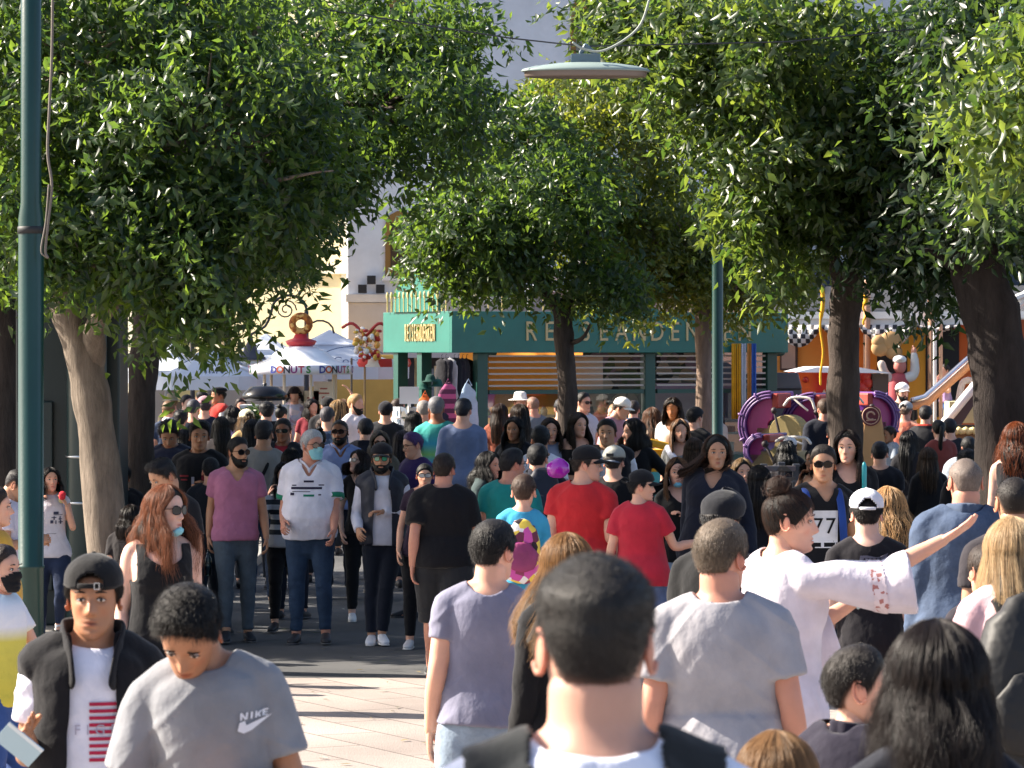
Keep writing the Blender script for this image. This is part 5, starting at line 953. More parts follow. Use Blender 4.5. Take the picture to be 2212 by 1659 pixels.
t_ = np.linspace(-2.9, -.25, 20); q = MB(); V = [(rr * .74 * math.cos(t), rr * .74 * math.sin(t), z) for z in (1.0, 1.62) for t in t_]; q.add(V, [(i, i + 1, 21 + i, 20 + i) for i in range(19)]); part(q, 'glass_screen', mat('glass', (.86, .84, .85)), D, smooth=True)
for i, (px_, py_, c_, lb) in enumerate(((640, 858, 'e8d8d0', 'white price card with a pink frame in the donut stand, left one'), (672, 868, 'efe2c8', 'cream price card beside the donut seller'), (700, 848, 'f0e6d8', 'large white menu card hung in the donut stand'))):
    p_ = W(px_, py_, dn + .2); q = MB(); q.box(-.12 - .04 * (i == 2), .12 + .04 * (i == 2), -.012, .012, -.17, .17); q.box(-.08, .08, -.016, -.0125, -.02, .0, 1); q.box(-.06, .05, -.016, -.0125, .05, .07, 1); q.ball((0, -.014, -.09), (.035, .004, .035), 8, 1); o = q.build('menu_card', [mat('plain', c_), mat('plain', 'b85a50')], None, loc=p_); tag(o, lb, 'menu card')
q = MB(); q.lathe([(.001, .2), (.2, .18), (.32, .08), (.34, .02), (.3, -.02), (.001, -.03)], n=20); q.lathe([(.001, .23), (.03, .23), (.03, .2)], n=8); o = q.build('pot_lid', mat('plain', '101014', .25), None, smooth=True, loc=W(572, 862, 52.5)); tag(o, 'big black domed lid on the white machine by the donut stand', 'lid')
q = MB(); q.box(-.34, .34, -.3, .3, 0, Z(868, 52.5) - .04); q.box(-.3, .3, -.31, -.302, .2, .9); o = q.build('white_machine', mat('paint', 'c9ccd4'), None, loc=(X(572, 52.5), 52.5, 0), bevel=.04); tag(o, 'white food machine under the black lid, left of the donut stand', 'machine')
def oldlamp(px, d, label):
    r = empty('street_lamp', (X(px, d), d, 0)); tag(r, label, 'street lamp', 'old curled street lamps'); zt = Z(672, d)
    q = MB(); q.lathe([(.001, 0), (.12, 0), (.12, .3), (.06, .4), (.045, 1.0), (.035, zt), (.001, zt + .02)], n=12); q.build('pole', mat('plain', '34343a'), r, smooth=True)
    q = MB(); t = np.linspace(0, math.pi, 12); arc = [(-.28 + .28 * math.cos(a), 0, zt + .25 * math.sin(a)) for a in t] + [(-.66, 0, zt - .24), (-.9, 0, zt - .38)]; q.tube(smoothpath(arc, 3), .022, 7)
    t = np.linspace(0, 3.6 * math.pi, 26); q.tube(np.stack([-.33 + (.17 - .012 * t) * np.cos(t), 0 * t, zt + .02 + (.17 - .012 * t) * np.sin(t)], 1), .012, 6); t = np.linspace(0, math.pi, 8); q.tube([(.22 - .22 * math.cos(a), 0, zt - .35 + .2 * math.sin(a)) for a in t], .016, 6); q.build('bracket', mat('plain', '34343a'), r, smooth=True)
    q = MB(); q.lathe([(.03, .0), (.05, -.12), (.10, -.2), (.12, -.3), (.24, -.36), (.25, -.4)], n=16, c=(-.9, 0, zt - .38)); sh_ = q.build('lamp_shade', mat('plain', '4a4a52'), r, smooth=True)
    q = MB(); q.ball((-.9, 0, zt - .82), (.21, .21, .08), 14); q.build('diffuser', mat('plain', 'e8e6e0', .4), sh_, smooth=True)
oldlamp(662, 58, 'curled iron street lamp behind the giant donut'); oldlamp(416, 60, 'curled iron street lamp against the yellow house, at its left')
# carousel with swagged red and white crown
cr_ = empty('carousel', (X(800, 57), 57, 0)); tag(cr_, 'small red, white and yellow carousel left of the kiosk', 'carousel'); zc = Z(768, 57)
q = MB(); q.lathe([(.40, .07), (.43, 0), (.40, -.06)], n=36, c=(.22, -.1, zc - .12)); part(q, 'rounding_board', mat('mottled', 'c03030', sc=5, cols=('c83a34', 'e8e4dc', 'c83a34', 'd89a90')), cr_, smooth=True)
q = MB()
for i in range(70): q.ball((rnd.uniform(-.22, .16), rnd.uniform(-.15, .1) - .6, zc + rnd.uniform(-.05, .42)), (rnd.uniform(.025, .055), .04, rnd.uniform(.025, .06)), 7, rnd.randrange(4))
for sx in (-1, 1): q.tube(smoothpath([(-.05, -.6, zc + .3), (-.05 + sx * .2, -.65, zc + .5), (-.05 + sx * .36, -.6, zc + .44)], 4), [.025] * 9, 7, 0)
q.build('ornament', [mat('plain', 'b83430', .4), mat('plain', 'd8b048', .4), mat('plain', 'f0ece4', .4), mat('plain', 'e0a048', .4)], cr_, smooth=True)
for i, a in enumerate((-.28, -.08, .5, .72, .95, 1.2)): q = MB(); q.tube([(a, -.4 + .2 * (i % 2), .2), (a, -.4 + .2 * (i % 2), zc - .05)], .018, 7); q.tube([(a, -.4 + .2 * (i % 2), .3), (a, -.4 + .2 * (i % 2), 1.3)], .035, 8); q.build('pole', mat('plain', 'a08050' if i % 2 else '6a5a48', .35), cr_, smooth=True)
q = MB(); q.lathe([(.001, .22), (1.1, .22), (1.1, .0)], n=30, c=(.3, .3, 0)); part(q, 'platform', mat('plain', '8a3a30'), cr_, smooth=True)
# low hedge, planter boxes, white fence by the terrace
def hedge(label, x0, x1, d, h, n, sd):
    rg = np.random.default_rng(sd); r = empty('hedge', ((x0 + x1) / 2, d, 0)); tag(r, label, 'hedge'); C = rg.uniform((-(x1 - x0) / 2, -.25, .35), ((x1 - x0) / 2, .25, h), (n, 3)); C[:, 2] += .08 * np.sin(C[:, 0] * 7); obj('foliage', leafmesh('foliage', C, .09, LD, droop=0, rg=rg), r)
    q = MB(); q.box(-(x1 - x0) / 2, (x1 - x0) / 2, -.3, .3, 0, .42); q.build('planter', mat('wall', '4a4238'), r, bevel=.02)
hedge('clipped dark hedge in a planter before the cafe terrace', X(340, 54), X(400, 54), 54, 1.35, 5000, 1); hedge('round dark bush in a planter behind the lavender shirt', X(488, 51.5), X(556, 51.5), 51.5, 1.55, 6000, 2)
wf = empty('white_fence', (X(486, 46), 46, 0)); tag(wf, 'short white slatted fence beside the lavender shirt', 'fence')
for i in range(5): q = MB(); q.box(-.18 + i * .1, -.10 + i * .1, -.02, .02, 0, 1.32 - .1 * (i % 2)); q.build('slat', mat('paint', 'c6d0dc'), wf)
q = MB(); q.box(-.2, .34, .022, .05, .4, .47); q.box(-.2, .34, .022, .05, 1.0, 1.07); q.build('rail', mat('paint', 'b6c0cc'), wf)

# ------------------------------------------------------------------ posts and lamps
pl = empty('lamp_post', (X(67, 24.6), 24.6, 0)); tag(pl, 'tall thick green post with a cable, at the left', 'lamp post')
s24 = 24.6 / FP; q = MB(); r1 = 27.5 * s24; r0 = 22.5 * s24; zj = Z(455, 24.6); q.lathe([(.14, 0), (.14, .02), (r1 * 1.03, .03), (r1, .5), (r1, Z(1228, 24.6)), (r1 * 1.06, Z(1226, 24.6)), (r1 * 1.06, Z(1222, 24.6)), (r1, Z(1220, 24.6)), (r1, zj - .06), (r0, zj + .05), (r0 * .97, 7.5), (.001, 7.52)], n=32); q.build('pole', mat('paint', (.006, .040, .034), .3), pl, smooth=True)
q = MB(); q.lathe([(r1 * 1.0, .05), (r1 * 1.07, .045), (r1 * 1.07, -.0), (r1, 0)], n=24, c=(0, 0, Z(505, 24.6))); q.build('clamp', mat('plain', '1c2024'), pl, smooth=True)
q = MB(); cb = [(w3(px_, py_, 24.45)[0] - X(67, 24.6), -.15, Z(py_, 24.45)) for px_, py_ in ((114, -20), (112, 120), (107, 230), (103, 330), (112, 400), (104, 480), (98, 540), (103, 556))]; q.tube(smoothpath(cb, 5), .010, 7); cb2 = [(a - .02, b, c) for a, b, c in cb[4:]]; q.tube(smoothpath([(a + .03 * math.sin(i * 3), b, c) for i, (a, b, c) in enumerate(cb2)], 5), .007, 6); q.build('cable', mat('plain', '6a625a'), pl, smooth=True)
p2 = empty('lamp_post', (X(1550, 38), 38, 0)); tag(p2, 'thin dark green post right of the slim pinkish tree', 'lamp post'); rp = 12 * 38 / FP
q = MB(); q.lathe([(.1, 0), (.1, .4), (rp, .45), (rp, Z(520, 38)), (rp * .8, Z(500, 38)), (rp * .8, 6), (.001, 6.02)], n=20); q.build('pole', mat('paint', (.010, .045, .040), .32), p2, smooth=True)
dl = 27.0; hlmp = empty('hanging_lamp', W(1265, 150, dl)); tag(hlmp, 'wide flat grey street lamp hung on a wire between the trees', 'lamp'); sc_ = dl / FP
q = MB(); R_ = 139 * sc_; q.lathe([(.001, 17 * sc_), (60 * sc_, 14 * sc_), (R_ * .8, 7 * sc_), (R_ * .97, 1 * sc_), (R_, -2 * sc_), (R_, -5 * sc_), (R_ * .96, -5 * sc_)], n=48, sy=.4); q.build('shade', mat('plain', '8a9a96', .4), hlmp, smooth=True)
q = MB(); q.lathe([(R_ * .955, -3.5 * sc_), (R_ * .95, -15 * sc_), (R_ * .93, -17 * sc_), (.001, -17.5 * sc_)], n=48, sy=.4); q.build('diffuser', mat('plain', '7a6d64', .35), hlmp, smooth=True)
q = MB(); q.box(-32 * sc_, 32 * sc_, -.05, .05, 14 * sc_, 33 * sc_); q.tube([(-10 * sc_, 0, 36 * sc_), (0, 0, 52 * sc_)], .018, 6); q.tube([(20 * sc_, 0, 34 * sc_), (0, 0, 52 * sc_)], .018, 6); q.build('bracket', mat('paint', '5f7480'), hlmp, bevel=.01)
q = MB(); o_ = W(1265, 150, dl); q.tube([W(700, 20, 27) - o_, W(1100, 82, 27) - o_, W(1262, 100, 27) - o_, W(1700, 90, 27.4) - o_, W(2200, 40, 28) - o_], .006, 5); q.build('wire', mat('plain', '3a3a3c'), hlmp)
q = MB(); q.tube(smoothpath([W(a, b, 26.9) - o_ for a, b in ((1238, 92), (1262, 106), (1300, 110), (1350, 85), (1385, 50), (1405, -10))], 5), .009, 7); q.build('cable', mat('plain', '9aa29a'), hlmp, smooth=True)
# dark green kiosk box / cabinet between pole and leaning tree
cb_ = empty('green_cabinet', (X(192, 30.6), 30.6, .11)); tag(cb_, 'tall dark green metal cabinet between the post and the leaning tree', 'cabinet')
q = MB(); q.box(-.62, .26, 0, .7, 0, 4.0); q.build('body', mat('paint', (.008, .02, .022)), cb_, bevel=.02); q = MB(); q.tube([(0.0, -.15, 0), (0.0, -.15, 4.2)], .17, 18); q.build('column', mat('paint', (.010, .030, .032), .35), cb_, smooth=True)
for z_ in (Z(985, 30.6), Z(1084, 30.6)): q = MB(); q.lathe([(.17, -.012), (.182, -.01), (.182, .01), (.17, .012)], n=24, c=(0, -.15, z_ - .11)); q.build('silver_band', mat('metal', 'b8bcc0', .3), cb_, smooth=True)
q = MB(); q.box(-.6, -.30, -.06, -.001, .3, 1.9); q.build('door', mat('paint', (.012, .026, .028)), cb_, bevel=.01)
# bench under the two left trees
bn = empty('bench', (X(290, 30), 30, .11)); tag(bn, 'white-edged bench behind the leaning tree', 'bench')
q = MB(); q.box(-.35, .35, -.2, .2, .62, .68); q.build('seat', mat('paint', 'b9c0c4'), bn, bevel=.01)
for sx in (-.3, .3): q = MB(); q.box(sx - .03, sx + .03, -.18, .18, 0, .62); q.build('leg', mat('paint', '3a4044'), bn)
# ------------------------------------------------------------------ fairground at the right
fd = 62.0
B = empty('fun_ride', (X(1860, fd), fd, 0)); tag(B, 'orange fairground ride front under a white eave, right of the kiosk', 'ride'); Br = Matrix.Rotation(math.radians(-14), 4, 'Z')
def xb(px): return (px - 1860) * fd / FP
z_e0, z_e1 = Z(702, fd), Z(674, fd)
q = MB(); q.box(xb(1650), xb(2300), .0, 4, 0, z_e0); part(q, 'wall', mat('bands', 'e08a3a', lo=xb(1650), hi=xb(2120), ax=0, ip='LINEAR', cols=((0, 'e89a48'), (.45, 'd9762c'), (.62, 'e0a23a'), (.80, 'dda43a'), (.83, 'c8622e'), (1, 'd8642e'))), B, Br)
q = MB(); q.box(xb(1650), xb(2300), -.5, 4.2, z_e0, z_e0 + .10); q.box(xb(1650), xb(2300), -.55, 4.2, z_e0 + .102, z_e1); part(q, 'eave', mat('paint', 'eceae6'), B, Br)
q = MB(); q.box(xb(1650), xb(2300), .3, 4, z_e1, z_e1 + .45); part(q, 'upper_wall', mat('wall', '77787c'), B, Br); q = MB(); q.box(xb(1640), xb(1775), .2, 3, z_e1 + .3, z_e1 + .85); part(q, 'upper_sign', mat('wall', '333a4c'), B, Br)
q = MB()
for i in range(14):
    for j in range(4): q.lathe([(.001, .02), (.055, .0)], n=6, c=(0, 0, 0)); q.V[-1] = np.array([(xb(1655) + i * .085 + .042 * (j % 2), -.0 - v[2], z_e1 + .95 + j * .085 + v[1]) for v in q.V[-1]])
part(q, 'bulb_panel', mat('plain', 'f2f2ee'), B, Br)
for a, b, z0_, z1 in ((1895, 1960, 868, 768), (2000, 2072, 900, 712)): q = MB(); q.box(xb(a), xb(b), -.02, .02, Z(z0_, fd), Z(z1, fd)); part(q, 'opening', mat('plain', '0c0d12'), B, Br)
q = MB(); q.box(xb(1684), xb(1722), -.06, -.002, Z(800, fd), Z(738, fd)); w_ = part(q, 'framed_picture', mat('plain', '4a3428'), B, Br); q = MB(); q.box(xb(1688), xb(1718), -.075, -.061, Z(796, fd), Z(742, fd)); part(q, 'picture', mat('wall', 'b09080'), w_, Br)
q = MB(); q.box(xb(1657), xb(1664), -.14, -.003, Z(860, fd), Z(736, fd)); part(q, 'trim', mat('plain', 'f0efec'), B, Br)
for px_ in (1884, 2022): q = MB(); q.tube([(xb(px_), -.62, 0), (xb(px_), -.62, Z(610, fd))], .06, 10); part(q, 'pole', mat('plain', 'b78a6c', .4), B, Br, smooth=True)
# checkered swags
def swag(px0, px1, pyt, drop, label):
    n, k = 22, 8; x0, x1 = xb(px0), xb(px1); V, UV = [], []
    for i in range(n + 1):
        u = i / n; bot = (drop * math.sin(u * math.pi) ** .8 + 4) * fd / FP
        for j in range(k + 1): v = j / k; V.append((x0 + (x1 - x0) * u, -.60 - .12 * math.sin(v * 3) - .03 * math.sin(u * 25), Z(pyt, fd) - bot * v)); UV.append((u * (px1 - px0) / 9 / 8, v * (.15 + .85 * math.sin(u * math.pi)) * drop / 9 / 8))
    F = [(i * (k + 1) + j, (i + 1) * (k + 1) + j, (i + 1) * (k + 1) + j + 1, i * (k + 1) + j + 1) for i in range(n) for j in range(k)]; V = [(Br @ Vector(v) + B.location)[:] for v in V]; me = mesh('bunting', V, F, mat('checker', 'cfcac6', sc=8)); uv = me.uv_layers.new(name='UVMap')
    li = np.empty(len(me.loops), np.int32); me.loops.foreach_get('vertex_index', li); uv.data.foreach_set('uv', np.array(UV, np.float32)[li].reshape(-1)); o = obj('checkered_bunting', me); tag(o, label, 'bunting', 'black and white checkered bunting')
for i_, a in enumerate(((1690, 1786, 702, 44), (1786, 1868, 702, 26), (1868, 1990, 702, 48), (1990, 2080, 702, 12))): swag(*a, ('checkered swag nearest the kiosk', 'narrow checkered swag by the dark tree', 'deepest checkered swag above the racer figure', 'shallow checkered swag at the right end')[i_])
# racer figure in relief on the wall
rc = empty('racer_figure', (X(1950, fd - 1.0), fd - 1.0, 0)); tag(rc, 'painted racing driver figure with raised arms and a white cap', 'figure'); sc1 = (fd - 1) / FP
def rp_(px, py, y=0): return ((px - 1950) * sc1, y, Z(py, fd - 1))
q = MB(); q.tube(smoothpath([rp_(1938, 900), rp_(1940, 860), rp_(1942, 820)], 3), [(.17, .12)] * 7, 14); q.build('body', mat('plain', 'b04a50', .6), rc, smooth=True)
q = MB(); q.ball(rp_(1944, 790), (.11, .1, .14), 14); q.build('head', mat('plain', 'c87a70', .6), rc, smooth=True); q = MB(); q.ball(rp_(1943, 777), (.12, .12, .08), 12); q.box(rp_(1935, 0)[0], rp_(1950, 0)[0], -.24, -.08, rp_(0, 777)[2] - .01, rp_(0, 775)[2] + .02); q.build('cap', mat('plain', 'ece8e4'), rc, smooth=True)
q = MB(); q.tube(smoothpath([rp_(1955, 818), rp_(1974, 808), rp_(1976, 782), rp_(1974, 764)], 4), [.08, .085, .09, .09, .08, .08, .08, .075, .07, .07, .06, .06, .05], 10); q.build('arm', mat('plain', 'd8d4cc'), rc, smooth=True)
q = MB(); q.ball(rp_(1974, 758), (.05, .05, .07), 8); q.tube([rp_(1974, 756), rp_(1972, 748)], .018, 6); q.build('hand', mat('plain', 'd89a80'), rc, smooth=True)
q = MB(); q.tube(smoothpath([rp_(1928, 822), rp_(1912, 806), rp_(1904, 786)], 4), [.07] * 9, 10); q.build('arm', mat('plain', 'c8b4a8'), rc, smooth=True)
q = MB(); [q.ball(rp_(*c_, .1), (r_, .08, r_ * .9), 12) for c_, r_ in (((1903, 752), .16), ((1925, 738), .2), ((1900, 738), .13), ((1932, 760), .15))]; q.build('painted_wheels', mat('plain', 'b08a5a', .7), rc, smooth=True)
q = MB(); q.box(rp_(1925, 0)[0], rp_(1962, 0)[0], -.05, .1, 0, rp_(0, 890)[2]); q.build('base', mat('plain', 'b04a50'), rc)
# red and orange snack stall with a white canopy
st = empty('snack_stall', (X(1830, 57), 57, 0)); tag(st, 'snack stall with a red and orange painted board and a white canopy', 'stall'); s57 = 57 / FP
def xs(px): return (px - 1830) * s57
q = MB(); q.box(xs(1704), xs(1880), -.05, .05, Z(868, 57), Z(803, 57)); part(q, 'painted_board', mat('bands', 'e0482a', lo=xs(1704), hi=xs(1880), ax=0, ip='LINEAR', cols=((0, 'e8662a'), (.25, 'e8642c'), (.36, 'cf3226'), (.7, 'c82e26'), (.85, 'd8543a'), (1, 'c83828'))), st)
q = MB(); V_ = [(xs(1752), Z(868, 57) - .3)] + [(xs(1752 + i * 7), Z(868, 57) + .05 + .10 * math.sin(i * .55) + .07 * math.sin(i * 1.9)) for i in range(19)] + [(xs(1880), Z(868, 57) - .3)]; q.prism(V_, -.07, -.052); part(q, 'cream_scallop', mat('plain', 'd9b79a'), st)
q = MB()
for px_, py_, r_ in ((1868, 812, .1), (1874, 828, .09), (1862, 840, .11), (1872, 852, .1), (1740, 820, .05)): q.ball((xs(px_), -.06, Z(py_, 57)), (r_, .03, r_), 10)
part(q, 'painted_fruit', mat('plain', 'b8281e', .35), st, smooth=True)
q = MB(); q.prism([(xs(1715), Z(804, 57)), (xs(1925), Z(806, 57)), (xs(1850), Z(793, 57)), (xs(1760), Z(793, 57))], -.3, 2.2); part(q, 'canopy', mat('canvas', 'e6eaf2'), st)
q = MB(); q.box(xs(1884), xs(1918), -.1, 1.6, 0, Z(808, 57)); q.box(xs(1700), xs(1760), .4, 1.6, 0, Z(868, 57)); part(q, 'side_wall', mat('wall', '5f5450'), st)
q = MB(); q.box(xs(1704), xs(1884), .2, 1.6, 0, Z(868, 57)); part(q, 'counter', mat('wall', '8a6a50'), st)
q = MB(); q.box(-.42, .42, -.15, .15, 0, Z(840, 54)); q.prism([(-.42, Z(840, 54)), (.42, Z(840, 54)), (.36, Z(805, 54)), (-.40, Z(805, 54))], -.2, .1); o = q.build('grey_booth', mat('paint', '55585f'), None, loc=(X(1670, 54), 54, 0), bevel=.02); tag(o, 'slanted dark grey booth between the kiosk and the red snack stall', 'booth')
# wall hangings at the right end of the kiosk
for i, (px_, c_, w_) in enumerate(((1590, 'e0a020', 20), (1606, 'c9ccd4', 9), (1618, 'd08a40', 8), (1628, '3a62b0', 9))):
    q = MB(); n = 14; V = [((j - 7) / 7 * w_ * 53 / FP / 2, .03 * math.sin(j * 1.9), z) for z in (Z(742, 53), Z(850, 53), Z(905, 53)) for j in range(n + 1)]; q.add(V, [(r * (n + 1) + j, r * (n + 1) + j + 1, (r + 1) * (n + 1) + j + 1, (r + 1) * (n + 1) + j) for r in range(2) for j in range(n)]); o = q.build('hanging_towel', mat('cloth', c_), None, smooth=True, loc=(X(px_, 53), 53, 0)); o.modifiers.new('s', 'SOLIDIFY').thickness = .01; tag(o, ('wide yellow', 'silver grey', 'orange', 'royal blue')[i] + ' towel hanging at the right end of the kiosk', 'towel')
# ride tubs: magenta hoods over cream wheels
def tub(px, pyt, pyb, d, label, flip=False):
    r = empty('ride_car', (X(px, d), d, 0)); tag(r, label, 'ride car', 'purple ride cars'); s = d / FP; h = (pyb - pyt) * s; R_ = h * .52; zc = Z(pyt, d) - R_; sg = -1 if flip else 1
    a0, a1 = math.radians(90), math.radians(228); t = np.linspace(a0, a1, 26)
    def arc(Ro, Ri, y0, y1, q):
        n = 26; V = [(sg * Ro * math.cos(a) + sg * .0, y0, zc + Ro * math.sin(a)) for a in t] + [(sg * Ri * math.cos(a), y0, zc + Ri * math.sin(a)) for a in t] + [(sg * Ri * math.cos(a), y1, zc + Ri * math.sin(a)) for a in t] + [(sg * Ro * math.cos(a), y1, zc + Ro * math.sin(a)) for a in t]
        F = [(k * n + i, k * n + i + 1, ((k + 1) % 4) * n + i + 1, ((k + 1) % 4) * n + i) for k in range(4) for i in range(n - 1)] + [(0, n, 2 * n, 3 * n), (n - 1, 4 * n - 1, 3 * n - 1, 2 * n - 1)]; q.add(V, F); return q
    Tm = Matrix.Rotation(math.radians(-24 * sg), 4, 'Z')
    part(arc(R_ * .80, R_ * .15, -.0, .10, MB()), 'hood_side', mat('paint', 'b0407e', .35), r, Tm, bevel=.02)
    part(arc(R_, R_ * .805, -.06, .85, MB()), 'hood', mat('paint', '5a2a78', .35), r, Tm, bevel=.02)
    q = MB()
    for rr_ in (.82, .91, 1.0): q.tube([(sg * R_ * rr_ * math.cos(a), -.07, zc + R_ * rr_ * math.sin(a)) for a in t], .014, 6)
    for a in t[5:-3:8]: q.tube([(sg * R_ * .93 * math.cos(a), -.08, zc + R_ * .93 * math.sin(a)), (sg * R_ * 1.04 * math.cos(a), -.08, zc + R_ * 1.04 * math.sin(a))], .018, 6)
    part(q, 'piping', mat('plain', '7e5c94', .35), r, Tm, smooth=True)
    q = MB(); q.box(min(0, sg * .09), max(0, sg * .09), -.02, .5, zc + R_ * .5, zc + R_ * .95); part(q, 'red_pad', mat('plain', 'a03a30', .5), r, Tm, bevel=.02)
    q = MB(); q.lathe([(.001, .0), (R_ * .5, 0), (R_ * .53, .03), (R_ * .53, .28), (.001, .3)], n=30); q.V[-1] = np.array([(v[0] + sg * .2, v[2] - .05, zc - R_ * .22 - v[1]) for v in q.V[-1]]); part(q, 'wheel', mat('wall', 'a59468'), r, Tm, smooth=False)
    q = MB(); q.box(sg * .1 - .35, sg * .1 + .35, .0, .5, 0, zc); part(q, 'body', mat('wall', 'a08c68'), r, Tm, bevel=.04)
    q = MB(); q.tube([(sg * .06, -.09, zc + R_ * .42), (sg * .22, -.11, zc - R_ * 1.0)], .018, 6); q.ball((sg * .06, -.09, zc + R_ * .44), .045, 8); part(q, 'lever', mat('plain', '2a2024'), r, Tm, smooth=True)
    q = MB(); q.tube(smoothpath([(sg * .2, -.1, zc + R_ * .6), (sg * .3, -.1, zc + R_ * .82), (sg * .55, -.1, zc + R_ * .80), (sg * .62, -.1, zc + R_ * .5)], 4), .018, 8); q.tube([(sg * .33, -.1, zc + R_ * .80), (sg * .52, -.1, zc + R_ * .45)], .014, 6); part(q, 'lap_bar', mat('plain', 'd8d0c8', .3), r, Tm, smooth=True)
    return r
tub(1668, 846, 985, 47, 'purple ride car with a magenta hood, the left one of the big pair'); tub(1760, 849, 992, 47.5, 'purple ride car with a magenta hood, touching the dark tree trunk'); tub(1885, 846, 960, 48.5, 'ride car opening the other way, right of the dark tree', True)
tub(1648, 937, 1010, 42, 'small purple ride car low in front of the big pair')
ep = empty('emblem_panel', (X(1883, 46), 46, 0)); tag(ep, 'tan rounded panel with a round dark red emblem', 'panel'); s46 = 46 / FP
q = MB(); q.prism([(-45 * s46, Z(1090, 46)), (40 * s46, Z(1090, 46)), (30 * s46, Z(960, 46)), (18 * s46, Z(884, 46)), (4 * s46, Z(876, 46)), (-14 * s46, Z(880, 46)), (-28 * s46, Z(960, 46))], -.06, .06); part(q, 'board', mat('wall', 'c89a6c'), ep, bevel=.03)
q = MB(); q.lathe([(.001, .0), (.125, 0), (.13, -.02), (.001, -.02)], n=28); q.V[-1] = np.array([(v[0] - .02, -.064 + v[2] * .5, Z(898, 46) + v[1]) for v in q.V[-1]]); e_ = part(q, 'emblem', mat('plain', '6a2430'), ep)
q = MB(); t = np.linspace(0, 2 * np.pi, 24); q.tube(np.stack([-.02 + .105 * np.cos(t), 0 * t - .078, Z(898, 46) + .105 * np.sin(t)], 1), .007, 5, cap=False); t = np.linspace(.4, 5.2, 14); q.tube(np.stack([-.02 + .05 * np.cos(t), 0 * t - .078, Z(898, 46) + .05 * np.sin(t)], 1), .012, 6); q.tube([(-.07, -.078, Z(898, 46) - .06), (.04, -.078, Z(898, 46) - .05)], .009, 5); part(q, 'emblem_ring', mat('plain', 'c8a088'), e_, smooth=True)
# slanting rail and steps of the big ride
rl = empty('ride_rail', (X(2040, 55), 55, 0)); tag(rl, 'long slanting silver and orange rail rising to the thick dark tree', 'rail')
def rr2(px, py, y=0, d=55): return ((px - 2040) * d / FP, y, Z(py, d))
q = MB(); q.tube([rr2(1972, 866), rr2(2000, 858), rr2(2130, 742)], .055, 10); part(q, 'handrail', mat('metal', 'dcdce0', .25), rl, smooth=True)
q = MB(); q.tube([rr2(1968, 880), rr2(2004, 868), rr2(2130, 757)], .06, 10); part(q, 'lower_rail', mat('plain', 'd89a68', .5), rl, smooth=True)
for px_ in (2022, 2035): q = MB(); q.box(*[rr2(px_ - 3, 0)[0], rr2(px_ + 3, 0)[0]], .1, .2, 0, Z(700, 55)); part(q, 'post', mat('plain', 'd0a888' if px_ > 2030 else 'e0ded8', .5), rl)
q = MB(); q.prism([(rr2(2028, 935)[0], rr2(0, 935)[2]), (rr2(2060, 935)[0], rr2(0, 935)[2]), (rr2(2128, 828)[0], rr2(0, 828)[2]), (rr2(2120, 812)[0], rr2(0, 812)[2])], -.3, -.1); part(q, 'stair_side', mat('plain', '4a4048'), rl)
q = MB(); q.tube([rr2(2020, 930, -.35), rr2(2122, 805, -.35)], .07, 8); part(q, 'white_rail', mat('plain', 'f2f0ee'), rl, smooth=True)
q = MB(); q.tube(smoothpath([rr2(2068, 900, .1), rr2(2078, 836, .1), rr2(2090, 822, .1), rr2(2102, 826, .1), rr2(2112, 850, .1)], 4), .05, 8); q.tube([rr2(2080, 850, .1), rr2(2076, 890, .1)], .05, 6); part(q, 'seat_bar', mat('plain', 'e0d4cc'), rl, smooth=True)
q = MB(); q.box(rr2(2056, 0)[0], rr2(2130, 0)[0], .3, 1.2, Z(915, 55), Z(868, 55)); part(q, 'cream_platform', mat('wall', 'd8d0a8'), rl)
q = MB(); q.box(rr2(1990, 0)[0], rr2(2140, 0)[0], -.9, -.8, Z(925, 55), Z(915, 55)); part(q, 'top_rail', mat('plain', '2a2a2e'), rl); q = MB(); q.box(rr2(2004, 0)[0], rr2(2200, 0)[0], -.85, .2, 0, Z(926, 55)); part(q, 'tan_base', mat('wall', 'a88a66'), rl)
q = MB(); [q.ball(rr2(2030 + i * 5, 928 + 2 * math.sin(i * 2.2), -.92), .05, 8) for i in range(14)]; part(q, 'lights', mat('plain', 'f4e6a0', .3), rl, smooth=True)
q = MB(); q.tube([rr2(2128, 740, -.1), rr2(2136, 790, -.1), rr2(2130, 830, -.1)], [.09, .13, .05], 10); part(q, 'yellow_shell', mat('plain', 'd8b050', .4), rl, smooth=True)
rp2 = empty('pitched_roof', (X(2215, 52), 52, 0)); tag(rp2, 'white-edged little roof with orange boards at the right picture edge', 'roof'); q = MB(); q.tube([((2170 - 2215) * 52 / FP, 0, Z(690, 52)), ((2240 - 2215) * 52 / FP, 0, Z(612, 52))], .07, 6); q.tube([((2165 - 2215) * 52 / FP, -.1, Z(655, 52)), ((2240 - 2215) * 52 / FP, -.1, Z(625, 52))], .05, 6); part(q, 'edge', mat('plain', 'efece8'), rp2); q = MB(); q.box((2182 - 2215) * 52 / FP, .6, .1, .9, 0, Z(690, 52)); part(q, 'wall', mat('wall', 'a85a3a'), rp2)
for px_, py0, py1, d_, lb in ((1775, 620, 830, 49, 'yellow rope hanging left of the dark tree'), (1868, 640, 700, 49, 'short twisted yellow rope right of the dark tree')):
    q = MB(); pts = [(math.sin(i * 1.3) * .02, 0, Z(py0 + (py1 - py0) * i / 9, d_)) for i in range(10)]; q.tube(smoothpath(pts, 3), [.03 if i < 9 else .016 for i in range(28)], 7); o = q.build('yellow_rope', mat('cloth', 'd8a020'), None, smooth=True, loc=(X(px_, d_), d_, 0)); tag(o, lb, 'rope')
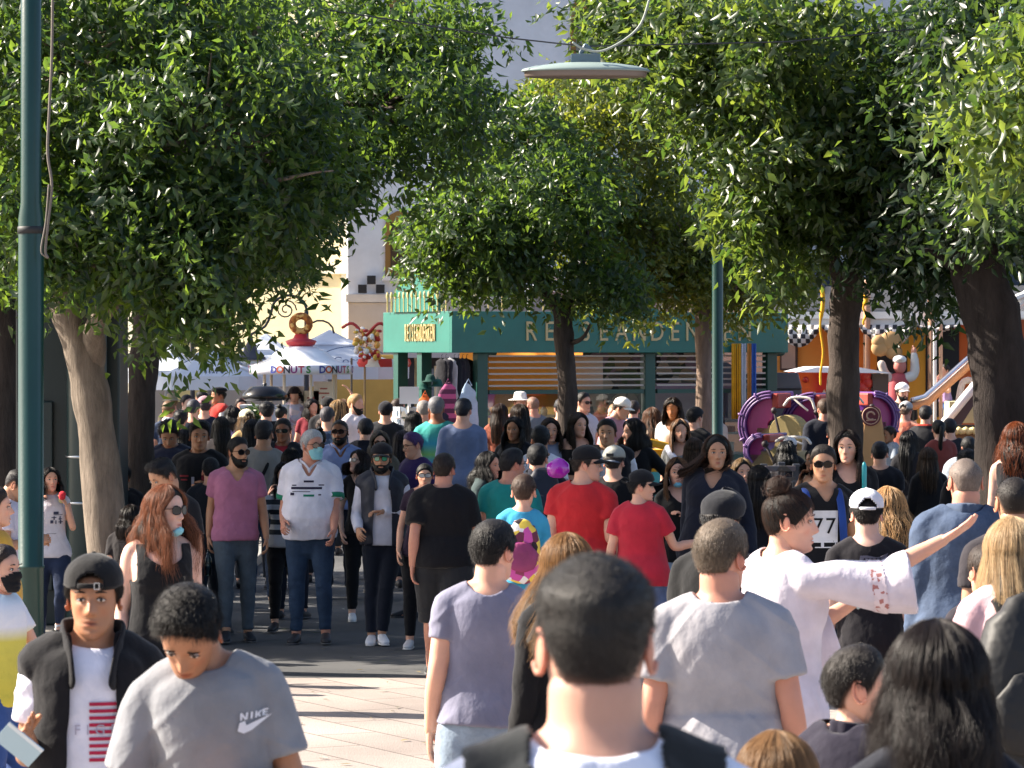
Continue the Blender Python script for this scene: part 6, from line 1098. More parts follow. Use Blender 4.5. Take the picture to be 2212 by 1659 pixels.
# grey barrier and bench area behind the 77 shirt
br = empty('grey_barrier', (X(1690, 36), 36, 0)); tag(br, 'grey metal barrier rack right of the navy blouse', 'barrier'); s36 = 36 / FP
for a in (-40, -2, 30): q = MB(); q.box(a * s36 - .035, a * s36 + .035, -.03, .03, 0, Z(1002 + (a == -2) * -4, 36)); q.build('post', mat('paint', '4b4e56'), br, bevel=.005)
for i in range(5): q = MB(); q.box(-38 * s36, 28 * s36, -.055, -.032, Z(1018 + i * 24, 36), Z(1006 + i * 24, 36)); q.build('slat', mat('mottled', '5a5a60', sc=8, cols=('6a6a70', '5a5450', '70666a', '4a4a52')), br, bevel=.004)
for px_, py_, d_, lb in ((1693, 1148, 33, 'yellow sack beside the grey barrier'),):
    pass
yb_ = MB(); yb_.lathe([(.001, 0), (.2, .02), (.24, .3), (.22, .62), (.12, .68), (.001, .69)], n=16); o = yb_.build('yellow_bin', mat('plain', 'd8a82a', .5), None, smooth=True, loc=(X(1675, 34.5), 34.5, .15)); tag(o, 'round yellow bin at the foot of the grey barrier', 'bin')
q = MB(); q.box(-.32, .32, -.2, .2, 0, Z(970, 43)); q.box(-.24, .24, -.22, -.202, .5, 1.0, 1); q.tube([(-.33, -.2, Z(970, 43)), (0, -.26, Z(955, 43)), (.33, -.2, Z(970, 43))], .05, 8); o = q.build('yellow_stand', [mat('paint', 'd8a41e'), mat('paint', '4aa8b8')], None, loc=(X(1405, 43), 43, 0), bevel=.03); tag(o, 'yellow stand with a turquoise panel in front of the kiosk', 'stand')
# ------------------------------------------------------------------ the crowd
P = person; WH = 'e4e4ee'
def held(info, side, q, name, m, label, cat, off=(0, 0, 0), rz=0, smooth=False, rx=0, ry=0):
    p_ = info['world'](info['hand'][side] + Vector(off)); o = q.build(name, m, None, smooth=smooth, loc=p_); o.rotation_euler = (rx, ry, info['yaw'] + rz); tag(o, label, cat); return o
def phone(): q = MB(); q.box(-.036, .036, -.004, .004, -.072, .072); q.box(-.033, .033, -.0052, -.0042, -.066, .066, 1); return q
def backpack(info, label, col, z=1.22, w=.14, h=.21, dpt=.075, cat='backpack', m=None, dec=None):
    k = info['k']; q = MB(); V, F = sweep([(0, 0, -h), (0, 0, -h * .5), (0, 0, h * .3), (0, 0, h * .85), (0, 0, h)], [(w, dpt), (w * 1.06, dpt * 1.1), (w, dpt), (w * .8, dpt * .75), (w * .55, dpt * .5)], 20, ref=(0, 1, 0), p=3.2)
    q.add(V, F); root_loc = info['world'](info['tl']((0, .135 + dpt * .85, z))); r = empty('backpack', root_loc, info['yaw']); tag(r, label, cat)
    V = np.concatenate(q.V) * k; V += (.006 * wob(V, 22, 4))[:, None] * nrm(V); me = mesh('bag_body', V, q.F, m or mat('puffy', col)); obj('bag_body', me, r)
    q = MB(); V, F = sweep([(0, 0, -h * .62), (0, 0, -.1 * h), (0, 0, .05 * h)], [(w * .78, .03), (w * .8, .035), (w * .6, .02)], 16, ref=(0, 1, 0), p=3.2); q.add(V + np.array([0, dpt * 1.0, 0]), F); V = np.concatenate(q.V) * k; obj('pocket', mesh('pocket', V, q.F, mat('puffy', dec or col)), r)
    for s in (1, -1):
        pts = [(s * .07, -.05, h * .8), (s * .085, -.14, h * 1.12), (s * .095, -.235, h * .95), (s * .105, -.255, h * .2), (s * .12, -.2, -h * .5), (s * .11, -.04, -h * .8)]; q = MB(); q.add(*sweep(smoothpath(pts, 5), np.tile([(.020, .006)], (26, 1)), 8, ref=(0, 1, .0))); V = np.concatenate(q.V) * k; obj('strap', mesh('strap', V, q.F, mat('cloth', col)), r)
    return r
# ---- nearest
F1 = P('man seen from behind with dark cropped hair, right in front of the camera', 1287, 1215, 5.15, 181, hp=-5, skin='c49682', hair=('fade', '1d1a19'), top=('tee', 'e2e6f4', dict(inf=.012)), vest=None, w=1.25, bot=('jeans', '26303e'), seed=5)
# dark sleeveless vest that leaves the collar of the white shirt free
def near_vest(info, col):
    V, Qd = info['shV'], info['shQ']; N = normals(V, Qd); rel = V - np.array(info['nb']); keep = (V[:, 2] < 1.6) & (np.abs(V[:, 0]) < .185) & ((np.abs(rel[:, 0]) > .088) | (rel[:, 2] < -.075 + rel[:, 0] ** 2 * 9)) & (V[:, 2] > .9)
    fk = keep[Qd].all(1); info['put']('vest', V + N * .010, Qd[fk].tolist(), mat('cloth', col), solid=.008)
    q = MB(); t = np.linspace(math.radians(-8), math.radians(188), 22)
    return q
near_vest(F1, '1f2326')
F2 = P('boy with a backwards black cap, black vest and white T-shirt with red stripes', 205, 1200, 11.0, 8, skin='tan', hair=('short', '15110f'), cap=('back', '131316'), top=('tee', 'e0e0ee', dict(sleeve=.62)), vest=('plain', '121217', .062), aR=((.14, .04, -1), (.02, -.8, .32)), aL='down', bot=('jeans', '1a2030'), hy=-8, w=.92, seed=11, curl=(.4, -.05))
decal(F2, *rects([(.0, .125, 1.29 - i * .0215, 1.301 - i * .0215) for i in range(9)], 10), mat('cloth', 'b02848'), .008, 0, name='flag_stripes', off=.005)
V_, F_ = textmesh('FIGER', .045, 1.7); V_ = V_[:, :2]; decal(F2, V_, F_, mat('cloth', 'a8a4b8'), .050, 1.215, name='lettering', off=.0075)
q = MB(); q.box(-.065, .065, -.002, .002, -.04, .04); q.box(-.065, .065, -.0035, -.0022, .028, .04, 1); held(F2, -1, q, 'folded_leaflet', [mat('plain', 'a9c4d0', .3), mat('plain', 'd4dee4', .3)], 'light blue folded leaflet in the hand of the boy with the backwards cap', 'leaflet', (-.02, -.05, -.05), rx=.5, ry=.7)
F3 = P('young man in a grey T-shirt looking down at his phone', 494, 1218, 9.6, 2, lat=8, skin='tan', hair=('quiff', '120e0c'), top=('tee', '84868c', dict(sleeve=.70, inf=.016)), hp=46, hy=-14, hr=6, lean=5, aL=((.3, .0, -1), (-.62, -.78, .02)), aR=((.26, .0, -1), (-.30, -.9, .12)), bot=('jeans', '2a3444'), w=.88, seed=13)
ps = [[(-.045, -.020), (-.038, .000), (-.024, .004), (-.022, -.008), (.045, .012), (-.01, -.022), (-.03, -.028)], [(-.036, .006), (-.034, .024), (-.029, .024), (-.022, .012), (-.019, .024), (-.014, .024), (-.018, .007), (-.024, .006), (-.030, .016), (-.031, .006)], [(-.010, .007), (-.007, .024), (-.002, .024), (-.005, .007)], [(.001, .007), (.004, .024), (.009, .024), (.007, .017), (.016, .024), (.023, .024), (.013, .016), (.017, .008), (.011, .008), (.007, .013), (.006, .007)], [(.019, .009), (.022, .026), (.037, .027), (.036, .023), (.027, .022), (.027, .019), (.034, .019), (.033, .016), (.026, .0155), (.025, .012), (.034, .013), (.033, .009)]]
V_, F_ = polys(ps); decal(F3, V_, F_, mat('plain', 'dfe0e6'), .075, 1.325, name='shirt_logo', off=.006, sc=1.05, rot=.10)
held(F3, -1, phone(), 'phone', [mat('plain', '0c0c10', .2), mat('plain', '14161c', .1)], 'black phone held by the young man looking down', 'phone', (.05, -.06, .02), rx=-.9)
F10 = P('woman with dark shoulder-length hair and navy top, from behind, at the lower right', 2030, 1318, 6.8, 184, fem=True, skin='fair', hair=('wavy', '231b19', dict(len=.25, puff=.018)), top=('scoop', '10131f', dict(neck='crew', sleeve=.6)), bot=('jeans', '1c2230'), seed=21, w=1.08)
F11 = P('small child with light brown hair, at the very bottom between the shirts', 1676, 1572, 7.9, 172, child=True, fem=True, skin='fair', hair=('bob', '8a6a48', dict(len=.2)), top=('tee', '8a7a90'), bot=('shorts', '4a5060'), seed=23)
F9 = P('boy with dark short hair and a dark violet jacket, turned right', 1845, 1397, 9.6, 140, child=True, skin='fair', hair=('short', '1a1310'), hy=-48, top=('jacket', '1d1a2a', dict(collar='1d1a2a')), bot=('jeans', '202838'), seed=27)
# white stripes along the jacket sleeve
F7 = P('grey-haired man in a grey T-shirt with glasses, seen from behind', 1553, 1128, 12.4, 176, skin='red', hair=('short', '5f5245'), hy=-26, top=('tee', '9c9aa0', dict(sleeve=.66, inf=.020, hem=0)), belly=.55, w=1.14, bot=('jeans', '1c2434'), glasses=('clear', '222222', '2a2428'), aL='loose', aR='loose', seed=31)
F8 = P('woman with a hair bun and white blouse pointing far to the right', 1692, 1050, 14.4, 128, fem=True, skin='fair', hair=('bun', '3c281e'), hy=-44, hp=2, top=('blouse', 'd2ccd6', dict(sleeve=(1.5, 1.45), flare=.052, inf=.018, neck='crew')), aR=((.60, -.78, .14), (.58, -.74, .50)), aL=((-.40, -.60, -.80), (-.25, -.40, .30)), bot=('trousers', '2a3040'), curl=(.6, .12), seed=37, lod=0)
F5 = P('young man in a blue-violet T-shirt and light jeans, from behind', 1062, 1127, 14.5, 180, skin='fair', hair=('short', '151212'), hy=-30, top=('tight', '7a7a8e', dict(sleeve=.5, inf=.010, hem=2)), bot=('jeans', '8c9cae'), w=.95, aR='down', aL='loose', lod=0, seed=41)
F6 = P('girl with long light brown hair and black sleeves, beside the blue-violet T-shirt', 1228, 1140, 13.6, 196, fem=True, skin='fair', hair=('long', '8f6c46', dict(len=.34, wind=.10, puff=.025)), top=('long', '0e0e12'), bot=('jeans', '14161c'), w=.92, lod=0, seed=43)
F4 = P('red-haired woman in a black tank top with sunglasses and a mask under her chin', 352, 1037, 18.2, 14, fem=True, skin='pale', hair=('wavy', '85543a', dict(len=.33)), hy=44, top=('tank', '0e0f14'), bot=('jeans', '6a78b4'), glasses=('sun', '141414', '17120f'), mask=('chin', '8ccbd8'), w=1.06, aL='down', aR='loose', seed=47, lod=0)
q = MB(); el_, wr_ = F8['arms'][1][1], F8['arms'][1][2]; q.tube([el_.lerp(wr_, .86), el_.lerp(wr_, .97)], .034, 16, cap=False); F8['put']('watch', *q.get(), mat('plain', '9ac0cc', .3))
a_, b_ = np.array(F8['arms'][-1][0]), np.array(F8['arms'][-1][1]); cq = F8['shV'][F8['shQ']].mean(1); tq = (cq - a_) @ (b_ - a_) / ((b_ - a_) @ (b_ - a_)); dq = np.linalg.norm(cq - (a_ + tq[:, None] * (b_ - a_)), axis=1); sel = (tq > .80) & (tq < .97) & (dq < .2)
F8['put']('sleeve_embroidery', F8['shV'] + normals(F8['shV'], F8['shQ']) * .003, F8['shQ'][sel].tolist(), mat('mottled', 'b06a60', sc=60, cols=('d8ccd2', 'a8706c', 'd2c6cc', 'd8ccd2')))
# ---- right foreground
F12 = P('blonde woman in a pink top with a black backpack, cut by the right edge', 2192, 1118, 13.0, 188, fem=True, skin='fair', hair=('long', 'bfa682', dict(len=.36)), top=('tee', 'dfb6bc', dict(sleeve=.9, inf=.02)), bot=('jeans', '26303e'), seed=51, w=1.05)
backpack(F12, 'large black backpack worn by the blonde woman in pink', '0f1013', 1.17, .19, .26, .1)
F23 = P('man in a dark flat cap and black T-shirt behind the grey T-shirt man', 1556, 1068, 16.6, 150, skin='fair', hair=('short', '1a1412'), cap=('flat', '16181f'), top=('tee', '0f1013'), belly=.3, w=1.02, seed=53)
F14 = P('teenager in a white cap and black T-shirt with a grey emblem, from behind', 1872, 1060, 19.0, 178, skin='pale', hair=('short', '1a1412'), cap=('cap', 'e2e2e8'), top=('tee', '15131a', dict(sleeve=.7)), bot=('jeans', '1a202c'), seed=57, lod=1)
ps = [[(-.075, -.02), (-.065, .03), (-.03, .032), (.02, .022), (.05, .026), (.085, .045), (.06, -.02), (.0, -.035), (-.05, -.03)]]; V_, F_ = subdiv(*polys(ps), 2); decal(F14, V_, F_, mat('cloth', '5a5866'), 0, 1.37, back=True, name='shirt_emblem', off=.009)
ps = [[(x0, -.015), (x0 + .006, -.015), (x0 + .016, .018), (x0 + .010, .018)] for x0 in (-.055, -.035, -.015, .008, .028)]; V_, F_ = polys(ps); decal(F14, V_, F_, mat('cloth', '17151e'), 0, 1.37, back=True, name='shirt_emblem', off=.012)
F15 = P('blonde woman with loose hair next to the white cap', 1922, 1052, 20.5, 200, fem=True, skin='fair', hair=('wavy', 'b89468', dict(len=.26)), top=('jacket', '2b2a33'), bot=('jeans', '222a38'), seed=59, w=.95)
F16 = P('balding grey-haired man in a blue denim jacket, from behind', 2088, 986, 18.6, 176, skin='red', hair=('bald', '6b5f58'), glasses=('clear', '222222', '3a3236'), top=('jacket', '46546c', dict(kind='denim', collar='46546c')), bot=('jeans', '20283a'), w=1.12, hy=10, seed=61, lod=1)
F17 = P('man with a shaved head and dark T-shirt at the right edge', 2192, 1015, 17.0, 178, skin='olive', hair=('buzz', '1c1614'), top=('tee', '2a262c'), w=1.0, seed=63)
F17b = P('person in a dark T-shirt between the denim jacket and the blonde woman', 2135, 1128, 15.5, 196, H=1.62, skin='fair', hair=('short', '2a1e18'), top=('tee', '26222a', dict(sleeve=.7)), seed=64, w=.92)
F18 = P('woman with curly red-brown hair and bare shoulders at the right edge', 2196, 905, 28.0, 168, fem=True, skin='pale', hair=('wavy', '7a4022', dict(len=.22)), top=('bare', '1a1a20'), seed=67)
# ---- middle right
F24 = P('large man in a red T-shirt and black cap, from behind', 1262, 957, 26.0, 168, skin='fair', hair=('short', '2b221e'), cap=('cap', '141418'), hy=-76, top=('tee', 'c22a30', dict(inf=.02)), belly=.5, w=1.18, bot=('jeans', '222a3c'), glasses=('clear', '222222'), lod=1)
F25 = P('shorter person in a red T-shirt with black hair, reaching to the right', 1380, 1015, 25.4, 164, fem=True, skin='fair', hair=('short', '121114'), cap=('cap', '121318'), hy=-74, top=('tee', 'b6283a', dict(inf=.02)), belly=.35, w=1.14, bot=('jeans', '5e6c8e'), aR=((.35, -.3, -.8), (.8, -.55, .15)), aL='loose', lod=1)
F26 = P('man in a teal T-shirt with glasses, from behind', 1104, 970, 27.2, 160, skin='red', hair=('short', '18161a'), hy=-44, top=('tee', '1c8480', dict(inf=.016)), w=1.08, bot=('jeans', '26304a'), glasses=('clear', '222222'), lod=1)
F27 = P('boy in a bright blue T-shirt carrying a colourful backpack', 1131, 1018, 24.2, 176, child=True, skin='fair', hair=('short', '3c2a20'), top=('tee', '3c98bc'), bot=('jeans', '3a5680'), lod=1, hy=-10)
backpack(F27, 'small backpack in maroon, pink and yellow on the boy in blue', '6a2a44', 1.22, .13, .17, .06, m=mat('mottled', '6a2a44', sc=18, cols=('6a2a44', '8a3a5a', 'c850a0', '2a1a24', 'e8c850', 'e8e4e4')), dec='8a3060')
F28 = P('big man in a black T-shirt and dark shorts walking away', 958, 974, 27.0, 186, skin='red', hair=('short', '2a211c'), hy=-14, top=('big', '121217', dict(inf=.03)), belly=.5, w=1.16, bot=('cargo', '26282c'), shoes='3a3c40', lL='front', lR='back', lod=1, aL='swingb', aR='swingf')
F22 = P('woman with a blue mask under her chin and a black top, mouth open', 1462, 988, 28.0, 12, fem=True, skin='fair', hair=('long', '6a4a30', dict(len=.24)), mask=('chin', '78bcd4'), top=('scoop', '0f1013', dict(sleeve=1.9)), aL=((.2, -.05, -1), (-.8, -.45, .55)), aR='down', bot=('jeans', '8aa0b8'), lod=1)
F21 = P('woman in a navy blouse with wind-blown hair, in front of the grey barrier', 1548, 938, 26.5, -4, fem=True, skin='olive', hair=('wavy', '4a3426', dict(len=.25, wind=-.18, b=100)), hy=14, top=('shirt', '121828', dict(inf=.024)), w=1.18, bot=('trousers', '14161e'), lod=1, belly=.3)
F19 = P('man in sunglasses with a black V-neck printed 77 and blue backpack straps', 1779, 955, 25.0, 0, skin='olive', hair=('short', '1c1614'), glasses=('shield', '0c0c10'), top=('vtee', '0d0e14'), bot=('jeans', '1c2230'), w=1.04, lod=1)
decal(F19, *rects([(-.095, .095, .10, .112), (-.095, .095, -.10, -.088), (-.095, -.083, -.088, .10), (.083, .095, -.088, .10)], 3), mat('cloth', 'd8d8dc'), 0, 1.20, name='print_frame')
V_, F_ = textmesh('77', .15, 1.15); V2, F2_ = rects([(-.083, .083, -.088, .10), (-.06, .083, -.135, -.128), (.076, .083, -.128, -.10), (-.02, .0, -.128, -.10)], 4); decal(F19, V2, F2_, mat('cloth', 'd6d6da'), 0, 1.20, name='print_panel', off=.003); decal(F19, V_[:, :2], F_, mat('cloth', '101014'), 0, 1.205, name='lettering', off=.009)
for s in (1, -1):
    q = MB(); q.add(*sweep(smoothpath([(s * .105, .0, 1.462), (s * .11, -.085, 1.43), (s * .115, -.142, 1.33), (s * .125, -.150, 1.2), (s * .14, -.12, 1.08)], 4), np.tile([(.026, .007)], (17, 1)), 8, ref=(0, -1, .2))); F19['put']('backpack_strap', *q.get(), mat('cloth', '1f3f86'))
F20 = P('woman with long dark hair and a black top beside the man with the 77 shirt', 1832, 928, 27.2, 2, fem=True, skin='fair', hair=('long', '2a1c18', dict(len=.32)), hy=-14, top=('scoop', '0d0d12', dict(sleeve=.6)), bot=('jeans', '1a1e28'), w=1.08, lod=1)
q = MB(); q.lathe([(.001, -.14), (.016, -.13), (.018, .10), (.012, .13), (.001, .14)], n=12); o = q.build('turquoise_tube', mat('plain', '2aa0a8', .3), None, smooth=True, loc=W(1867, 1040, 25.5)); tag(o, 'turquoise bubble tube in front of the black top', 'bubble tube')
F29 = P('man in a grey cap worn backwards, facing away behind the red T-shirts', 1325, 965, 28.6, 172, skin='fair', hair=('short', '3a3432'), cap=('back', 'a8a8a0', '6a7486'), top=('tee', '101116'), bot=('jeans', '1c2230'), w=1.0, lod=1)
q = MB(); q.box(-.03, .03, .128, .142, .058, .085); F29['puth']('cap_patch', q, mat('plain', '17171c'), False)
F30 = P('young man with black cropped hair and white shirt, looking at the camera', 1311, 905, 33.5, -6, skin='olive', hair=('short', '121012'), top=('tee', 'e2e2ea'), vest=('plain', '14161e', .05), bot=('jeans', '1c2230'), w=1.05)
F31 = P('woman in black with her hand on her hip, in profile', 1372, 905, 33.8, -28, fem=True, skin='fair', hair=('long', '1c1512', dict(len=.2)), hy=-45, top=('scoop', '0c0d12', dict(sleeve=1.9)), aL='hip', bot=('jeans', '10131a'))
F32 = P('woman in a black off-shoulder top with long brown hair', 1246, 890, 36.0, 6, fem=True, skin='fair', hair=('long', '2c2019', dict(len=.34)), hy=30, top=('off', '0d0e12'), bot=('jeans', '1c2230', 3))
F33 = P('short-haired man in white T-shirt, from behind, left of the off-shoulder top', 1168, 915, 33.0, 178, skin='tan', hair=('short', '16171b'), top=('tee', 'dcdce8'), bot=('jeans', '28303e'))
F34 = P('young woman behind the white T-shirt, facing the camera', 1188, 903, 36.0, 0, fem=True, skin='fair', hair=('long', '33251d', dict(len=.22)), top=('tee', '8890a8'), bot=('jeans', '28303e'))
F35 = P('woman with sunglasses pushed up on dark hair, facing the camera', 1112, 900, 36.5, -12, fem=True, skin='tan', hair=('long', '111013', dict(len=.25)), top=('long', '15161b'), bot=('trousers', '15161b'), w=1.1)
F36 = P('woman with long brown hair behind the one with pushed-up sunglasses', 1124, 873, 40.5, 190, fem=True, skin='fair', hair=('long', '3c2c22', dict(len=.3)), top=('tee', '46403c'), bot=('jeans', '28303e'))
F37 = P('woman with dark wavy hair and a grey-green jacket, turned right', 1052, 975, 29.2, 60, fem=True, skin='fair', hair=('wavy', '191619', dict(len=.24)), hy=-6, top=('hoodie', '3c4a4c'), bot=('jeans', '1c222c'))
F38 = P('person hidden behind a dark navy rucksack beside the purple balloon', 1160, 960, 28.8, 180, skin='fair', hair=('short', '12131a'), top=('jacket', '141828'), bot=('jeans', '1a2230'), w=1.05)
backpack(F38, 'dark navy rucksack beside the shiny purple balloon', '151a2c', 1.28, .16, .22, .09)
q = MB(); q.ball((0, 0, 0), (.09, .07, .075), 24); V, F = q.get(); V = V * (1 + .10 * wob(V, 60, 2)[:, None]); bl = mesh('purple_balloon', V, F, mat('lens', 'b828b8', .12)); o = obj('purple_balloon', bl, None, W(1205, 1012, 26.8)); tag(o, 'shiny purple foil balloon left of the red T-shirt', 'balloon')
F39 = P('woman in a white top looking at her phone before the kiosk', 1455, 852, 43.5, -10, fem=True, skin='tan', hair=('long', '2a1c16', dict(len=.2)), hp=14, top=('scoop', 'ece4e4'), aR='phone', aL='phone', bot=('trousers', '1c2028'), w=1.15)
F40 = P('woman with light brown hair and a shawl tied over a grey top', 1468, 905, 37.0, -6, fem=True, skin='fair', hair=('long', '8a684c', dict(len=.3)), top=('scoop', '7f8080'), bot=('jeans', '3a4454'))
q = MB(); [q.tube(smoothpath([(s * .16, -.02, 1.44), (s * .10, -.13, 1.36), (0, -.165, 1.26), (-s * .04, -.17, 1.14)], 4), [.035] * 10 + [.025, .02, .015], 8) for s in (1, -1)]; F40['put']('shawl', *q.get(), mat('cloth', 'c8ccdc'))
F41 = P('man with dark hair and sunglasses before the kiosk window', 1258, 848, 48.0, 40, skin='fair', hair=('short', '17130f'), glasses=('sun', '101010'), top=('tee', 'b8c0cc'), bot=('jeans', '28303e'))
F42 = P('man in a white cap and mauve T-shirt bending over', 1310, 852, 46.5, 60, skin='fair', hair=('short', '2a221c'), cap=('cap', 'ece8e4'), lean=16, hp=16, top=('tee', 'b88896'), aL='phone', aR='phone', bot=('shorts', '2a2c34'), w=1.05)
F43 = P('boy in a dark T-shirt facing the man in the white cap', 1330, 868, 47.2, -60, child=True, skin='fair', hair=('short', '7a5a38'), top=('tee', '2a2c38'), aR='phone', aL='phone', bot=('shorts', '2a2c34'))
F44 = P('woman in a white sun hat at the kiosk window', 1122, 848, 49.6, 30, fem=True, skin='fair', hair=('short', '8a6a48'), cap=('hat', 'ece6de'), top=('tee', 'c89a9a'))
F45 = P('red-faced man beside the white sun hat at the kiosk', 1152, 856, 49.4, 200, skin='red', hair=('buzz', '8a6a5a'), top=('tee', '6a7078'))
F46 = P('person with a black beanie behind the orange rucksack', 1500, 878, 41.5, 150, skin='fair', hair=('short', '121214'), top=('jacket', '17181c'), cap=('beanie', '1c1c20'))
F47 = P('stooping person with an orange and red rucksack beside the slim tree', 1518, 915, 40.0, 170, H=1.42, skin='fair', hair=('short', '2a2420'), cap=('cap', '8a8a90'), top=('tee', 'a83a2a'), w=.95)
backpack(F47, 'orange and red rucksack left of the thin green post', 'c0442a', 1.25, .2, .23, .12, dec='e06a48')
F48 = P('woman half hidden behind the navy blouse', 1602, 984, 29.5, 10, fem=True, skin='fair', hair=('long', '8a7050', dict(len=.2)), top=('tee', '4a3c30'), bot=('trousers', '1c2028'))
F49 = P('dark-haired man behind the man with the 77 shirt', 1805, 908, 34.5, 165, skin='fair', hair=('short', '232024'), top=('jacket', '17181f'), w=1.05)
F50 = P('boy with arms folded in a grey T-shirt before the tan panel', 1923, 896, 46.0, -70, child=True, H=1.48, skin='tan', hair=('short', '221a17'), top=('tee', '8b95a2', dict(inf=.03)), aL='crossed', aR='crossed', bot=('shorts', '3a3c44'), lod=1)
F51 = P('girl with long straight brown hair in a black top, from behind', 2005, 957, 33.0, 190, H=1.55, fem=True, skin='fair', hair=('long', '4a382a', dict(len=.3)), top=('long', '101015'), bot=('trousers', '14161c'))
F52 = P('boy in a black and red track jacket with white stripes', 1999, 850, 46.0, 150, skin='fair', hair=('short', '191518'), top=('hoodie', '17181f', dict(m=mat('bands', '17181f', lo=1.0, hi=1.6, cols=((0, '17181f'), (.78, '17181f'), (.80, 'c84030'), (1, 'c84030'))))), bot=('trousers', '15161c'), H=1.72)
q = MB(); sh, el, wr, f = F52['arms'][-1]; q.tube([sh + Vector((-.04, .03, .02)), el + Vector((-.05, .03, 0)), wr + Vector((-.04, .03, 0))], [(.03, .03)] * 3, 6); F52['put']('sleeve_stripe', *q.get(), mat('cloth', 'd8d4dc'))
F53 = P('man in a white cap and black T-shirt below the racer figure', 1948, 828, 55.0, 5, skin='pale', hair=('short', '2a221c'), cap=('cap', 'f0f0f0'), top=('tee', '101116'), beard=('3a2c22', .004))
F54 = P('man in an orange patterned shirt and grey cap', 1956, 868, 49.5, 160, skin='red', hair=('short', '6a5648'), cap=('cap', 'a8a4a4'), top=('tee', 'c87058', dict(m=mat('mottled', 'c87058', sc=14, cols=('d87a5a', 'c86a50', 'a85a4a', 'd89a80')))), w=1.15)
F55 = P('child in lavender sitting up on the ride platform', 2042, 826, 56.0, -60, child=True, H=1.15, z0=1.05, skin='fair', hair=('short', '2a1f1a'), top=('tee', 'a88ab8'), bot=('leggings', '3a5a90'), aR='face', aL='phone')
F56 = P('hunched person in a light blue-grey top by the thick tree', 2092, 958, 37.0, 178, H=1.55, lean=-8, skin='fair', hair=('short', '171719'), top=('hoodie', 'a4aebc', dict(inf=.05)), w=1.3)
F57 = P('dark-haired person in black directly before the hunched one', 2090, 968, 31.5, 176, H=1.58, skin='fair', hair=('curly', '0f0f12'), top=('jacket', '111218'))
F58 = P('woman with raised forearms beside the ride cars', 1762, 948, 33.5, -50, H=1.52, fem=True, skin='tan', hair=('bob', '101014'), top=('tank', '1a1a20'), aR='face', aL='face')
F59 = P('child with black hair looking away, beside the barrier', 1700, 950, 37.5, 170, H=1.48, child=True, skin='fair', hair=('bob', '0f0f12'), top=('tee', '24242c'))
F60 = P('person with red and white cap and a black printed T-shirt between the ride cars', 1706, 915, 41.0, 172, H=1.45, child=True, skin='fair', hair=('short', '1a1412'), cap=('cap', 'c8c4c4', 'c83a3a'), top=('tee', '0f1013', dict(inf=.03)))
decal(F60, *rects([(-.06, .06, -.02, .05), (-.05, .05, -.06, -.035)], 4), mat('cloth', 'd8d8dc'), 0, 1.28, back=True, name='print')
F61 = P('man with a rosy face in a dark blue shirt left of the dark tree', 1782, 862, 45.0, 195, skin='red', hair=('short', '4a382c'), top=('jacket', '161a28'), w=1.1)
# ---- middle left
M1 = P('bearded man in a dusty pink T-shirt and grey jeans, walking', 512, 946, 30.3, 8, skin='olive', hair=('short', '121013'), beard='15110f', glasses=('sun', '0c0c10'), hy=30, top=('vtee', 'a86a88', dict(sleeve=.6)), bot=('jeans', '4a5560'), shoes='1e222a', lL='stand', lR='front', w=1.08, aL='down', aR='down', lod=1)
M2 = P('grey-haired man in a white polo shirt with dark stripes and a blue mask', 672, 930, 30.1, 4, skin='red', hair=('short', 'a8aaae'), mask=('on', '8cc8d2'), glasses=('sun', '3a1e16', '1c1814'), hy=42, top=('polo', 'dddcea', dict(sleeve=.8, inf=.022)), bot=('jeans', '2e4058'), shoes='2a2a2e', belly=.38, w=1.14, lL='relax', lR='stand', lod=1)
decal(M2, *rects([(-.03, .045, .085, .10), (-.125, .105, .035, .052), (-.115, .02, .015, .02), (-.12, -.085, .06, .068), (.08, .12, .062, .07), (-.13, -.10, -.01, .01), (.08, .10, -.01, .0)], 8), mat('cloth', '2a2840'), 0, 1.225, name='chest_stripes', sc=1.1)
decal(M2, *rects([(-.03, .05, -.018, -.003)], 6), mat('cloth', '1e7a60'), 0, 1.225, name='green_bar', sc=1.1)
for s in (1, -1):
    a_, b_ = M2['arms'][s][0], M2['arms'][s][1]; q = MB(); q.tube([a_.lerp(b_, .66), a_.lerp(b_, .80)], .083, 16, cap=False); M2['put']('sleeve_band', *q.get(), mat('cloth', '1f7a5e'))
M3 = P('man in a dark cap, mirrored sunglasses and dark quilted vest, arms folded', 824, 958, 30.0, 0, skin='olive', hair=('short', '191412'), cap=('cap', '191a22'), beard='2a201a', glasses=('round', '3a9a7a', '101010'), top=('long', 'd6d6e4', dict(inf=.012)), vest=('puffy', '1a1f30', .058), aL='crossed', aR='bent', bot=('trousers', '161c2a'), shoes='e8e8ee', lL='cross', lR='stand', w=.98, lod=1)
M4 = P('woman in black with white shoes looking up to the left', 775, 972, 32.6, 6, fem=True, skin='pale', hair=('bob', '2a1a18', dict(len=.16)), hy=-62, hp=-14, glasses=('sun', '241a18'), top=('scoop', '0d0e14'), bot=('leggings', '101218'), shoes='f0f0f2', lL='stand', lR='stand', lod=1, w=.98)
M5 = P('small dark-haired woman in a striped top with her hand at her mouth', 612, 1012, 31.4, 0, fem=True, H=1.46, skin='fair', hair=('long', '15131a'), top=('long', '3a4450', dict(m=mat('bands', '3a4450', lo=.8, hi=1.5, cols=tuple((i / 16, '2a323a' if i % 2 else 'b8bcc4') for i in range(16))))), aR='face', bot=('leggings', '0d0e14'), shoes='1a1a20', lR='front')
M6 = P('woman in large mirrored sunglasses behind the big black T-shirt', 918, 990, 29.6, -6, fem=True, H=1.52, skin='fair', hair=('pony', '1a1518'), glasses=('shield', '9aa0a8', '2a2020'), top=('scoop', '2a1c30'), bot=('leggings', '0d0e14'), shoes='c8c8cc')
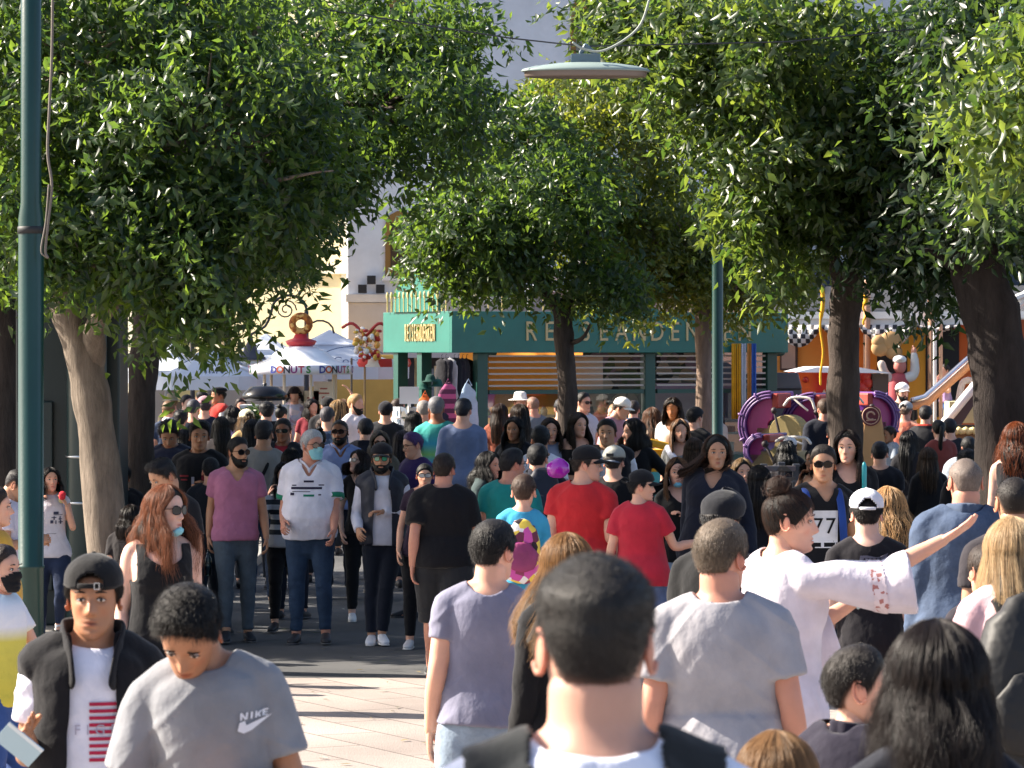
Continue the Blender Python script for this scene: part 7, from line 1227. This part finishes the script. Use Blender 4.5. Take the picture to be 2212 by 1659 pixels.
M7 = P('short person with violet-dyed hair looking down to the left', 898, 932, 33.0, -50, fem=True, skin='fair', hair=('short', '4a3466'), hy=-20, hp=10, glasses=('clear', '222222'), top=('tee', '35265a'), bot=('jeans', '2a2440'))
M8 = P('woman with ash-blonde hair and dark sunglasses behind the dark cap', 820, 925, 35.5, 0, fem=True, skin='fair', hair=('bob', '6e655a', dict(len=.2)), glasses=('sun', '141210'), top=('coat', '5c584c'), bot=('trousers', '15161c'))
M9 = P('boy with an undercut looking down, behind the red-haired woman', 366, 985, 24.5, -28, skin='olive', hair=('quiff', '121014'), hp=26, hy=-22, top=('tee', '101218', dict(sleeve=.7)), bot=('jeans', '1c222e'), w=1.02, lod=1, seed=81)
M10 = P('young man in a black jacket with dark red and white patches', 430, 905, 32.0, -4, skin='tan', hair=('quiff', '111015'), hy=18, top=('jacket', '101219'), vest=None, bot=('jeans', '16202c'), w=1.06, aR='chest')
decal(M10, *rects([(.05, .12, -.0, .07), (-.14, -.06, .03, .045), (-.13, -.07, .0, .012)], 5), mat('cloth', '7a2430'), 0, 1.25, name='red_patch'); decal(M10, *rects([(-.035, -.01, -.12, .03)], 3), mat('cloth', '9a98a8'), 0, 1.25, name='white_bar')
M11 = P('man in a dark blue-grey hoodie with his head lowered', 366, 905, 34.0, -2, skin='tan', hair=('curly', '17151a'), hp=30, top=('hoodie', '22263a'), bot=('jeans', '151a26'), w=1.12)
M12 = P('old man in a grey shirt with a black shoulder strap, from behind', 570, 903, 34.0, 178, skin='olive', hair=('short', '2c2a2e'), top=('tee', '8c8a88', dict(sleeve=1.0)), bot=('jeans', '24344c'), w=1.15)
q = MB(); q.add(*sweep(smoothpath([(-.08, -.02, 1.47), (-.09, .09, 1.43), (-.03, .145, 1.28), (.06, .15, 1.12), (.13, .11, 1.0)], 4), np.tile([(.016, .006)], (17, 1)), 6, ref=(0, 1, 0))); M12['put']('strap', *q.get(), mat('cloth', '121318'))
M13 = P('bearded man with dark sunglasses in a light blue shirt, from the front', 735, 905, 35.5, 0, skin='brown', hair=('buzz', '15110f'), beard='15110f', glasses=('shield', '0c0c10'), top=('polo', '8494c4'), bot=('jeans', '1c2230'), w=1.1)
M14 = P('man in a dark jacket over a red shirt with dark sunglasses', 612, 905, 37.0, -10, skin='brown', hair=('short', '121012'), glasses=('shield', '0c0c10'), top=('tee', '8a1c2a'), vest=('jacket', '14161e', .06), w=1.08)
M15 = P('dark-haired person in a dark teal top between the pink and white shirts', 628, 968, 32.8, 178, fem=True, skin='fair', hair=('bob', '101114'), top=('tee', '2c3a46'), bot=('jeans', '1c2230'))
M17 = P('woman in a white printed top drinking from a can, beside the green post', 108, 1010, 28.5, 14, fem=True, skin='fair', hair=('long', '1c1719', dict(len=.2)), hy=10, hp=-6, top=('tank', 'cfcdd8', dict(neck='crew')), aL='drink', aR='drink', bot=('jeans', '222e48', 4), shoes='e8e8ec', lL='lift', w=1.0, lod=1, z0=.11)
decal(M17, *rects([(.0, .05, .05, .075), (.0, .09, .042, .047), (-.02, .03, .015, .022), (.0, .012, -.005, .03), (.05, .085, .0, .008), (.06, .07, -.008, .03), (-.03, .0, -.04, -.01), (.02, .03, -.045, -.01), (.05, .095, -.03, -.022), (.065, .078, -.045, -.008), (-.06, .03, -.14, -.137)], 3), mat('cloth', '3c4058'), .01, 1.24, name='shirt_print', off=.008)
q = MB(); q.lathe([(.001, -.05), (.026, -.05), (.027, .04), (.022, .05), (.001, .05)], n=16); held(M17, 1, q, 'drink_can', mat('bands', 'c82a3a', lo=-.05, hi=.05, cols=((0, 'c8c090'), (.45, 'c82a3a'))), 'red and pale drink can held at the mouth of the woman by the green post', 'can', (-.02, -.03, .0), smooth=True, rx=.9)
M18 = P('man with a shaved nape in a white T-shirt, left of the green post', 22, 1010, 26.0, 84, skin='olive', hair=('fade', '151318'), hp=24, top=('tee', 'c9c4d4'), aR='phone', aL='phone', bot=('jeans', '1a1c24'), lod=1)
M19 = P('person in a mustard yellow shirt cut by the left edge', -14, 1072, 21.5, 96, H=1.62, skin='fair', hair=('short', '2a201a'), top=('tee', 'c89a3a'), bot=('jeans', '1c2230'), w=1.05, belly=.3)
M20 = P('child in a light blue, white and yellow T-shirt with a black mask', 0, 1180, 17.2, 62, child=True, skin='fair', hair=('short', '2c211c'), mask=('on', '17171a'), top=('tee', 'c8dce8', dict(m=mat('bands', 'c8dce8', lo=.8, hi=1.5, ip='LINEAR', cols=((0, 'cfc04a'), (.38, 'd4c858'), (.48, 'e4e4ea'), (.62, 'e0e4ec'), (.75, 'a0cce0'), (1, '8cc0dc'))))), aL=((.3, -.3, -.8), (.2, -.95, .1)), bot=('denimshorts', '3a568c') if False else ('shorts', '34508a'), lod=1, seed=91)
M21 = P('young man in black sitting low in the shade behind the leaning tree', 262, 1010, 31.5, 20, H=1.42, skin='tan', hair=('curly', '141216'), top=('jacket', '15161d'))
M22 = P('person with dark hair bending behind the bench', 282, 1105, 26.5, 170, H=1.30, skin='fair', hair=('bob', '1c1210'), top=('tee', '1c181c'))
M23 = P('boy in a blue-grey coat at the left edge, in the shade', 20, 905, 38.0, 120, skin='fair', hair=('short', '141418'), top=('jacket', '14161f'))
M24 = P('man in a black top between the pale shirt and the straight dark trunk', 272, 850, 46.0, 40, skin='fair', hair=('short', '8a6a48'), glasses=('sun', '101010'), top=('long', '0e1017'), bot=('trousers', '14161e'))
M25 = P('person in a long white shirt seen between the two left trunks', 252, 866, 44.5, 150, skin='fair', hair=('short', '1a1a20'), top=('long', 'd4dae8', dict(hem=0, inf=.03)), bot=('trousers', '1a1c24'))
M26 = P('person in an orange lettered shirt at the left picture edge', 4, 868, 43.5, 90, skin='fair', hair=('short', '2a2a34'), top=('tee', 'd0563a'))
# ---- far crowd before the stands
FAR = [('man in a turquoise and green striped shirt with a shoulder strap', 942, 858, 41.0, 170, dict(hair=('short', '6a6a70'), skin='brown', w=1.12, top=('tee', '2a90a0', dict(m=mat('bands', '2a90a0', lo=.9, hi=1.5, ip='LINEAR', cols=((0, '2a90a0'), (.3, '5a9a5a'), (.45, '2878a8'), (.6, '6aa860'), (.8, '2a90b0'), (1, '3aa098'))))), bot=('shorts', '2a3a4a'))),
 ('man in a long-sleeved blue-grey shirt, from behind, beside the kiosk post', 1000, 862, 39.5, 176, dict(hair=('short', '1a1c26'), w=1.1, top=('shirt', '6a7898'), bot=('jeans', '1c2432'))),
 ('woman with long black hair left of the striped shirt', 893, 884, 43.0, 185, dict(fem=True, hair=('long', '121116'), top=('long', '1d1c26'))),
 ('person in a black vest top with a dark hat', 833, 866, 45.0, 178, dict(hair=('short', '121016'), cap=('beanie', '141620'), top=('sleeveless', '1c1f26'), w=1.1)),
 ('bearded blond man in a white T-shirt, walking right', 766, 852, 47.5, 60, dict(hair=('short', 'a8855a'), beard=('9a6a3c', .006), top=('tee', 'e8dfe2', dict(inf=.025)), w=1.12, bot=('shorts', '3a3c46'))),
 ('grey-haired person in a blue checked shirt, from behind', 706, 880, 43.0, 180, dict(hair=('short', '3c3a42'), top=('tee', '3c5070', dict(m=mat('mottled', '3c5070', sc=16, cols=('3c5070', '2c3c5c', '5a7090', '22304a')))), w=1.1)),
 ('bending woman in a pale printed shirt', 652, 888, 44.5, 120, dict(fem=True, lean=22, hp=20, hair=('short', '3a2a22'), top=('tee', 'd6d4e4'))),
 ('donut seller with a dark headband and pale shirt, inside the stand', 637, 832, 55.2, 10, dict(fem=True, hair=('bob', '1a1618', dict(len=.06)), cap=('beanie', '2a2226'), top=('tee', 'b8bede', dict(m=mat('mottled', 'b8bede', sc=12, cols=('b8bede', 'c8c8e6', 'a898b0', 'd8c8d0')))), hp=18)),
 ('woman with dark hair in a dark red top facing the camera', 672, 858, 50.5, 20, dict(fem=True, hair=('long', '1c1416', dict(len=.2)), top=('scoop', '7a2430'))),
 ('person in black with a black beanie beside the donut stand', 708, 852, 50.0, 170, dict(hair=('short', '101010'), cap=('beanie', '121216'), top=('jacket', '14151b'))),
 ('blonde woman right of the black beanie', 728, 864, 48.5, 160, dict(fem=True, hair=('long', 'a88a60'), top=('long', 'c8b8a8'))),
 ('brown-haired person with raised arm, left of the white T-shirt', 742, 862, 50.0, 200, dict(fem=True, hair=('bob', '6a4a30'), top=('tee', 'd8d0cc'), aR='up')),
 ('person in a wide black hooded top before the white machine', 576, 866, 46.5, 190, dict(hair=('curly', '0f0f13'), top=('hoodie', '101116', dict(inf=.05)), w=1.25)),
 ('dark-haired woman with a bare nape beside the black hooded top', 606, 876, 49.0, 150, dict(fem=True, hair=('bun', '1c1418'), top=('tank', 'a87a5a'))),
 ('woman with a cream cap and long fair hair', 534, 880, 43.5, 200, dict(fem=True, hair=('long', '7a6248', dict(len=.28)), cap=('cap', 'e8dcb8'), top=('tee', 'b89a6a'))),
 ('woman in a lavender-blue T-shirt with black hair', 502, 872, 45.0, 165, dict(fem=True, hair=('bob', '131118'), top=('tee', '9a94d4', dict(m=mat('bands', '9a94d4', lo=.9, hi=1.45, ip='LINEAR', cols=((0, '4a70d0'), (.5, '7a8ad8'), (1, 'a898d4'))))), bot=('jeans', '2a4060'))),
 ('person with a dusty pink cap and a navy T-shirt', 442, 853, 49.0, 176, dict(hair=('short', '3a3236'), cap=('cap', 'a88088'), top=('tee', '161c30'), aR='fwd')),
 ('man in a dark navy shirt, back turned, among the cafe guests', 417, 864, 48.0, 182, dict(hair=('short', '3a3a42'), top=('shirt', '17202f'), w=1.1)),
 ('boy with black bushy hair and a pale blue shirt', 390, 884, 46.5, 180, dict(child=True, hair=('curly', '0f0f14'), top=('tee', '8a9ac0'))),
 ('fair-haired person in a navy shirt with a white collar', 363, 863, 49.5, 178, dict(hair=('short', '6a5038'), top=('tee', '22304a', dict(collar='d8dce8')))),
 ('waiter with a black beret and red waistcoat facing left', 474, 834, 54.0, -70, dict(hair=('short', '141214'), cap=('beret', '101116'), top=('long', 'd8d0c8'), vest=('plain', 'c03028', .03), skin='tan')),
 ('woman with a pink face and dark cardigan by the round bush', 520, 856, 53.0, 10, dict(fem=True, hair=('short', '241a1c'), top=('v' and 'scoop', '3a3448'), skin='red')),
 ('dark-haired guest with a lime green shirt under the left parasol', 438, 846, 55.0, -120, dict(hair=('short', '101014'), top=('tee', 'a0b030'))),
 ('guest with short dark hair seated by the sign board', 402, 850, 56.0, 30, dict(hair=('short', '1c161a'), top=('tee', '8a6a70'), skin='pale')),
 ('guest with a straw-coloured hat left of the others', 372, 852, 56.5, 190, dict(hair=('short', '8a7858'), cap=('hat', '8f8468'), top=('tee', 'b0a080'))),
 ('brown-haired guest leaning towards the waiter', 455, 852, 55.5, 60, dict(hair=('short', '2a2018'), top=('tee', '8a7a62'))),
 ('woman with black hair and a dark coat, in the shade at centre left', 545, 905, 37.0, 184, dict(fem=True, hair=('long', '0d0d11', dict(len=.3)), top=('coat', '111319'), w=1.1)),
 ('small woman behind the young man with the red patch', 402, 925, 37.5, 170, dict(fem=True, hair=('long', '151318'), top=('tank', 'a86a60'))),
 ('man with long dark hair before the ride platform', 478, 900, 40.0, 190, dict(fem=True, hair=('long', '1a1614'), top=('tee', '9a8a80'))),
 ('woman in a printed shirt at centre, dark bun', 690, 925, 38.0, 185, dict(fem=True, hair=('bun', '14141a'), top=('tee', '1e2434'), w=1.1)),
 ('tall person in a dark hooded jacket left of the ash-blonde woman', 790, 905, 38.5, 182, dict(hair=('short', '15151b'), top=('hoodie', '1a1c28'))),
 ('person in a plum shirt behind the violet hair', 868, 925, 37.0, 182, dict(fem=True, hair=('long', '1c1520'), top=('tee', '2c1a34'))),
 ('man with greying hair left of the turquoise shirt', 915, 862, 46.5, 200, dict(hair=('short', '8a8480'), top=('tee', '5a6a80'))),
 ('man in a grey T-shirt browsing at the postcard rack', 858, 862, 49.5, 120, dict(hair=('short', '3a2c24'), top=('tee', '6a6a72'))),
 ('woman in a rust top near the kiosk door', 1078, 872, 46.5, 170, dict(fem=True, hair=('long', '3a2418'), top=('tee', '8a4a38'))),
 ('dark-haired man in a charcoal shirt before the kiosk counter', 1212, 862, 46.0, 185, dict(hair=('short', '17151a'), top=('tee', '33343e'), w=1.08)),
 ('girl with a pink cap near the slim tree', 1542, 868, 47.0, 150, dict(fem=True, hair=('long', '1a1418'), cap=('cap', 'd050a8'), top=('tee', 'c8b8b0'))),
 ('woman in a cream blouse between the kiosk and the ride cars', 1410, 880, 44.0, 200, dict(fem=True, hair=('wavy', '6a4a38'), top=('tee', 'b8a898'))),
 ('man in a navy polo right of the kiosk post', 1368, 862, 48.5, 190, dict(hair=('short', '2a221e'), top=('polo', '2a3450'))),
 ('man in a dark jacket behind the thick tree edge', 2052, 905, 42.0, 175, dict(hair=('short', '1c1a1c'), top=('jacket', '20222a'))),
 ('woman in brick red between the track jacket and the tan base', 2028, 900, 41.0, 190, dict(fem=True, hair=('pony', '2a1c18'), top=('tee', '7a3a34'))),
 ('dark-haired woman in a black dress left of the girl with straight hair', 1962, 930, 37.5, 175, dict(fem=True, hair=('long', '141216'), top=('long', '15151c'))),
 ('man in a washed black shirt behind the white cap', 1900, 955, 33.5, 178, dict(hair=('short', '15141a'), top=('tee', '1c1c24'), w=1.08)),
 ('dark-haired woman behind the flat cap man', 1640, 1005, 27.5, 175, dict(fem=True, hair=('long', '1c1616'), top=('tee', '17181f'))),
 ('man in a dark jacket right of the red-haired woman, deep in the shade', 455, 985, 30.8, 182, dict(hair=('short', '141318'), top=('jacket', '141a24'), bot=('jeans', '1c2a3a'))),
 ('person in a brown coat behind the pale purse strap', 1500, 945, 33.0, 182, dict(fem=True, hair=('long', '4a3628'), top=('jacket', '33302e'))),
]
for lb, x_, y_, d_, yw, kw in FAR: P(lb, x_, y_, d_, yw, **kw)
# a bottle hanging from a hand, small things people carry
q = MB(); q.lathe([(.001, -.11), (.032, -.11), (.033, .03), (.012, .08), (.012, .11), (.001, .11)], n=14); o = q.build('water_bottle', mat('glass', (.6, .82, .84)), None, smooth=True, loc=M1['world'](M1['hand'][-1] + Vector((0, -.02, -.13)))); tag(o, 'clear water bottle carried by the man in the dusty pink T-shirt', 'bottle')
flush()
for p_ in PEOPLE:
    if p_[1] < 1.45 or p_[1] > 1.88: print('H', p_)
print('people', len(PEOPLE), 'polys', sum(len(o.data.polygons) for o in bpy.data.objects if o.type == 'MESH'))
